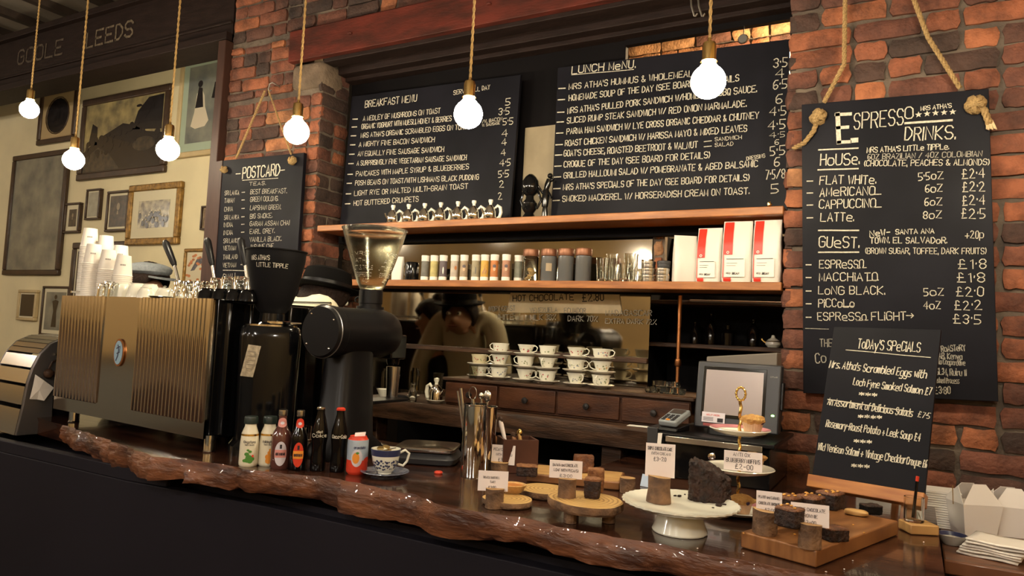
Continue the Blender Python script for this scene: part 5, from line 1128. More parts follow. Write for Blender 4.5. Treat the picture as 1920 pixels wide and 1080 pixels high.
p = onY(727, 700, 2.94); T = thing('storage_jar', 'dim glass jar at the far left of the back counter', 'jar', (p[0], 2.93, ZB+.001)); b = MB(); b.lathe([(0, 0), (.024, 0), (.025, .003), (.025, .10), (.018, .11), (.018, .12), (0, .12)], 20); b.build('jar_glass', m['frost'], T)
b = MB(); b.bb(.0, .06, 0, .04, 0, .022); p = onY(738, 742, 2.64); T = thing('cloth', 'small dark folded cloth on the back counter edge', 'cloth', (p[0]-.03, 2.64, ZB+.001)); b = MB(); b.blob((.03, .03, 0), .10, .07, .022, 3, .1, 0, 18, .6); b.build('folded_cloth', m['darkcloth'], T)

# ------------------------------------------------------------------ upper shelf ornament
p = onY(998, 400, 2.90); T = thing('metal_ornament', 'black shiny metal ornament standing between the menu boards', 'ornament', (p[0], 2.90, Z1+.001), .2)
s_ = .93; b = MB(); b.lathe([(0, 0), (.040, 0), (.040, .006), (.030, .012), (.020, .03), (.034, .05), (.036, .075), (.020, .095), (.018, .11), (.034, .125), (.040, .15), (.037, .18), (.024, .20), (.010, .212), (0, .214)], 26, (-.015, 0, 0)); b.build('ornament_body', m['blackgloss'], T)
b = MB(); b.tube([(-.04, 0, .045), (-.058, 0, .09), (-.045, 0, .135), (-.03, 0, .15)], .006, 8); b.tube([(.02, 0, .05), (.04, 0, .09), (.02, 0, .14)], .006, 8); b.build('scroll_handle', m['blackgloss'], T)
b = MB()
for (q0, q1, r) in (((.05, .01, 0), (.052, .01, .06), .008), ((.065, .01, 0), (.06, .01, .07), .008), ((.055, .01, .06), (.058, .01, .14), .018), ((.058, .01, .14), (.070, .01, .19), .014), ((.045, .01, .12), (.02, .0, .16), .006), ((.07, .01, .13), (.088, .0, .10), .006), ((.07, .01, .18), (.092, .01, .19), .009)): b.tube([q0, tuple((a+c)/2 for a, c in zip(q0, q1)), q1], [r*.8, r, r*.8], 10)
b.ball((.074, .01, .205), .013, 12); b.build('figure', m['blackgloss'], T)
p = onY(1442, 392, 2.83); T = thing('small_ornament', 'tiny brass ornament at the right end of the upper shelf', 'ornament', (p[0], 2.83, Z1+.001)); b = MB(); b.blob((0, 0, 0), .016, .012, .02, 4, .3); b.build('ornament', m['brass'], T)

# ------------------------------------------------------------------ lower shelf
YS = 2.87; zs = Z2+.001
def onshelf(px, Y=YS): p = onY(px, 520, Y); return (p[0], Y, zs)
p = onshelf(745); T = thing('coffee_bag', 'plain pale bag behind the clear hopper on the lower shelf', 'bag', p, .2); b = MB(); loft(b, [([(x*.95, y*.6) for x, y in sq(.030, 24, .5)], 0, 0, 0), ([(x, y*.65) for x, y in sq(.031, 24, .5)], .08, 0, 0), ([(x, y*.2) for x, y in sq(.030, 24, .5)], .12, 0, 0)]); b.build('bag_body', m['bag'], T)
p = onshelf(772, 2.88); T = thing('black_canister', 'black glossy canister left of the tea tubes', 'canister', p); b = MB(); b.lathe([(0, 0), (.033, 0), (.034, .004), (.034, .085), (.030, .092), (.010, .094), (0, .094)], 26); b.build('canister_body', m['blackgloss'], T); b = MB(); b.tube([(-.034, 0, .08), (-.044, 0, .09), (-.05, 0, .07), (-.044, 0, .03), (-.034, 0, .02)], .003, 8); b.build('handle', m['chrome'], T)
TB = [(796, 't0', 'grey'), (813, 't1', 'straw coloured'), (830, 't2', 'plum coloured'), (851, 't3', 'cream, red spotted'), (869, 't4', 'tan portrait printed'), (891, 't5', 'sandy'), (908, 't6', 'yellow'), (926, 't7', 'orange portrait printed'), (948, 't8', 'rose portrait printed'), (971, 't9', 'olive')]
for i, (px, mt_, d_) in enumerate(TB):
    p = onshelf(px, 2.86 if i < 9 else 2.90); T = thing('tea_tube', '%s cardboard tea tube with white ends, %s in the row' % (d_, ['first', 'second', 'third', 'fourth', 'fifth', 'sixth', 'seventh', 'eighth', 'ninth', 'last'][i]), 'tube', p, face(p), 'tea tubes on the lower shelf'); r = .0185; h = .122
    b = MB(); b.lathe([(r, .018), (r, h-.028)], 22); b.build('printed_sleeve', m[mt_], T)
    b = MB(); b.lathe([(0, 0), (r+.001, 0), (r+.001, .018)], 22); b.build('base', m['paper'], T); b = MB(); b.lathe([(r+.001, h-.028), (r+.001, h-.012), (r+.0015, h-.011), (r+.0015, h), (0, h)], 22); b.build('lid', m['paper'], T)
    rf = lambda z: r; b = MB()
    if i in (4, 7, 8): patch(b, rf, -.006, .006, .045, .062, .0006, shape='oval', m_=0); b.build('printed_face', mat('face_print', (.55, .38, .24), .5), T); b = MB(); patch(b, rf, -.008, .008, .060, .075, .0009, shape='oval'); b.build('printed_hair', m['t2'], T)
    elif i in (2, 5): patch(b, rf, -.003, .003, .03, .065, .0006, shape='oval'); b.build('printed_figure', m['paper' if i == 2 else 't0'], T)
    elif i == 3: patch(b, rf, .0, .012, .05, .07, .0006, shape='oval'); b.build('printed_flower', m['t7'], T)
    elif i == 6:
        for k in range(5): patch(b, rf, -.010+.004*k, -.006+.004*k, .03+.008*(k % 3), .045+.008*(k % 3), .0006, shape='oval')
        b.build('printed_flowers', m['t8'], T)
for i, (px, d_) in enumerate(((994, 'glass jar of pale biscuits with dark copper lid'), (1028, 'ribbed glass jar with paper label and copper lid'), (1060, 'ribbed dark glass jar, third of the copper lidded jars'), (1093, 'ribbed dark glass jar nearest the tumblers'))):
    p = onshelf(px, 2.88); T = thing('storage_jar', d_, 'jar', p, face(p), 'copper lidded jars'); r = .0345; h = .112
    b = MB(); b.lathe([(0, 0), (r*.95, 0), (r, .004), (r, h), (r*.9, h+.003), (r*.86, h), (r*.92, h-.004), (r*.92, .006), (0, .006)], 36, wob=(lambda a, j: 1+.02*math.cos(18*a)) if i else None); b.build('jar_glass', m['glass'] if i == 0 else m['jarglass'] if 'jarglass' in m else m.setdefault('jarglass', mat('dark_ribbed_glass', (.10, .10, .10), .12, coat=.4)), T)
    b = MB(); b.lathe([(r*1.05, h+.002), (r*1.07, h+.004), (r*1.07, h+.03), (r*1.02, h+.034), (0, h+.034)], 30); b.build('lid', m['lidcopper'], T)
    if i == 0:
        for k in range(5): q = thing('biscuit', ['lowest pale biscuit in the glass jar', 'pale biscuit leaning left in the glass jar', 'pale biscuit in the middle of the glass jar', 'pale biscuit leaning right in the glass jar', 'topmost pale biscuit in the glass jar'][k], 'biscuit', (p[0]+(-.008, -.012, .004, .010, .002)[k], p[1], zs+.008+.011*k), 0, 'biscuits in the jar'); b = MB(); b.lathe([(0, 0), (.017, .0), (.018, .003), (.017, .006), (0, .007)], 20, (0, 0, 0), 0, Matrix.Rotation(.3*(k-2), 4, 'Y') @ Matrix.Rotation(.5, 4, 'X')); b.build('biscuit', m['tube'] if 'tube' in m else m['logend'], q)
    if i == 1: b = MB(); patch(b, lambda z: r*1.03, -.013, .013, .045, .080, .001); b.build('paper_label', mat('brown_label', (.32, .24, .15), .6), T)
gl = [(1128, 2.84, .100, .026), (1150, 2.86, .075, .024), (1171, 2.84, .075, .024), (1186, 2.88, .120, .022), (1146, 2.93, .128, .026), (1180, 2.94, .13, .026)]
for i, (px, Y, h, r) in enumerate(gl):
    tumbler('tumbler', ['clear glass tumbler nearest the ribbed jars', 'short clear tumbler in front, left of two', 'short clear tumbler in front, right of two', 'tall clear tumbler in front of the steel tins side', 'tall clear tumbler at the back, left', 'tall clear tumbler at the back, right'][i], onshelf(px, Y), r, h, 'clear tumblers on the lower shelf')
for i, (px, k) in enumerate(((1216, 0), (1216, 1), (1216, 2), (1243, 0), (1243, 1), (1244, 2))):
    p = onshelf(px, 2.85); T = thing('spice_tin', '%s round tin of the %s pile on the lower shelf' % (['bottom silver', 'middle silver', 'top silver', 'bottom silver', 'middle silver', 'top dark'][i], 'left' if i < 3 else 'right'), 'tin', (p[0], p[1], zs+.0285*k), 0, 'round tins on the lower shelf')
    b = MB(); b.lathe([(0, 0), (.026, 0), (.0265, .002), (.0265, .015)], 26); b.build('tin_body', m['steel'] if i != 5 else m['darkgrey'], T); b = MB(); b.lathe([(.0275, .014), (.028, .016), (.028, .026), (.026, .028), (0, .028)], 26); b.build('lid', m['steel'] if i != 5 else m['darkgrey'], T)
def cbag(px, Y, wpx, hpx, label, rz, red=True, top=.35, seed=1):
    p = onshelf(px, Y); u = mpp(p); w_ = wpx*u; h = hpx*u; T = thing('coffee_bag', label, 'bag', p, rz, 'white coffee bags'); R = random.Random(seed)
    secs = []
    for t, ws, ds in ((0, .96, .62), (.04, 1, .66), (.35, 1.0, .68), (.62, .98, .58), (.82, .97, .36), (.94, .96, .14), (1.0, .96, .06)):
        secs.append(([(x*ws*(1+R.uniform(-.012, .012)), y*ds*(1+R.uniform(-.03, .03))) for x, y in sq(w_/2, 32, .42)], h*t, .0, .0))
    b = MB(); loft(b, secs); b.build('bag_body', m['bag'], T, ang=50)
    def yf(z): 
        t = z/h; K = [(0, .62), (.04, .66), (.35, .68), (.62, .58), (.82, .36), (.94, .14), (1, .06)]
        for (a, ya), (c, yc) in zip(K, K[1:]):
            if a <= t <= c: return -(ya+(yc-ya)*(t-a)/(c-a))*w_/2-.0022
        return -.01
    if red:
        b = MB()
        def strip(x0_, x1_, za, zb2, off=0):
            n_ = 12; vs = []
            for j in range(n_+1): z = lerp(za, zb2, j/n_); vs += [(x0_, yf(z)-off, z), (x1_, yf(z)-off, z)]
            b.add(vs, [(2*j, 2*j+1, 2*j+3, 2*j+2) for j in range(n_)])
        strip(-w_*.40, -w_*.12, h*.44, h*.985); strip(-w_*.43, -w_*.40, h*.06, h*.98); strip(-w_*.40, -w_*.15, .002, h*.07, .001); b.build('red_stripe', m['redbag'], T)
        b = MB(); mpf = lambda u_, v_: (u_, yf(v_)-.003, v_)
        stroke(b, [(-w_*.27+.004*math.cos(a), h*.475+.0045*math.sin(a)) for a in [i*2*PI/12 for i in range(13)]], mpf, .0012); b.build('round_emblem', m['paper'], T, smooth=False)
        b = MB(); b.add([(-w_*.36, yf(h*.08)-.0028, h*.08), (w_*.30, yf(h*.08)-.0028, h*.08), (w_*.30, yf(h*.38)-.0028, h*.38), (-w_*.36, yf(h*.38)-.0028, h*.38)], [(0, 1, 2, 3)]); lb = b.build('paper_label', m['paper'], T, smooth=False)
        b = MB(); mpl = lambda u_, v_: (u_, yf(v_)-.0045, v_)
        stroke(b, [(-w_*.30, h*.365), (w_*.25, h*.368)], mpl, .0009); stroke(b, [(-w_*.30, h*.30), (w_*.05, h*.30)], mpl, .0005); stroke(b, [(-w_*.30, h*.26), (w_*.0, h*.26)], mpl, .0005); write(b, 'RED', lambda u_, v_: mpl(u_, v_+h*.125), -w_*.30, -w_*.16, h*.025, .2); write(b, 'BEAN', lambda u_, v_: mpl(u_, v_+h*.12), -w_*.10, w_*.12, h*.03, .28)
        b.build('label_print', m['ink'], lb, smooth=False)
    return T
cbag(1283, 2.86, 44, 88, 'plain white coffee bag seen from its side, nearest the tins', .5, False, seed=1)
T = cbag(1330, 2.87, 47, 103, 'white coffee bag with red stripe, shortest of three', .0, seed=2); cbag(1382, 2.865, 55, 116, 'white coffee bag with red stripe, middle of three', .05, seed=3); cbag(1438, 2.865, 52, 119, 'white coffee bag with red stripe, beside the brick pier', .0, seed=4)

# ------------------------------------------------------------------ dark shelving right of the mirror
us = thing('back_shelving', 'dark shelf unit in the shadow right of the mirror', 'shelving')
b = MB(); b.bb(-1.1, .2, 3.50, 3.53, 0, 2.02); b.bb(-1.1, -1.06, 3.12, 3.5, 0, 2.02); b.bb(.16, .2, 3.12, 3.5, 0, 2.02); b.build('case', m['blackwall'], us)
for y_ in (565, 648): z = onY(1370, y_, 3.2)[2]; b = MB(); b.bb(-1.05, .15, 3.18, 3.49, z-.02, z); b.build('shelf_board', m['oldwood'], us, bev=.003); 
zsh = z
b = MB(); p = onY(1275, 560, 3.11); b.cyl((p[0], 3.11, 1.19), (p[0], 3.11, 1.98), .009); b.lathe([(.012, 0), (.016, .006), (.014, .03), (.010, .034)], 14, (p[0], 3.11, 1.40)); tag(b.build('copper_pipe', m['copper']), 'upright copper pipe right of the mirror', 'pipe')
b = MB(); z = onY(1370, 567, 3.14)[2]; b.tube([(-.86, 3.14, z+.004), (-.44, 3.14, z)], .006, 8); tag(b.build('steel_rail', m['dullsteel']), 'thin steel rail in the dark recess under the lower shelf', 'rail')
p = onY(1451, 640, 3.3); T = thing('small_teapot', 'tiny white and brass teapot on the dark shelving by the pier', 'teapot', (p[0], 3.28, zsh+.001)); b = MB(); b.lathe([(0, 0), (.022, 0), (.032, .012), (.030, .026), (.018, .036), (.010, .040), (.006, .052), (0, .054)], 22); b.build('pot_body', m['white'], T); b = MB(); b.lathe([(.031, .024), (.033, .026), (.030, .028)], 22); b.tube([(-.03, 0, .018), (-.045, 0, .03), (-.047, 0, .036)], .004, 6); b.build('brass_band', m['brass'], T)
for i, (px, py, h, r) in enumerate(((1300, 648, .10, .022), (1330, 648, .14, .025), (1362, 648, .09, .03), (1410, 648, .12, .026))):
    p = onY(px, py, 3.32); T = thing('dark_bottle', ['squat dark jar at the left of the dark shelving', 'tall dark bottle on the dark shelving', 'wide dark jar in the middle of the dark shelving', 'dark bottle nearest the tiny teapot'][i], 'bottle', (p[0], 3.34, zsh+.001)); b = MB(); b.lathe([(0, 0), (r, 0), (r, h*.6), (r*.4, h*.8), (r*.4, h), (0, h)], 18); b.build('bottle_body', m['darkglass'], T)

# ------------------------------------------------------------------ till
T = thing('cash_drawer', 'black cash drawer cabinet with steel strip under the till', 'cash drawer', (0, 0, 0)); YT = 2.36
a = onY(1252, 818, YT); c = onY(1432, 838, YT); ztd = a[2]+.012
b = MB(); b.bb(a[0]-.015, c[0]+.02, YT, 2.72, ZC+.0015, ztd-.016); b.build('cabinet', m['blackgloss'], T, bev=.003)
b = MB(); b.bb(a[0]-.03, c[0]+.035, YT-.02, 2.74, ztd-.014, ztd); b.build('cabinet_top', m['blacksatin'], T, bev=.003)
b = MB(); b.bb(a[0], c[0], YT-.026, YT-.02, ztd-.026, ztd-.008); b.build('steel_strip', m['steel'], T, bev=.001)
b = MB(); q = onY(1335, 856, YT-.003); b.lathe([(0, 0), (.012, 0), (.012, .004), (.006, .006), (0, .006)], 18, q, 0, Matrix.Rotation(PI/2, 4, 'X')); b.build('lock', m['chrome'], T)
Tt = thing('till_screen', 'dark grey touch screen till with glowing green light on the cash drawer', 'till', (onY(1375, 810, 2.48)[0], 2.50, ztd+.001), -.02)
u = mpp((Tt.location[0], 2.48, 1.3)); tl = .16
def TS(x, y, z):   # tilt back
    return (x, y+(z-.03)*math.sin(tl), .03+(z-.03)*math.cos(tl))
W_ = 150*u*1.04/1.0; Hs = 128*u; 
b = MB(); loft(b, [(sq(.09, 24, .4), 0, 0, .03), (sq(.085, 24, .4), .02, 0, .03), ([(x*.6, y*.5) for x, y in sq(.06, 24, .4)], .035, 0, .05), ([(x*.6, y*.5) for x, y in sq(.06, 24, .4)], .10, 0, .06)]); b.build('stand', m['blacksatin'], Tt)
def tbox(b, x0, x1, y0, y1, z0, z1):
    b.add([TS(x, y, z) for x in (x0, x1) for y in (y0, y1) for z in (z0, z1)], [(0, 1, 3, 2), (4, 6, 7, 5), (0, 4, 5, 1), (2, 3, 7, 6), (0, 2, 6, 4), (1, 5, 7, 3)])
b = MB(); tbox(b, -W_/2, W_/2, 0, .05, .012, .012+Hs); cs_ = b.build('housing', m['grey'], Tt, bev=.005)
b = MB(); tbox(b, -W_*.42, W_*.34, -.0025, .001, .012+Hs*.17, .012+Hs*.93); b.build('bezel', m['blackgloss'], Tt, bev=.001)
b = MB(); tbox(b, -W_*.385, W_*.305, -.0035, .0, .012+Hs*.22, .012+Hs*.88); b.build('screen', m['screen'], Tt)
b = MB(); tbox(b, -W_*.40, -W_*.12, -.005, -.0036, .012+Hs*.09, .012+Hs*.24); st = b.build('sticker', m['lilac'], Tt, smooth=False)
b = MB(); write(b, 'HELP DESK', lambda x, z: TS(-W_*.38+x, -.0056, .012+Hs*.19+z), .01, W_*.2, .005, .2); b.build('sticker_lettering', m['red'], st, smooth=False)
b = MB(); 
for k in range(3): stroke(b, [(-W_*.38, .012+Hs*(.16-.02*k)), (-W_*.26, .012+Hs*(.16-.02*k))], lambda x, z: TS(x, -.0056, z), .0008)
tbox(b, -W_*.21, -W_*.14, -.0056, -.005, .012+Hs*.10, .012+Hs*.16); b.build('sticker_print', m['ink'], st, smooth=False)
b = MB(); tbox(b, -W_*.38, W_*.10, -.004, .0, .012+Hs*.035, .012+Hs*.075); b.build('red_strip', mat('dark_red_strip', (.22, .03, .025), .4), Tt)
b = MB(); b.ball(TS(W_*.43, -.001, .012+Hs*.27), .0055, 12, 0, 1, .4, .6); b.build('power_light', m['greenled'], Tt)
b = MB(); tbox(b, W_*.50, W_*.53, .01, .04, .012+Hs*.35, .012+Hs*.75); b.build('card_slot', m['blacksatin'], Tt, bev=.002)
b = MB(); write(b, 'EPoS', lambda x, z: TS(W_*.38+x, -.001, .012+Hs*.82+z), 0, W_*.08, .004, .15); b.build('maker_mark', m['chalkdim'], Tt, smooth=False)
p = onY(1262, 800, 2.44); T = thing('card_reader', 'grey card payment reader on the black cradle beside the till', 'card reader', (p[0]+.002, 2.43, ztd+.001), -.25)
b = MB(); b.ext([(-.04, 0), (.05, 0), (.05, .022), (-.03, .012)], 'x', -.036, .036); b.build('cradle', m['blacksatin'], T, bev=.003)
def CR_(x, y, z): a_ = .35; return (x, -.035+y*math.cos(a_)-z*math.sin(a_), .013+y*math.sin(a_)+z*math.cos(a_))
b = MB(); b.add([CR_(x, y, z) for x in (-.034, .034) for y in (0, .105) for z in (0, .022)], [(0, 1, 3, 2), (4, 6, 7, 5), (0, 4, 5, 1), (2, 3, 7, 6), (0, 2, 6, 4), (1, 5, 7, 3)]); b.build('reader_body', m['keygrey'], T, bev=.006)
b = MB(); b.add([CR_(x, y, .0235) for x, y in ((-.024, .062), (.024, .062), (.024, .095), (-.024, .095))], [(0, 1, 2, 3)]); b.build('display', m['screen'], T, smooth=False)
for i in range(4):
    for j in range(3):
        b = MB(); x = -.018+.018*j; y = .010+.012*i; b.add([CR_(x+dx, y+dy, .022+dz) for dx in (-.006, .006) for dy in (-.0035, .0035) for dz in (0, .0025)], [(0, 1, 3, 2), (4, 6, 7, 5), (0, 4, 5, 1), (2, 3, 7, 6), (0, 2, 6, 4), (1, 5, 7, 3)]); b.build('key', m['orange'] if (i, j) == (0, 1) else m['grey'], T, smooth=False)
p = onY(1350, 690, 2.74); T = thing('receipt_printer', 'grey slanted box behind the till screen', 'printer', (0, 0, 0)); x0_ = onY(1332, 680, 2.72)[0]; x1_ = onY(1462, 680, 2.72)[0]
b = MB(); zt1 = onY(1332, 669, 2.66)[2]; zt2 = onY(1452, 661, 2.66)[2]; b.ext([(x0_, ztd+.002), (x1_, ztd+.002), (x1_, zt2), (x0_, zt1)], 'y', 2.66, 2.76); b.build('printer_body', mat('taupe_plastic', (.14, .12, .10), .5), T, bev=.004)
p = onY(1228, 812, YT+.02); T = thing('receipt', 'white paper slip hanging at the left side of the cash drawer', 'paper', (0, 0, 0)); b = MB(); q = [onY(x, y, 2.33) for x, y in ((1234, 812), (1242, 812), (1238, 845), (1231, 845))]; b.add(q, [(3, 2, 1, 0)]); b.build('paper_slip', m['paper'], T, smooth=False, solid=.001)
q = onZ(1212, 797, ZB+.001) if False else (onY(1212, 797, 2.64)); T = thing('receipt', 'white paper slip lying on the back counter beside the card reader', 'paper', (-.90, 2.66, ZB+.001), .1); b = MB(); b.bb(-.05, .03, -.02, .025, 0, .0012); b.build('paper_slip', m['paper'], T)
T = thing('grey_side_case', 'grey ridged box between the back counter and the cash drawer', 'box', (0, 0, 0)); q0 = onY(1212, 840, 2.45); q1 = onY(1228, 840, 2.45); b = MB(); b.bb(q0[0], q1[0]+.008, 2.45, 2.60, ZC+.002, onY(1215, 800, 2.45)[2]); b.build('case_body', m['darkgrey'], T, bev=.003)
# ------------------------------------------------------------------ cakes, boards and price cards on the bar
def slice_board(cx_, cy_, z0, r, th, label, feet=False, sx=1.0, sy=1.0, rz=0, seed=1):
    T = thing('serving_board', label, 'serving board', (cx_, cy_, z0), rz); R = random.Random(seed); ph = [R.uniform(0, 6) for _ in range(4)]
    wob = lambda a, j: 1+.05*math.sin(2*a+ph[0])+.03*math.sin(3*a+ph[1])+.012*math.sin(7*a+ph[2])
    f = .028 if feet else 0
    b = MB(); b.lathe([(r*.95, f+.001), (r, f+th*.3), (r*1.0, f+th*.8), (r*.985, f+th)], 44, (0, 0, 0), 0, None, sx, sy, wob); b.f.pop(); b.m.pop(); b.build('bark_edge', m['bark'], T)
    b = MB(); b.lathe([(r*.985, f+th), (r*.6, f+th+.0006), (0, f+th+.0008)], 44, (0, 0, 0), 0, None, sx, sy, wob); b.f = [q for q in b.f if len(q) < 10]; b.m = b.m[:len(b.f)]
    b.build('wood_face', m['rings'], T)
    if feet:
        for a in (.6, 2.6, 4.6): b = MB(); b.lathe([(.016, 0), (.016, f+.002)], 12, (r*.6*math.cos(a)*sx, r*.6*math.sin(a)*sy, 0)); b.build('foot', m['bark'], T)
    return z0+f+th+.0009
def rings_mat():
    M = mat('tree_rings', (.58, .37, .13), .4, col2=(.42, .24, .08), vscale=30, coat=.1); N = M.node_tree.nodes; L = M.node_tree.links
    wv = N.new('ShaderNodeTexWave'); wv.wave_type = 'RINGS'; wv.rings_direction = 'Z'; wv.inputs['Scale'].default_value = 28; wv.inputs['Distortion'].default_value = 3; wv.inputs['Detail'].default_value = 2
    tc = [n for n in N if n.type == 'TEX_COORD'][0]; L.new(tc.outputs['Object'], wv.inputs['Vector'])
    rp = N.new('ShaderNodeValToRGB'); rp.color_ramp.elements[0].color = (.36, .19, .06, 1); rp.color_ramp.elements[1].color = (.62, .40, .15, 1); rp.color_ramp.elements[0].position = .1; rp.color_ramp.elements[1].position = .5
    L.new(wv.outputs['Fac'], rp.inputs[0]); L.new(rp.outputs[0], N['Principled BSDF'].inputs['Base Color']); return M
m['rings'] = rings_mat()
def log(px, py, z, wpx, hpx, label, cardlabel, cw, ch, dx, over, lines, cut=.0, seed=1, lean=0, tw=0, grp=None, flare=0):
    p = onZ(px, py, z); u = mpp(p); r = wpx*u/2; h = hpx*u; p = (p[0], p[1]+r*.8, z)
    T = thing('log_holder', label, 'card holder', p, face(p)+tw); R = random.Random(seed)
    wob = lambda a, j: 1+.05*math.sin(3*a+seed)+.03*math.sin(5*a+2*seed)+.02*math.sin(9*a)
    b = MB(); b.lathe([(0, 0), (r*(1+flare), 0), (r*(1+flare*.8), h*.15), (r*.98, h*.5), (r, h)], 28, (0, 0, 0), 0, None, 1, 1, wob)
    b.f = b.f[:-1]; b.m = b.m[:-1]
    b.v = [(x, y, zz+(cut*x if zz > h*.9 else 0)) for x, y, zz in b.v]; b.build('bark', m['bark'], T)
    b = MB(); b.lathe([(r, h), (0, h+.0005)], 28, (0, 0, 0), 0, None, 1, 1, wob); b.f = [q for q in b.f if len(q) < 10]; b.m = b.m[:len(b.f)]; b.v = [(x, y, zz+cut*x) for x, y, zz in b.v]; b.build('cut_end', m['logend'], T)
    q = (p[0], p[1], z+h-over*u+.0005); 
    C = thing('price_card', cardlabel, 'price card', (p[0]+dx*u*math.cos(face(p)), p[1]+dx*u*math.sin(face(p))-.0, q[2]), face(p)+tw)
    W = cw*u; H_ = ch*u
    def cm(x, zz): return (x+zz*math.tan(lean), -.001+zz*.10, zz)
    b = MB(); b.add([cm(-W/2, 0), cm(W/2, 0), cm(W/2, H_), cm(-W/2, H_)], [(0, 1, 2, 3)]); b.build('card', m['card'], C, smooth=False, solid=.0006)
    b = MB()
    for (s, f0, x0_, x1_, hh) in lines: write(b, s, (lambda f1: (lambda a, c: (cm(a, f1*H_+c)[0], cm(a, f1*H_+c)[1]-.0011, cm(a, f1*H_+c)[2])))(f0), x0_*W, x1_*W, hh*u, .13, seed)
    b.build('handwriting', m['ink'], C, smooth=False)
    return T
p = onZ(948, 938, ZC+.014); zt_l = slice_board(p[0], p[1]+.012, ZC+.001, 46*mpp(p), .016, 'small pale round wooden slice at the left of the cakes', seed=3)
p = onZ(1018, 921, ZC+.018); zt_m = slice_board(p[0]-.005, p[1]+.03, ZC+.001, 50*mpp(p), .018, 'pale wooden slice with knots between the two others', seed=7)
p = onZ(1097, 937, ZC+.05); zt_r = slice_board(p[0]-.002, p[1]+.005, ZC+.001, 80*mpp(p), .022, 'oval wooden slice on small feet carrying the loaf cubes', True, 1.0, .8, -.2, seed=5)
# rear rectangular board
q = onZ(971, 908, ZC+.0); r_ = onZ(1150, 926, ZC+.0); an_ = math.atan2(r_[1]-q[1], r_[0]-q[0]); Lb = math.hypot(r_[0]-q[0], r_[1]-q[1])
q = (q[0], q[1]+.05); T = thing('serving_board', 'rectangular dark edged chopping board behind the round slices', 'serving board', (q[0], q[1], ZC+.001), an_); b = MB(); b.bb(0, Lb, .0, .17, 0, .024); b.build('board_body', m['boarddark'], T, bev=.004); b = MB(); b.bb(.006, Lb-.006, .006, .164, .0236, .0248); b.build('board_face', m['board'], T)
zr_ = ZC+.0262
log(919, 954, ZC+.001, 35, 36, 'log card holder standing before the small round slice, front left', 'price card for the treacle bakewell tart, lowest at the left', 57, 37, -4, 6, [('TREACLE BAKEWELL', .62, -.34, .22, 4), ('TART', .40, -.10, .08, 4), ('£3·00', .12, -.15, .10, 5)], .0, 2)
log(929, 888, ZC+.001, 34, 20, 'dark log card holder beside the slim steel pot', 'tilted price card for pecan loaf, beside the slim steel pot', 45, 36, 6, 5, [('PECAN CHOC LOAF', .70, -.42, .40, 5), ('(WITH PECANS)', .45, -.30, .38, 4), ('£3·00', .16, -.2, .2, 6)], .0, 3, .0, -.15)
log(1057, 934, zt_r, 34, 35, 'rounded log card holder on the oval slice', 'white price card for the banana and chocolate loaf', 62, 33, -4, 1, [('BANANA and CHOCOLATE', .66, -.40, .36, 5), ('LOAF (WITH PECANS)', .38, -.36, .38, 5), ('£3·00', .08, -.18, .2, 5)], .0, 4)
# tart
p = onZ(958, 925, zt_l+.0); T = thing('bakewell_tart', 'round golden tart with a crimped rim on the small slice', 'tart', (p[0]-.004, p[1]+.018, zt_l)); b = MB(); b.lathe([(0, 0), (.024, 0), (.034, .018), (.036, .021), (.032, .022), (.029, .018)], 30, wob=lambda a, j: 1+(.03*math.cos(14*a) if j > 1 else 0)); b.f = [f for f in b.f if len(f) < 12]; b.m = b.m[:len(b.f)]; b.build('crust', m['tartcrust'], T); b = MB(); b.lathe([(.0295, .018), (.015, .020), (0, .0205)], 24); b.f = [f for f in b.f if len(f) < 12]; b.m = b.m[:len(b.f)]; b.build('filling', m['jam'], T)
def cakebox(name, label, cat, px, py, z, w_, d_, h_, rz, mt, top=None, seed=1, group=None, side=None, off=(0, 0), taper=.0):
    p = onZ(px, py, z); T = thing(name, label, cat, (p[0]+off[0], p[1]+d_*.4+off[1], z), rz, group); R = random.Random(seed)
    n = 24; secs = []
    for t, k in ((0, .94), (.06, 1), (.5, 1.0), (.92, 1.0), (1, .95)):
        secs.append(([(x*w_/2*k*(1-taper*(1-t))*(1+R.uniform(-.02, .02)), y*d_/2*k*(1-taper*(1-t))*(1+R.uniform(-.02, .02))) for x, y in sq(1, n, .28)], h_*t, 0, 0))
    b = MB(); loft(b, secs); rough(b.build('crumb', m[mt], T, ang=180), .010, .005)
    if top:
        secs = [([(x*1.02, y*1.02) for x, y in secs[3][0]], h_*.92, 0, 0), (secs[4][0], h_*1.015, 0, 0), ([(x*.85, y*.85) for x, y in secs[4][0]], h_*1.06, 0, 0)]
        b = MB(); loft(b, secs); rough(b.build('topping', m[top], T, ang=180), .010, .005)
    return T
cakebox('loaf_slice', 'slice of golden loaf on the rear board by the left price cards', 'cake', 982, 893, ZC+.026, .062, .045, .030, .5, 'choc', 'loaf', 3)
cakebox('loaf_slice', 'brown loaf cube in a dark case, front of the oval slice', 'cake', 1106, 935, zt_r, .040, .036, .046, .2, 'choc', 'loaf', 4, 'loaf cubes on the oval slice', taper=.12)
cakebox('loaf_slice', 'brown loaf cube behind the front one on the oval slice', 'cake', 1112, 923, zt_r, .042, .036, .058, .4, 'loaf', None, 5, 'loaf cubes on the oval slice')
cakebox('loaf_slice', 'dark loaf piece at the back, half behind the white price card', 'cake', 1085, 888, zr_, .062, .04, .052, .5, 'brownie', None, 6, off=(0, .02))
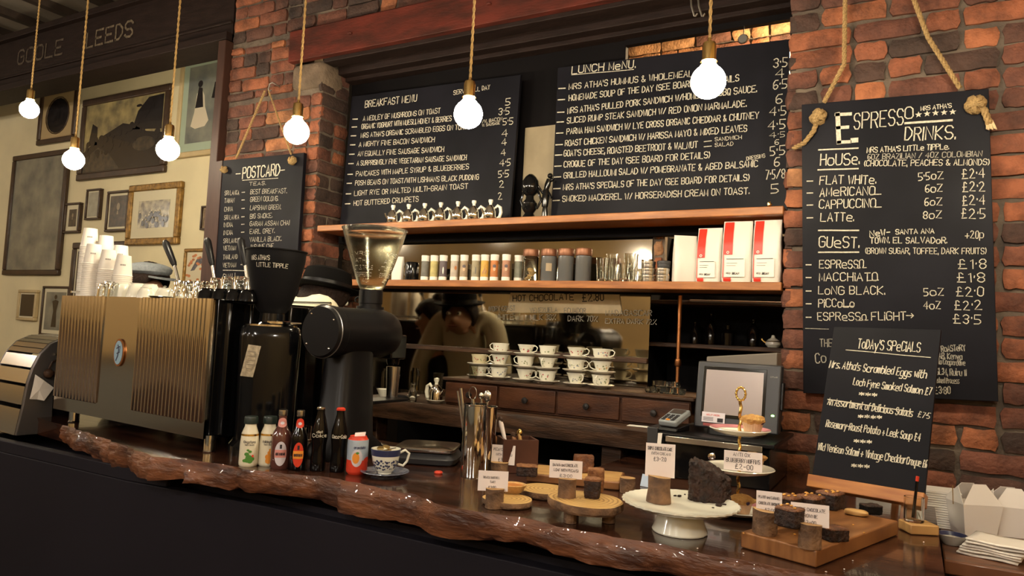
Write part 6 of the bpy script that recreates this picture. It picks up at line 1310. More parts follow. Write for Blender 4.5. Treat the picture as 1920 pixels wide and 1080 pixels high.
p = onZ(1153, 920, zt_r-.03); T = thing('log_holder', 'low round log piece with pale cut top beside the cake stand', 'card holder', (p[0], p[1]+.10, ZC+.001)); b = MB(); b.lathe([(.022, 0), (.023, .02), (.022, .042)], 24, wob=lambda a, j: 1+.04*math.sin(3*a)); b.build('bark', m['bark'], T); b = MB(); b.lathe([(.0218, .0422), (0, .043)], 24, wob=lambda a, j: 1+.04*math.sin(3*a)); b.f = [f for f in b.f if len(f) < 12]; b.m = b.m[:len(b.f)]; b.build('cut_end', m['logend'], T)
p = onZ(1178, 922, ZC); T = thing('price_card', 'back of a small pale card behind the low log piece', 'price card', (p[0]+.02, p[1]+.10, ZC+.001), -.2); b = MB(); b.add([(-.02, 0, 0), (.02, 0, 0), (.02, .012, .035), (-.02, .012, .035)], [(0, 1, 2, 3)]); b.build('card', m['canblue'], T, smooth=False, solid=.0008)
# brush box
p = onZ(940, 888, ZC); bx = (p[0]+.01, p[1]+.08, ZC+.001); T = thing('tool_box', 'dark red-brown wooden box of brushes behind the steel pots', 'box', bx, face(bx)+.25)
b = MB(); w_, d_, h_ = .058, .05, .105; b.bb(-w_, w_, -d_, -d_+.008, 0, h_); b.bb(-w_, w_, d_-.008, d_, 0, h_); b.bb(-w_, -w_+.008, -d_+.008, d_-.008, 0, h_); b.bb(w_-.008, w_, -d_+.008, d_-.008, 0, h_); b.bb(-w_+.008, w_-.008, -d_+.008, d_-.008, 0, .008); b.build('box_body', m['terra'], T)
b = MB(); b.bb(w_+.0005, w_+.001, -d_+.01, d_-.01, .06, .09)
for i, (dx, dy, top, s, lb_) in enumerate(((-.02, .0, (938, 788), 'brush', 'pale handled brush upright in the wooden box'), (.02, .01, (974, 812), 'spoon', 'wooden spoon leaning right in the wooden box'), (-.035, .015, (918, 803), 'brush', 'short brush at the left in the wooden box'), (.03, -.01, (962, 818), 'brush', 'stubby brush at the right in the wooden box'))):
    base = Vector((bx[0]+dx, bx[1]+dy, ZC+.012)); tp = Vector(onY(top[0], top[1], bx[1]+dy)); c = tp-base; T = thing('pastry_'+s, lb_, s, base, 0)
    b = MB(); b.tube([(0, 0, 0), c*.5, c*.9, c], [.005, .006, .008 if s == 'brush' else .006, .006], 10); b.build('handle', m['card' if i == 0 else 'boarddark' if i != 1 else 'tartcrust'], T)
    b = MB(); b.ball(c, .012, 10, 0, .8, .5, 1.2); b.build('head', m['oldwood' if i != 1 else 'gold'], T)
# cake stand
p = onZ(1273, 998, ZC); cs0 = (p[0], p[1]+.005, ZC+.001); u = mpp(p)
T = thing('cake_stand', 'white scalloped china cake stand carrying the chocolate cake', 'cake stand', cs0); zp = onY(1277, 946, cs0[1])[2]-cs0[2]; rp_ = 108*u
b = MB(); b.lathe([(50*u, 0), (51*u, .003), (46*u, .02), (38*u, .05), (30*u, zp-.012), (28*u, zp-.008)], 44, wob=lambda a, j: 1+(.015*math.cos(20*a) if j < 2 else 0)); b.build('pedestal', m['white'], T)
b = MB(); b.lathe([(0, zp-.012), (rp_*.5, zp-.012), (rp_*.9, zp-.004), (rp_, zp+.004), (rp_*1.0, zp+.008), (rp_*.96, zp+.0075), (rp_*.86, zp+.0), (rp_*.5, zp-.003), (0, zp-.003)], 72, wob=lambda a, j: 1+(.014*math.cos(36*a) if 1 < j < 6 else 0)); b.build('plate', m['white'], T)
zq = cs0[2]+zp-.002
log(1231, 944, zq, 42, 48, 'curved log card holder on the white cake stand', 'tall price card for the triple chocolate cake on the cake stand', 55, 62, -1, 2, [('TRIPLE CHOCOLATE CAKE', .80, -.44, .40, 6), ('(WITH CREAM)', .66, -.30, .34, 5), ('£3-20', .48, -.22, .20, 7)], -.06, 5, .0, flare=.12)
p = onZ(1322, 942, zq); T = thing('chocolate_cake', 'big dark chocolate cake wedge on the white cake stand', 'cake', (p[0]+.004, p[1]+.028, zq), .12); u = mpp(p); R = random.Random(12)
b = MB(); W_ = 76*u; out = [(-W_*.46, -.028), (-W_*.1, -.034), (W_*.3, -.028), (W_*.5, .0), (W_*.42, .04), (0, .062), (-W_*.45, .055), (-W_*.52, .01)]
den = []
for i in range(len(out)):
    a, c = out[i], out[(i+1) % len(out)]
    for j in range(4): den.append((lerp(a[0], c[0], j/4), lerp(a[1], c[1], j/4)))
hs = lambda x: (72-30*max(0, (x+W_*.5)/W_)**1.4)*u
secs = []; n = len(den); vs = []; fs = []
L_ = [0, .05, .2, .35, .5, .65, .8, .93, 1.0]
for t in L_:
    k = .97 if t in (0, 1.0) else 1.0
    for (x, y) in den: vs.append((x*k*(1+R.uniform(-.03, .03)), y*k*(1+R.uniform(-.05, .05)), hs(x)*t+(R.uniform(-.003, .004) if t == 1.0 else 0)))
for j in range(len(L_)-1):
    for i in range(n): fs.append((j*n+i, j*n+(i+1) % n, (j+1)*n+(i+1) % n, (j+1)*n+i))
fs.append(tuple(range(n-1, -1, -1))); vs.append((0, .01, hs(0)*1.02)); c_ = len(vs)-1
for i in range(n): fs.append(((len(L_)-1)*n+i, (len(L_)-1)*n+(i+1) % n, c_))
b.add(vs, fs); rough(b.build('sponge', m['choc'], T, ang=180), .012, .014, 3)
for i, (px, py, s) in enumerate(((1348, 950, .010), (1274, 932, .008), (1284, 929, .006), (1337, 953, .004), (1266, 931, .006), (1291, 936, .005), (1358, 948, .007))):
    p = onZ(px, py, zq); T = thing('cake_crumb', ['largest dark crumb right of the chocolate cake', 'dark crumb left of the cake, largest there', 'dark crumb touching the left side of the cake', 'tiny crumb in front of the cake', 'dark crumb nearest the curved log', 'tiny crumb left of the cake', 'flat dark crumb at the right plate edge'][i], 'crumb', p, i, 'crumbs on the cake stand'); b = MB(); b.blob((0, 0, 0), s*1.6, s, s*.7, i, .3, 0, 8); b.build('crumb', m['choc'], T)
# three tier stand
p = onZ(1385, 966, ZC); ts = (p[0]-.003, p[1], ZC+.001); u = mpp(p); T = thing('tiered_cake_stand', 'three tier china stand with a twisted gold rod and ring handle', 'cake stand', ts)
zs3 = [.012]+[onY(1385, y, ts[1])[2]-ts[2] for y in (880, 808)]; rs3 = [62*u, 65*u, 56*u]
for k in range(3):
    r = rs3[k]; z = zs3[k]; b = MB(); b.lathe([(.008, z-.010), (r*.5, z-.010), (r*.85, z-.002), (r, z+.006), (r*.98, z+.008), (r*.8, z+.001), (r*.5, z-.006), (.008, z-.006)], 48); pl_ = b.build('plate', m['white'], T)
    if k != 1: b = MB(); b.lathe([(r*.99, z+.0085), (r*.80, z+.0017)], 48); b.f = [f for f in b.f if len(f) < 12]; b.m = b.m[:len(b.f)]; b.build('pink_rim', mat('pink_glaze', (.55, .22, .24), .3, var=.2, vscale=30), pl_)
zr2 = onY(1384, 751, ts[1])[2]-ts[2]; b = MB(); b.tube([(.0016*math.cos(i*.9), .0016*math.sin(i*.9), .004+(zr2-.004)*i/60) for i in range(61)], .0042, 8); b.build('rod', m['gold'], T)
b = MB(); b.tube([(.012*math.cos(a), 0, zr2+.018+.017*math.sin(a)) for a in [i*2*PI/24 for i in range(24)]], .0028, 8, 0, True)
for i in range(12): a = i*2*PI/12; b.ball((.012*math.cos(a), 0, zr2+.018+.017*math.sin(a)), .0038, 8)
b.build('ring_handle', m['gold'], T)
def muffin(px, py, Y, z, r, label, seed, topx=1.35, group='blueberry muffins'):
    p = onY(px, py, Y); T = thing('blueberry_muffin', label, 'muffin', (p[0], Y, z), seed, group); h = r*1.15
    b = MB(); b.lathe([(0, 0), (r*.72, 0), (r, h)], 44, wob=lambda a, j: 1+.03*math.cos(22*a)); b.build('paper_case', m['case'], T)
    b = MB(); R = random.Random(seed); b.blob((0, 0, h*.80), r*2.2*topx/1.2, r*2.1*topx/1.2, r*.95, seed, .16, 0, 20, .9); rough(b.build('crumb_top', m['muffin'], T), .012, .008)
    b = MB()
    for k in range(4): a = R.uniform(0, 6); b.ball((r*.95*math.cos(a), r*.95*math.sin(a), h*.95+R.uniform(0, .01)), .006, 8)
    b.build('berry', m['berry'], T); return T
muffin(1411, 800, ts[1], ts[2]+zs3[2]-.004, 19*u, 'blueberry muffin on the top tier beside the gold ring', 2)
muffin(1412, 865, ts[1]+.02, ts[2]+zs3[1]-.004, 19*u, 'blueberry muffin on the middle tier behind its price card', 5)
p_ = onZ(1391, 975, ZC+.006); muffin(1391, 960, ts[1]-.012, ts[2]+zs3[0]-.004, 18*u, 'blueberry muffin on the bottom tier behind the cake stand rim', 9)
cz = ts[2]+zs3[1]+.002; q = onY(1394, 884, ts[1]-.045); T = thing('price_card', 'price card for the blueberry muffins leaning on the middle tier', 'price card', (q[0], ts[1]-.055, cz+.004), face(q)); W = 67*u; H_ = 34*u
cm = lambda x, zz: (x, zz*.25, zz); b = MB(); b.add([cm(-W/2, 0), cm(W/2, 0), cm(W/2, H_), cm(-W/2, H_)], [(0, 1, 2, 3)]); b.build('card', m['card'], T, smooth=False, solid=.0007); b = MB()
for s, f0, a, c, hh in (('ANTI OX', .74, -.26, .18, 6), ('BLUEBERRY MUFFINS', .42, -.44, .44, 7), ('£2-00', .10, -.2, .26, 8)): write(b, s, (lambda f1: (lambda x, zz: (x, (f1*H_+zz)*.25-.0013, f1*H_+zz)))(f0), a*W, c*W, hh*u, .13)
b.build('handwriting', m['ink'], T, smooth=False)
# brownie board
Fp = Vector(onZ(1530, 1066, ZC)); Lp = Vector(onZ(1382, 1029, ZC)); Rp = Vector(onZ(1684, 1004, ZC))
vx = (Lp-Fp); ang_ = math.atan2((Rp-Fp).y, (Rp-Fp).x); wl = vx.length; ll = (Rp-Fp).length
T = thing('serving_board', 'thick square wooden board carrying the brownies', 'serving board', (Fp.x, Fp.y, ZC+.001), ang_); b = MB(); b.bb(0, ll, 0, wl, 0, .034); b.build('board_body', m['boarddark'], T, bev=.003)
zb2 = ZC+.0355
log(1431, 1004, zb2, 44, 44, 'log card holder at the left corner of the brownie board', 'price card for the peanut and caramel chocolate brownie', 46, 40, 6, 6, [('PEANUT and CARAMEL', .66, -.42, .42, 5), ('CHOCOLATE BROWNIE', .38, -.40, .42, 5), ('£2·00', .10, -.15, .25, 5)], -.08, 6, .0)
log(1515, 1030, zb2, 42, 45, 'log card holder at the front corner of the brownie board', 'price card for the triple chocolate brownie on the brownie board', 68, 41, 0, 6, [('TRIPLE CHOCOLATE', .66, -.40, .40, 6), ('BROWNIE', .38, -.22, .20, 6), ('£2-00', .10, -.16, .16, 6)], -.05, 8, .0, .08)
bw, bd_, bh = .054, .050, .036; rzb = ang_
BR = [(1476, 988, 0, 'bottom brownie beside the left corner log'), (1476, 988, 1, 'top brownie beside the left corner log'), (1470, 964, 0, 'bottom brownie in the back left pile'), (1470, 964, 1, 'top brownie in the back left pile'), (1513, 964, 0, 'bottom brownie in the middle pile'), (1513, 964, 1, 'nut topped brownie on the middle pile'),
      (1551, 955, 0, 'bottom brownie in the tallest rear pile'), (1551, 955, 1, 'nut topped brownie on the tallest rear pile')]
for i, (px, py, k, l_) in enumerate(BR):
    T = cakebox('brownie', l_, 'brownie', px, py, zb2+k*(bh*1.07+.001), bw, bd_, bh, rzb+Rr.uniform(-.15, .15), 'choc', 'brownie', 20+i, 'brownies on the square board', off=((-.0, 0) if not k else (.003, .003)))
    if k:
        b = MB(); R = random.Random(i)
        for j in range(6): b.blob((R.uniform(-.02, .02), R.uniform(-.018, .018), bh*1.05), .009, .006, .004, j, .3, 0, 8)
        b.build('caramel_nut', m['nut'], T)
T = cakebox('brownie', 'single cut brownie lying behind the front corner log', 'brownie', 1563, 1015, zb2, .048, .040, .026, rzb-.5, 'choc', 'brownie', 40, 'brownies on the square board')
T = cakebox('brownie', 'dark rounded brownie end at the far side of the board under the easel rail', 'brownie', 1632, 965, zb2, .046, .036, .022, .6, 'blackmatt', 'choc', 41, 'brownies on the square board')
p = onZ(1604, 968, zb2); T = thing('wood_offcut', 'flat pale wood piece beside the dark brownie end', 'wood', (p[0], p[1]+.015, zb2), -.1); b = MB(); b.blob((0, 0, 0), .055, .034, .014, 4, .06, 0, 20, .6); b.build('wood_piece', m['board'], T)
for i, (px, py) in enumerate(((1455, 996), (1600, 985), (1394, 1001), (1490, 1003), (1620, 1000))):
    p = onZ(px, py, zb2); T = thing('brownie_crumb', 'tiny golden crumb on the brownie board', 'crumb', p, i, 'crumbs on the brownie board'); b = MB(); b.blob((0, 0, 0), .005, .004, .003, i, .3, 0, 8); b.build('crumb', m['nut'], T)
for i, (px, py) in enumerate(((1394, 1039), (1599, 1053), (1583, 1069), (1549, 1074), (1308, 1030), (1732, 1018))):
    p = onZ(px, py, ZC); T = thing('table_crumb', 'tiny pale crumb on the dark slab top', 'crumb', (p[0], p[1], ZC+.001), i, 'crumbs on the slab'); b = MB(); b.blob((0, 0, 0), .004, .003, .002, i, .3, 0, 8); b.build('crumb', m['card'], T)

# ------------------------------------------------------------------ easel and today's specials
S = 1.14; BLc = Vector((-.217*S, 1.964*S, 1.5-.311*S)); ty, tt = -.236, .348; ew, eh = .25*S, .40*S
er = Vector((math.cos(ty), math.sin(ty), 0)); en = Vector((-math.sin(ty), math.cos(ty), 0)); eu = Vector((0, 0, 1))*math.cos(tt)+en*math.sin(tt); ef = er.cross(eu)   # ef points back
if ef.y < 0: ef = -ef
T = thing('specials_board', "tilted black chalkboard headed today's specials on the wooden easel", 'menu board', (0, 0, 0))
def EB(x, y, z): return BLc+er*x+eu*z+ef*y
def ebox(b, x0, x1, y0, y1, z0, z1): b.add([EB(x, y, z) for x in (x0, x1) for y in (y0, y1) for z in (z0, z1)], [(0, 1, 3, 2), (4, 6, 7, 5), (0, 4, 5, 1), (2, 3, 7, 6), (0, 2, 6, 4), (1, 5, 7, 3)])
b = MB(); ebox(b, 0, ew, 0, .010, 0, eh); b.build('board_panel', m['chalkboard'], T, smooth=False, bev=.001)
P0 = tuple(BLc); NN = tuple(-ef); t = MB(); fz = lambda x, y: (1460+x*.4352, 480+y*.4352)
plane_line(t, "ToDAy'S SPeCiALS", fz(340, 398), fz(608, 415), 19, P0, NN, .09); plane_rule(t, fz(290, 405), fz(655, 438), 1.3, P0, NN)
for s, a, c, h in (("Mrs. Atha's Scrambled Eggs with", (218, 480), (635, 528), 15), ('Loch Fyne Smoked Salmon £7', (320, 555), (655, 600), 14), ('An Assortment of Delicious Salads', (210, 640), (575, 693), 14), ('£7·5', (598, 693), (648, 703), 11),
                ('Rosemary-Roast Potato + Leek Soup £4', (203, 735), (608, 797), 14), ('Wild Venison Salami + Vintage Cheddar', (168, 835), (545, 895), 14), ('Croque £6', (550, 896), (636, 912), 14)):
    plane_line(t, s, fz(*a), fz(*c), h, P0, NN, .12, 3, .12)
for x, y, n_ in ((347, 603, 3), (343, 700, 4), (325, 806, 3), (315, 912, 3)): plane_line(t, '*'*n_, fz(x, y), fz(x+25*n_, y+6), 9, P0, NN, .22)
plane_rule(t, fz(212, 618), fz(578, 672), 1.8, P0, NN); t.build('chalk_writing', m['chalk'], T, smooth=False)
T = thing('table_easel', 'small wooden easel holding the specials board on the slab', 'easel', (0, 0, 0))
b = MB(); ebox(b, -.004, ew+.004, -.022, .020, -.036, -.0015); b.build('rail', m['easel'], T, bev=.002)
for x in (.03, ew-.045):
    top = EB(x, .024, eh*.8); bot = EB(x, .024, -.036); k = (bot.z-(ZC+.001))/eu.z; bt = bot-eu*k
    b = MB(); w2 = .013; a_ = [bt-er*w2, bt+er*w2, bt+er*w2+ef*.018, bt-er*w2+ef*.018, top-er*w2, top+er*w2, top+er*w2+ef*.018, top-er*w2+ef*.018]
    for i_ in range(4): a_[i_] = Vector((a_[i_].x, a_[i_].y, ZC+.001))
    b.add(a_, [(3, 2, 1, 0), (4, 5, 6, 7), (0, 1, 5, 4), (1, 2, 6, 5), (2, 3, 7, 6), (3, 0, 4, 7)]); b.build('front_leg', m['easel'], T, bev=.0015)
b = MB(); tp = EB(ew/2, .045, eh*.75); bt = Vector((tp.x+.03, tp.y+.13, ZC+.001)); b.tube([bt, tp], .010, 4); b.build('back_leg', m['easel'], T)
b = MB(); tp = EB(.03, .030, eh*.3); tq = EB(ew-.045, .030, eh*.3); b.tube([tp, tq], .008, 4); b.build('cross_bar', m['easel'], T)
# jar and block behind the easel leg
p = onZ(1722, 1004, ZC); T = thing('wooden_block', 'small pale wooden block behind the easel leg', 'block', (p[0], p[1]+.035, ZC+.001), .5); b = MB(); b.bb(-.035, .035, -.03, .03, 0, .024); b.build('block_body', m['board'], T, bev=.003)
T = thing('glass_jar', 'glass jar on the small wooden block behind the easel', 'jar', (p[0]-.010, p[1]+.035, ZC+.0255)); b = MB(); b.lathe([(0, 0), (.022, 0), (.023, .004), (.023, .06), (.020, .06), (.020, .006), (0, .006)], 22); b.build('jar_glass', m['glass'], T)
T = thing('pen', 'dark pen leaning in the glass jar behind the easel', 'pen', (p[0]-.012, p[1]+.035, ZC+.036), 0); b = MB(); b.tube([(0, 0, 0), (.008, -.004, .09)], .0035, 8); b.build('barrel', m['blackgloss'], T); b = MB(); b.tube([(.008, -.004, .09), (.009, -.004, .102)], .0038, 8); b.build('pen_cap', m['red'], T)
p = onZ(1640, 962, ZC); T = thing('takeaway_box', 'white card box on the slab behind the easel', 'box', (p[0]+.0, 2.66, ZC+.001), .05); b = MB(); b.bb(-.07, .07, -.04, .04, 0, .065); b.build('box_body', m['boxcard'], T, bev=.002)
# ------------------------------------------------------------------ side table
zt_ = 1.0; fy = onZ(1765, 1048, zt_)[1]; T = thing('side_table', 'brown wooden side table with boxes and napkins at the right end', 'table', (0, 0, 0))
b = MB(); b.bb(xe+.012, 1.5, fy, 2.79, zt_-.035, zt_); b.build('tabletop', m['oldtable'] if 'oldtable' in m else mat('side_table_wood', (.17, .065, .028), .4, col2=(.07, .028, .014), vscale=5, stretch=(1, 6, 1), coat=.2), T, bev=.004)
b = MB(); b.bb(xe+.03, 1.48, fy+.02, fy+.045, zt_-.14, zt_-.036); b.build('apron', m['oldwood'], T)
for x in (xe+.05, 1.44):
    for y in (fy+.05, 2.74): b = MB(); b.bb(x-.025, x+.025, y-.025, y+.025, 0, zt_-.036); b.build('leg', m['oldwood'], T)
zt_ += .001
def onT(px, py): return onZ(px, py, zt_)
p = onT(1764, 992); u = mpp(p); sy0 = p[1]+.06
lbn = 0
hN = (992-924)*u; nn_ = 16
for k in range(nn_):
    T = thing('card_tray', 'flat white card sheet in the tall pile between easel and box' if 0 < k < nn_-1 else ('top white card sheet of the tall pile beside the easel' if k else 'bottom white card sheet of the tall pile beside the easel'), 'card sheet', (p[0]+.002*math.sin(k*2.3), sy0, zt_+k*hN/nn_), .1+.03*math.sin(k*1.7), 'white card sheets in the pile')
    b = MB(); b.bb(-.048, .048, -.05, .05, 0, hN/nn_-.0012); b.build('sheet', m['boxcard'], T, bev=.0008)
def pail(px, py, wpx, hpx, rz, label):
    p = onT(px, py); u = mpp(p); w_ = wpx*u/2; h = hpx*u*.62; T = thing('takeaway_box', label, 'box', (p[0], p[1]+w_, zt_), rz)
    b = MB(); lo = [(x*w_*.78, y*w_*.66) for x, y in ((-1, -1), (1, -1), (1, 1), (-1, 1))]; hi = [(x*w_, y*w_*.85) for x, y in ((-1, -1), (1, -1), (1, 1), (-1, 1))]
    vs = [(x, y, 0) for x, y in lo]+[(x, y, h) for x, y in hi]; b.add(vs, [(3, 2, 1, 0), (0, 1, 5, 4), (1, 2, 6, 5), (2, 3, 7, 6), (3, 0, 4, 7)]); b.build('box_body', m['boxcard'], T, smooth=False, solid=.0015)
    for k, (s, pk, ln) in enumerate(((-1, .62, .35), (1, .55, .4))):
        b = MB(); b.add([(-w_, s*w_*.85, h), (w_, s*w_*.85, h), (w_*.35, s*w_*(.85-ln), h+h*pk), (-w_*.30, s*w_*(.85-ln), h+h*pk)], [(0, 1, 2, 3)]); b.build('top_flap', m['boxcard'], T, smooth=False, solid=.0015)
    for s in (-1, 1):
        b = MB(); b.add([(s*w_, -w_*.85, h), (s*w_, w_*.85, h), (s*w_*.75, 0, h+h*.5)], [(0, 1, 2)]); b.build('side_flap', m['boxcard'], T, smooth=False, solid=.0015)
    b = MB(); b.tube([(-w_*1.01, 0, h*.9), (-w_*1.05, 0, h*1.5)], .0012, 6); b.build('wire_handle', m['brass'], T)
    b = MB(); b.bb(-w_*.3, w_*.3, -w_*.70, -w_*.695, h*.16, h*.22)
    return T
pail(1826, 1008, 74, 96, .5, 'open white takeaway box with folded top flaps, left of two'); pail(1898, 1010, 74, 90, .2, 'open white takeaway box at the right edge of the table')
p = onT(1785, 1024); u = mpp(p); r = 27*u; T = thing('small_bowl', 'small blue rimmed white bowl before the white card pile', 'bowl', (p[0], p[1]+r*.7, zt_)); b = MB(); b.lathe([(0, 0), (r*.55, 0), (r*.7, .008), (r, .026), (r*.95, .026), (r*.6, .008), (0, .006)], 32); b.build('bowl_body', m['saucer'], T); b = MB(); b.lathe([(r*.94, .0262), (r*.75, .0165)], 32); b.f = [f for f in b.f if len(f) < 12]; b.m = b.m[:len(b.f)]; b.build('blue_rim', m['blue'], T)
for k in range(6):
    p = onT(1862, 1052); T = thing('napkin', ['bottom white napkin of the loose pile', 'second white napkin from the bottom of the loose pile', 'third white napkin from the bottom of the loose pile', 'fourth white napkin from the bottom of the loose pile', 'fifth white napkin from the bottom of the loose pile', 'top white napkin of the loose pile, folded over'][k], 'napkin', (p[0]+.004*k, p[1]+.06-.002*k, zt_+k*.0072), -.25+.05*math.sin(k*2), 'white napkins on the side table')
    b = MB(); n_ = 8; vs = []; 
    for j in range(n_+1):
        for i in range(n_+1):
            x = -.065+.13*i/n_; y = -.055+.11*j/n_; vs.append((x, y, .004+.0012*math.sin(x*60+k)+.0012*math.cos(y*50+k*2)))
    b.add(vs, [(j*9+i, j*9+i+1, (j+1)*9+i+1, (j+1)*9+i) for j in range(n_) for i in range(n_)]); b.build('napkin_sheet', m['paper'], T, solid=.004)

# ------------------------------------------------------------------ steel appliance at the far left, with a paper napkin
m['darksteel'] = mat('dark_satin_steel', (.13, .12, .115), .4, metal=.7)
zc3 = .991; q0 = onZ(96, 812, zc3); TA = PI*.47; NA = (math.sin(TA), -math.cos(TA), 0)
T = thing('steel_appliance', 'curved stainless steel appliance with ribbed top at the far left', 'appliance', (q0[0], q0[1], zc3), TA); Ti = MATS[T.name].inverted()
def onA(x, y, d=0): v = Ti @ Vector(onP(x, y, (q0[0]+NA[0]*d, q0[1]+NA[1]*d, 0), NA)); return (v.x, max(0, v.z))
poly = [onA(x, y) for x, y in ((31, 812), (44, 760), (52, 720), (62, 690), (76, 664), (95, 645), (120, 634), (160, 632), (160, 662), (130, 664), (112, 684), (102, 712), (96, 812))]; poly[0] = (poly[0][0], 0); poly[-1] = (poly[-1][0], 0)
for y_ in (0, .32): b = MB(); b.ext(poly, 'y', y_, y_+.018); b.build('side_panel', m['darksteel'], T, bev=.002)
outer = poly[:8]; b = MB()
for (a, c) in zip(outer, outer[1:]):
    L2 = math.hypot(c[0]-a[0], c[1]-a[1]); k = max(1, int(L2/.022)) if a[1] > .30 else 1
    for j in range(k):
        s0 = (lerp(a[0], c[0], j/k), lerp(a[1], c[1], j/k)); s1 = (lerp(a[0], c[0], (j+.86)/k), lerp(a[1], c[1], (j+.86)/k)); b.add([(s0[0], .018, s0[1]), (s1[0], .018, s1[1]), (s1[0], .32, s1[1]), (s0[0], .32, s0[1])], [(0, 1, 2, 3)])
b.build('ribbed_cover', m['steel'], T, smooth=False, solid=.004)
e_ = onA(165, 690); f_ = onA(98, 690); b = MB(); b.bb(f_[0], e_[0], .03, .30, 0.001, f_[1]); b.build('inner_body', m['blacksatin'], T, bev=.006)
b = MB(); g = onA(102, 664); b.tube([(g[0], -.006, g[1]), (e_[0], -.006, g[1]+.004)], .006, 8); b.build('rail', m['steel'], T)
for px in (88, 106): g = onA(px, 700); b = MB(); b.tube([(g[0]+.03, -.004, g[1]+.055), (g[0]+.012, -.012, g[1]+.05), (g[0], -.014, g[1]+.02)], .004, 8); b.ball((g[0], -.016, g[1]), .020, 14); b.build('knob_lever', m['oldwood'], T)
T = thing('paper_napkin', 'white paper hanging from the side of the steel appliance', 'napkin', (0, 0, 0)); b = MB(); q = [onP(x, y, (q0[0]+NA[0]*.012, q0[1]+NA[1]*.012, 0), NA) for x, y in ((66, 702), (84, 713), (101, 727), (84, 751), (70, 749), (57, 748), (62, 722))]
cq = tuple(sum(v[i] for v in q)/len(q) for i in range(3)); b.add([(v[0]+.006*(k % 2), v[1]-.006*(k % 2), v[2]) for k, v in enumerate(q)]+[(cq[0]+.006, cq[1]-.006, cq[2])], [(i, (i+1) % 7, 7) for i in range(7)]); b.build('napkin_sheet', m['paper'], T, smooth=False, solid=.0008)

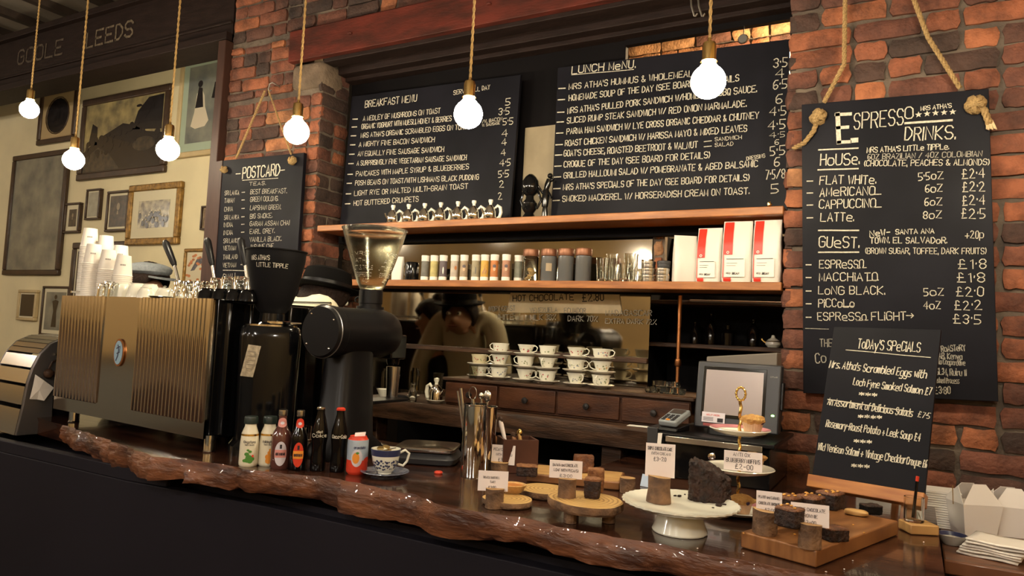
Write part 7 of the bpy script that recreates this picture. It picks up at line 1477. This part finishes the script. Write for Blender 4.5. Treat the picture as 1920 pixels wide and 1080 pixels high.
# ------------------------------------------------------------------ people behind the bar
def skin_mesh(name, nodes, edges, mt, parent, sub=2, root=0):
    me = bpy.data.meshes.new(name); me.from_pydata([n[:3] for n in nodes], edges, []); me.materials.append(m[mt])
    o = bpy.data.objects.new(name, me); sc.collection.objects.link(o); o.parent = parent; MATS[o.name] = MATS[parent.name]
    s = o.modifiers.new('skin', 'SKIN'); s.use_smooth_shade = True; s.branch_smoothing = .6
    lay = me.skin_vertices[0].data if me.skin_vertices else None
    for i, n in enumerate(nodes):
        lay[i].radius = (n[3], n[4]); lay[i].use_root = (i == root)
    u_ = o.modifiers.new('subdivision', 'SUBSURF'); u_.levels = 1; u_.render_levels = sub
    return o
def person(label, loc, rz, H, hx=0, hy=0, hz=0, top='shirt', legs='darkcloth', arms=None, cat='person', hunch=0):
    k = H/1.75; T = thing('person', label, cat, loc, rz); N = []; E = []; I = {}
    def nd(nm, x, y, z, r, r2=None, par=None):
        I[nm] = len(N); N.append((x*k, y*k, z*k, r*k, (r2 or r)*k))
        if par is not None: E.append((I[par], I[nm]))
    nd('pelvis', 0, 0, .96, .135, .10); nd('waist', 0, 0, 1.10, .12, .09, 'pelvis'); nd('chest', 0, 0, 1.28, .145, .105, 'waist'); nd('collar', hx*.2, hy*.25, 1.415+hunch, .085, .07, 'chest')
    nd('neck', hx*.5, hy*.6, 1.48+hz*.4, .052, .052, 'collar'); nd('jaw', hx*.9, hy-.012, 1.56+hz, .060, .068, 'neck'); nd('face', hx, hy-.008, 1.635+hz, .072, .088, 'jaw'); nd('crown', hx, hy+.006, 1.705+hz, .055, .065, 'face')
    nd('nose', hx, hy-.105, 1.610+hz, .010, .010, 'face')
    for s in (-1, 1):
        a = str(s); nd('ear'+a, hx+s*.083, hy+.005, 1.620+hz, .011, .016, 'face')
        el, wr = (arms or [((.23, -.02, 1.12), (.25, -.12, .90))]*2)[0 if s < 0 else 1]
        nd('sh'+a, s*.165, 0, 1.385+hunch*.85, .055, .055, 'collar'); nd('el'+a, s*el[0], el[1], el[2], .041, .041, 'sh'+a); nd('wr'+a, s*wr[0], wr[1], wr[2], .026, .030, 'el'+a)
        dv = Vector((s*(wr[0]-el[0]), wr[1]-el[1], wr[2]-el[2])).normalized(); sd = dv.cross(Vector((1, 0, .1))).normalized(); P_ = Vector((s*wr[0], wr[1], wr[2]))+dv*.055
        nd('pa'+a, *P_, .020, .036, 'wr'+a)
        for f in range(4):
            b0 = P_+dv*.03+sd*(.024-.016*f); b1 = b0+dv*(.036-.004*abs(f-1.3))+Vector((0, 0, -.006)); b2 = b1+dv*.026+Vector((0, 0, -.012)); q = 'f%d%s' % (f, a)
            nd(q, *b0, .0095, None, 'pa'+a); nd(q+'b', *b1, .0088, None, q); nd(q+'c', *b2, .0078, None, q+'b')
        b0 = P_+sd*.036-dv*.010; b1 = b0+sd*.018+dv*.026; nd('th'+a, *b0, .011, None, 'pa'+a); nd('thb'+a, *b1, .009, None, 'th'+a)
        nd('hip'+a, s*.085, 0, .88, .085, .09, 'pelvis'); nd('kn'+a, s*.10, -.01, .50, .056, .058, 'hip'+a); nd('an'+a, s*.10, .01, .085, .038, .040, 'kn'+a); nd('to'+a, s*.11, -.13, .04, .035, .028, 'an'+a)
    body = skin_mesh('body', N, E, 'skin', T)
    def garment(nm, keys, grow, mt, sub=2):
        idx = {I[q]: j for j, q in enumerate(keys)}; Nn = [tuple(N[I[q]][:3])+(N[I[q]][3]+grow, N[I[q]][4]+grow) for q in keys]; Ee = [(idx[a], idx[c]) for a, c in E if a in idx and c in idx]
        return skin_mesh(nm, Nn, Ee, mt, T, sub)
    garment('shirt', ['pelvis', 'waist', 'chest', 'collar', 'sh-1', 'el-1', 'wr-1', 'sh1', 'el1', 'wr1'], .018*k, top); garment('trousers', ['pelvis', 'hip-1', 'kn-1', 'an-1', 'hip1', 'kn1', 'an1'], .020*k, legs)
    for s in (-1, 1):
        b = MB(); b.ball(((hx+s*.031)*k, (hy-.082)*k, (1.645+hz)*k), .012*k, 10); e = b.build('eye', m['white'], T); b = MB(); b.ball(((hx+s*.031)*k, (hy-.0915)*k, (1.645+hz)*k), .0055*k, 8); b.build('iris', m['blackgloss'], e)
        b = MB(); b.bb(.09*s*k-.05*k, .09*s*k+.05*k, -.19*k, .06*k, 0, .07*k); b.build('shoe', m['blacksatin'], T, bev=.02)
    b = MB(); b.tube([((hx+x)*k, (hy-.083-.006*(1-abs(x)/.025))*k, (1.578+hz)*k) for x in (-.025, -.012, 0, .012, .025)], .004*k, 6); b.build('mouth', mat('lips', (.35, .12, .09), .5), T)
    return T, k, (hx*k, hy*k, (1.645+hz)*k)
def haircap(T, k, c, low=.09, back=.06, name='hair', mt='hair'):
    b = MB(); vs = []; fs = []; n = 24; rows_ = 9; R = random.Random(5)
    for j in range(rows_+1):
        t = j/rows_*1.0
        for i in range(n):
            a = 2*PI*i/n; fr = max(0, -math.sin(a))          # front (-y) hairline is higher
            ph = t*(PI*.72-fr*PI*.34); rr = math.sin(ph); r = .104*k*(1+.03*math.sin(7*a+j)+R.uniform(-.01, .01))
            vs.append((c[0]+rr*math.cos(a)*r*.92, c[1]+.008*k+rr*math.sin(a)*r*1.08, c[2]+.02*k+math.cos(ph)*r*1.05-(low*k*.35*max(0, math.sin(a))*t)))
    for j in range(rows_):
        for i in range(n): fs.append((j*n+i, (j+1)*n+i, (j+1)*n+(i+1) % n, j*n+(i+1) % n))
    b.add(vs, fs); return b.build(name, m[mt], T, solid=.012*k)
hm = onY(612, 560, 2.52)
T, k, c = person('person in a black brimmed hat and white shirt with their back to the bar', (hm[0], 2.36, 0), PI-.20, 1.90, 0, -.12, -.16, 'shirt', 'darkcloth', [((.25, -.06, 1.16), (.20, -.16, .92))]*2, hunch=.065)
haircap(T, k, c, .16)
b = MB(); hz_ = c[2]+.055*k; Mh = T_((c[0], c[1]+.0, hz_)) @ Matrix.Rotation(.14, 4, 'X')
b.lathe([(.085*k, -.004), (.125*k, -.004), (.145*k, .006), (.146*k, .010), (.12*k, .004), (.100*k, .008), (.098*k, .05), (.090*k, .085), (.06*k, .098), (.02*k, .090), (0, .088)], 36, (0, 0, 0), 0, Mh, .95, 1.1); ht = b.build('hat', m['felt'], T)
b = MB(); b.lathe([(.1005*k, .010), (.1000*k, .032)], 36, (0, 0, 0), 0, Mh, .95, 1.1); b.f = [f for f in b.f if len(f) < 12]; b.m = b.m[:len(b.f)]; b.build('hat_band', m['blacksatin'], ht)
b = MB()
for s in (-1, 1): b.tube([(s*.07*k, .125*k, 1.02*k), (s*.075*k, .145*k, 1.25*k), (s*.085*k, .10*k, 1.40*k), (s*.085*k, .0, 1.455*k)], .013, 8, 0, False, .4)
b.build('braces', m['darkcloth'], T)
q = onY(815, 600, 2*3.052-2.36); T, k, c = person('person with a dark hair bun, seen only in the mirror, behind the black grinder', (q[0], 2.36, 0), PI+.6, 1.68, 0, -.03, 0, 'darkcloth', 'denim', [((.22, -.04, 1.12), (.20, -.12, .90))]*2)
haircap(T, k, c, .05); b = MB(); b.ball((c[0], c[1]+.05*k, c[2]+.135*k), .045*k, 16); b.build('hair_bun', m['hair'], T)
q = onY(268, 520, 2.40); T, k, c = person('person in a grey flat cap bending behind the espresso machine', (q[0], 2.42, 0), PI/2+.15, 1.77, 0, -.02, 0, 'darkcloth', 'denim', [((.24, -.10, 1.14), (.16, -.28, 1.05))]*2)
haircap(T, k, c, .05, mt='hair')
b = MB(); b.blob((c[0], c[1]+.015*k, c[2]+.045*k), .215*k, .265*k, .085*k, 3, .05, 0, 26, .9); cp = b.build('flat_cap', m['greycap'], T)
b = MB(); vs = [(c[0]+.085*k*math.cos(a), c[1]-.085*k+.075*k*math.sin(a)*1.0, c[2]+.050*k-.012*k*abs(math.sin(a))) for a in [PI+i*PI/12 for i in range(13)]]; b.add(vs, [tuple(range(13))]); b.build('cap_peak', m['greycap'], cp, smooth=False, solid=.008)
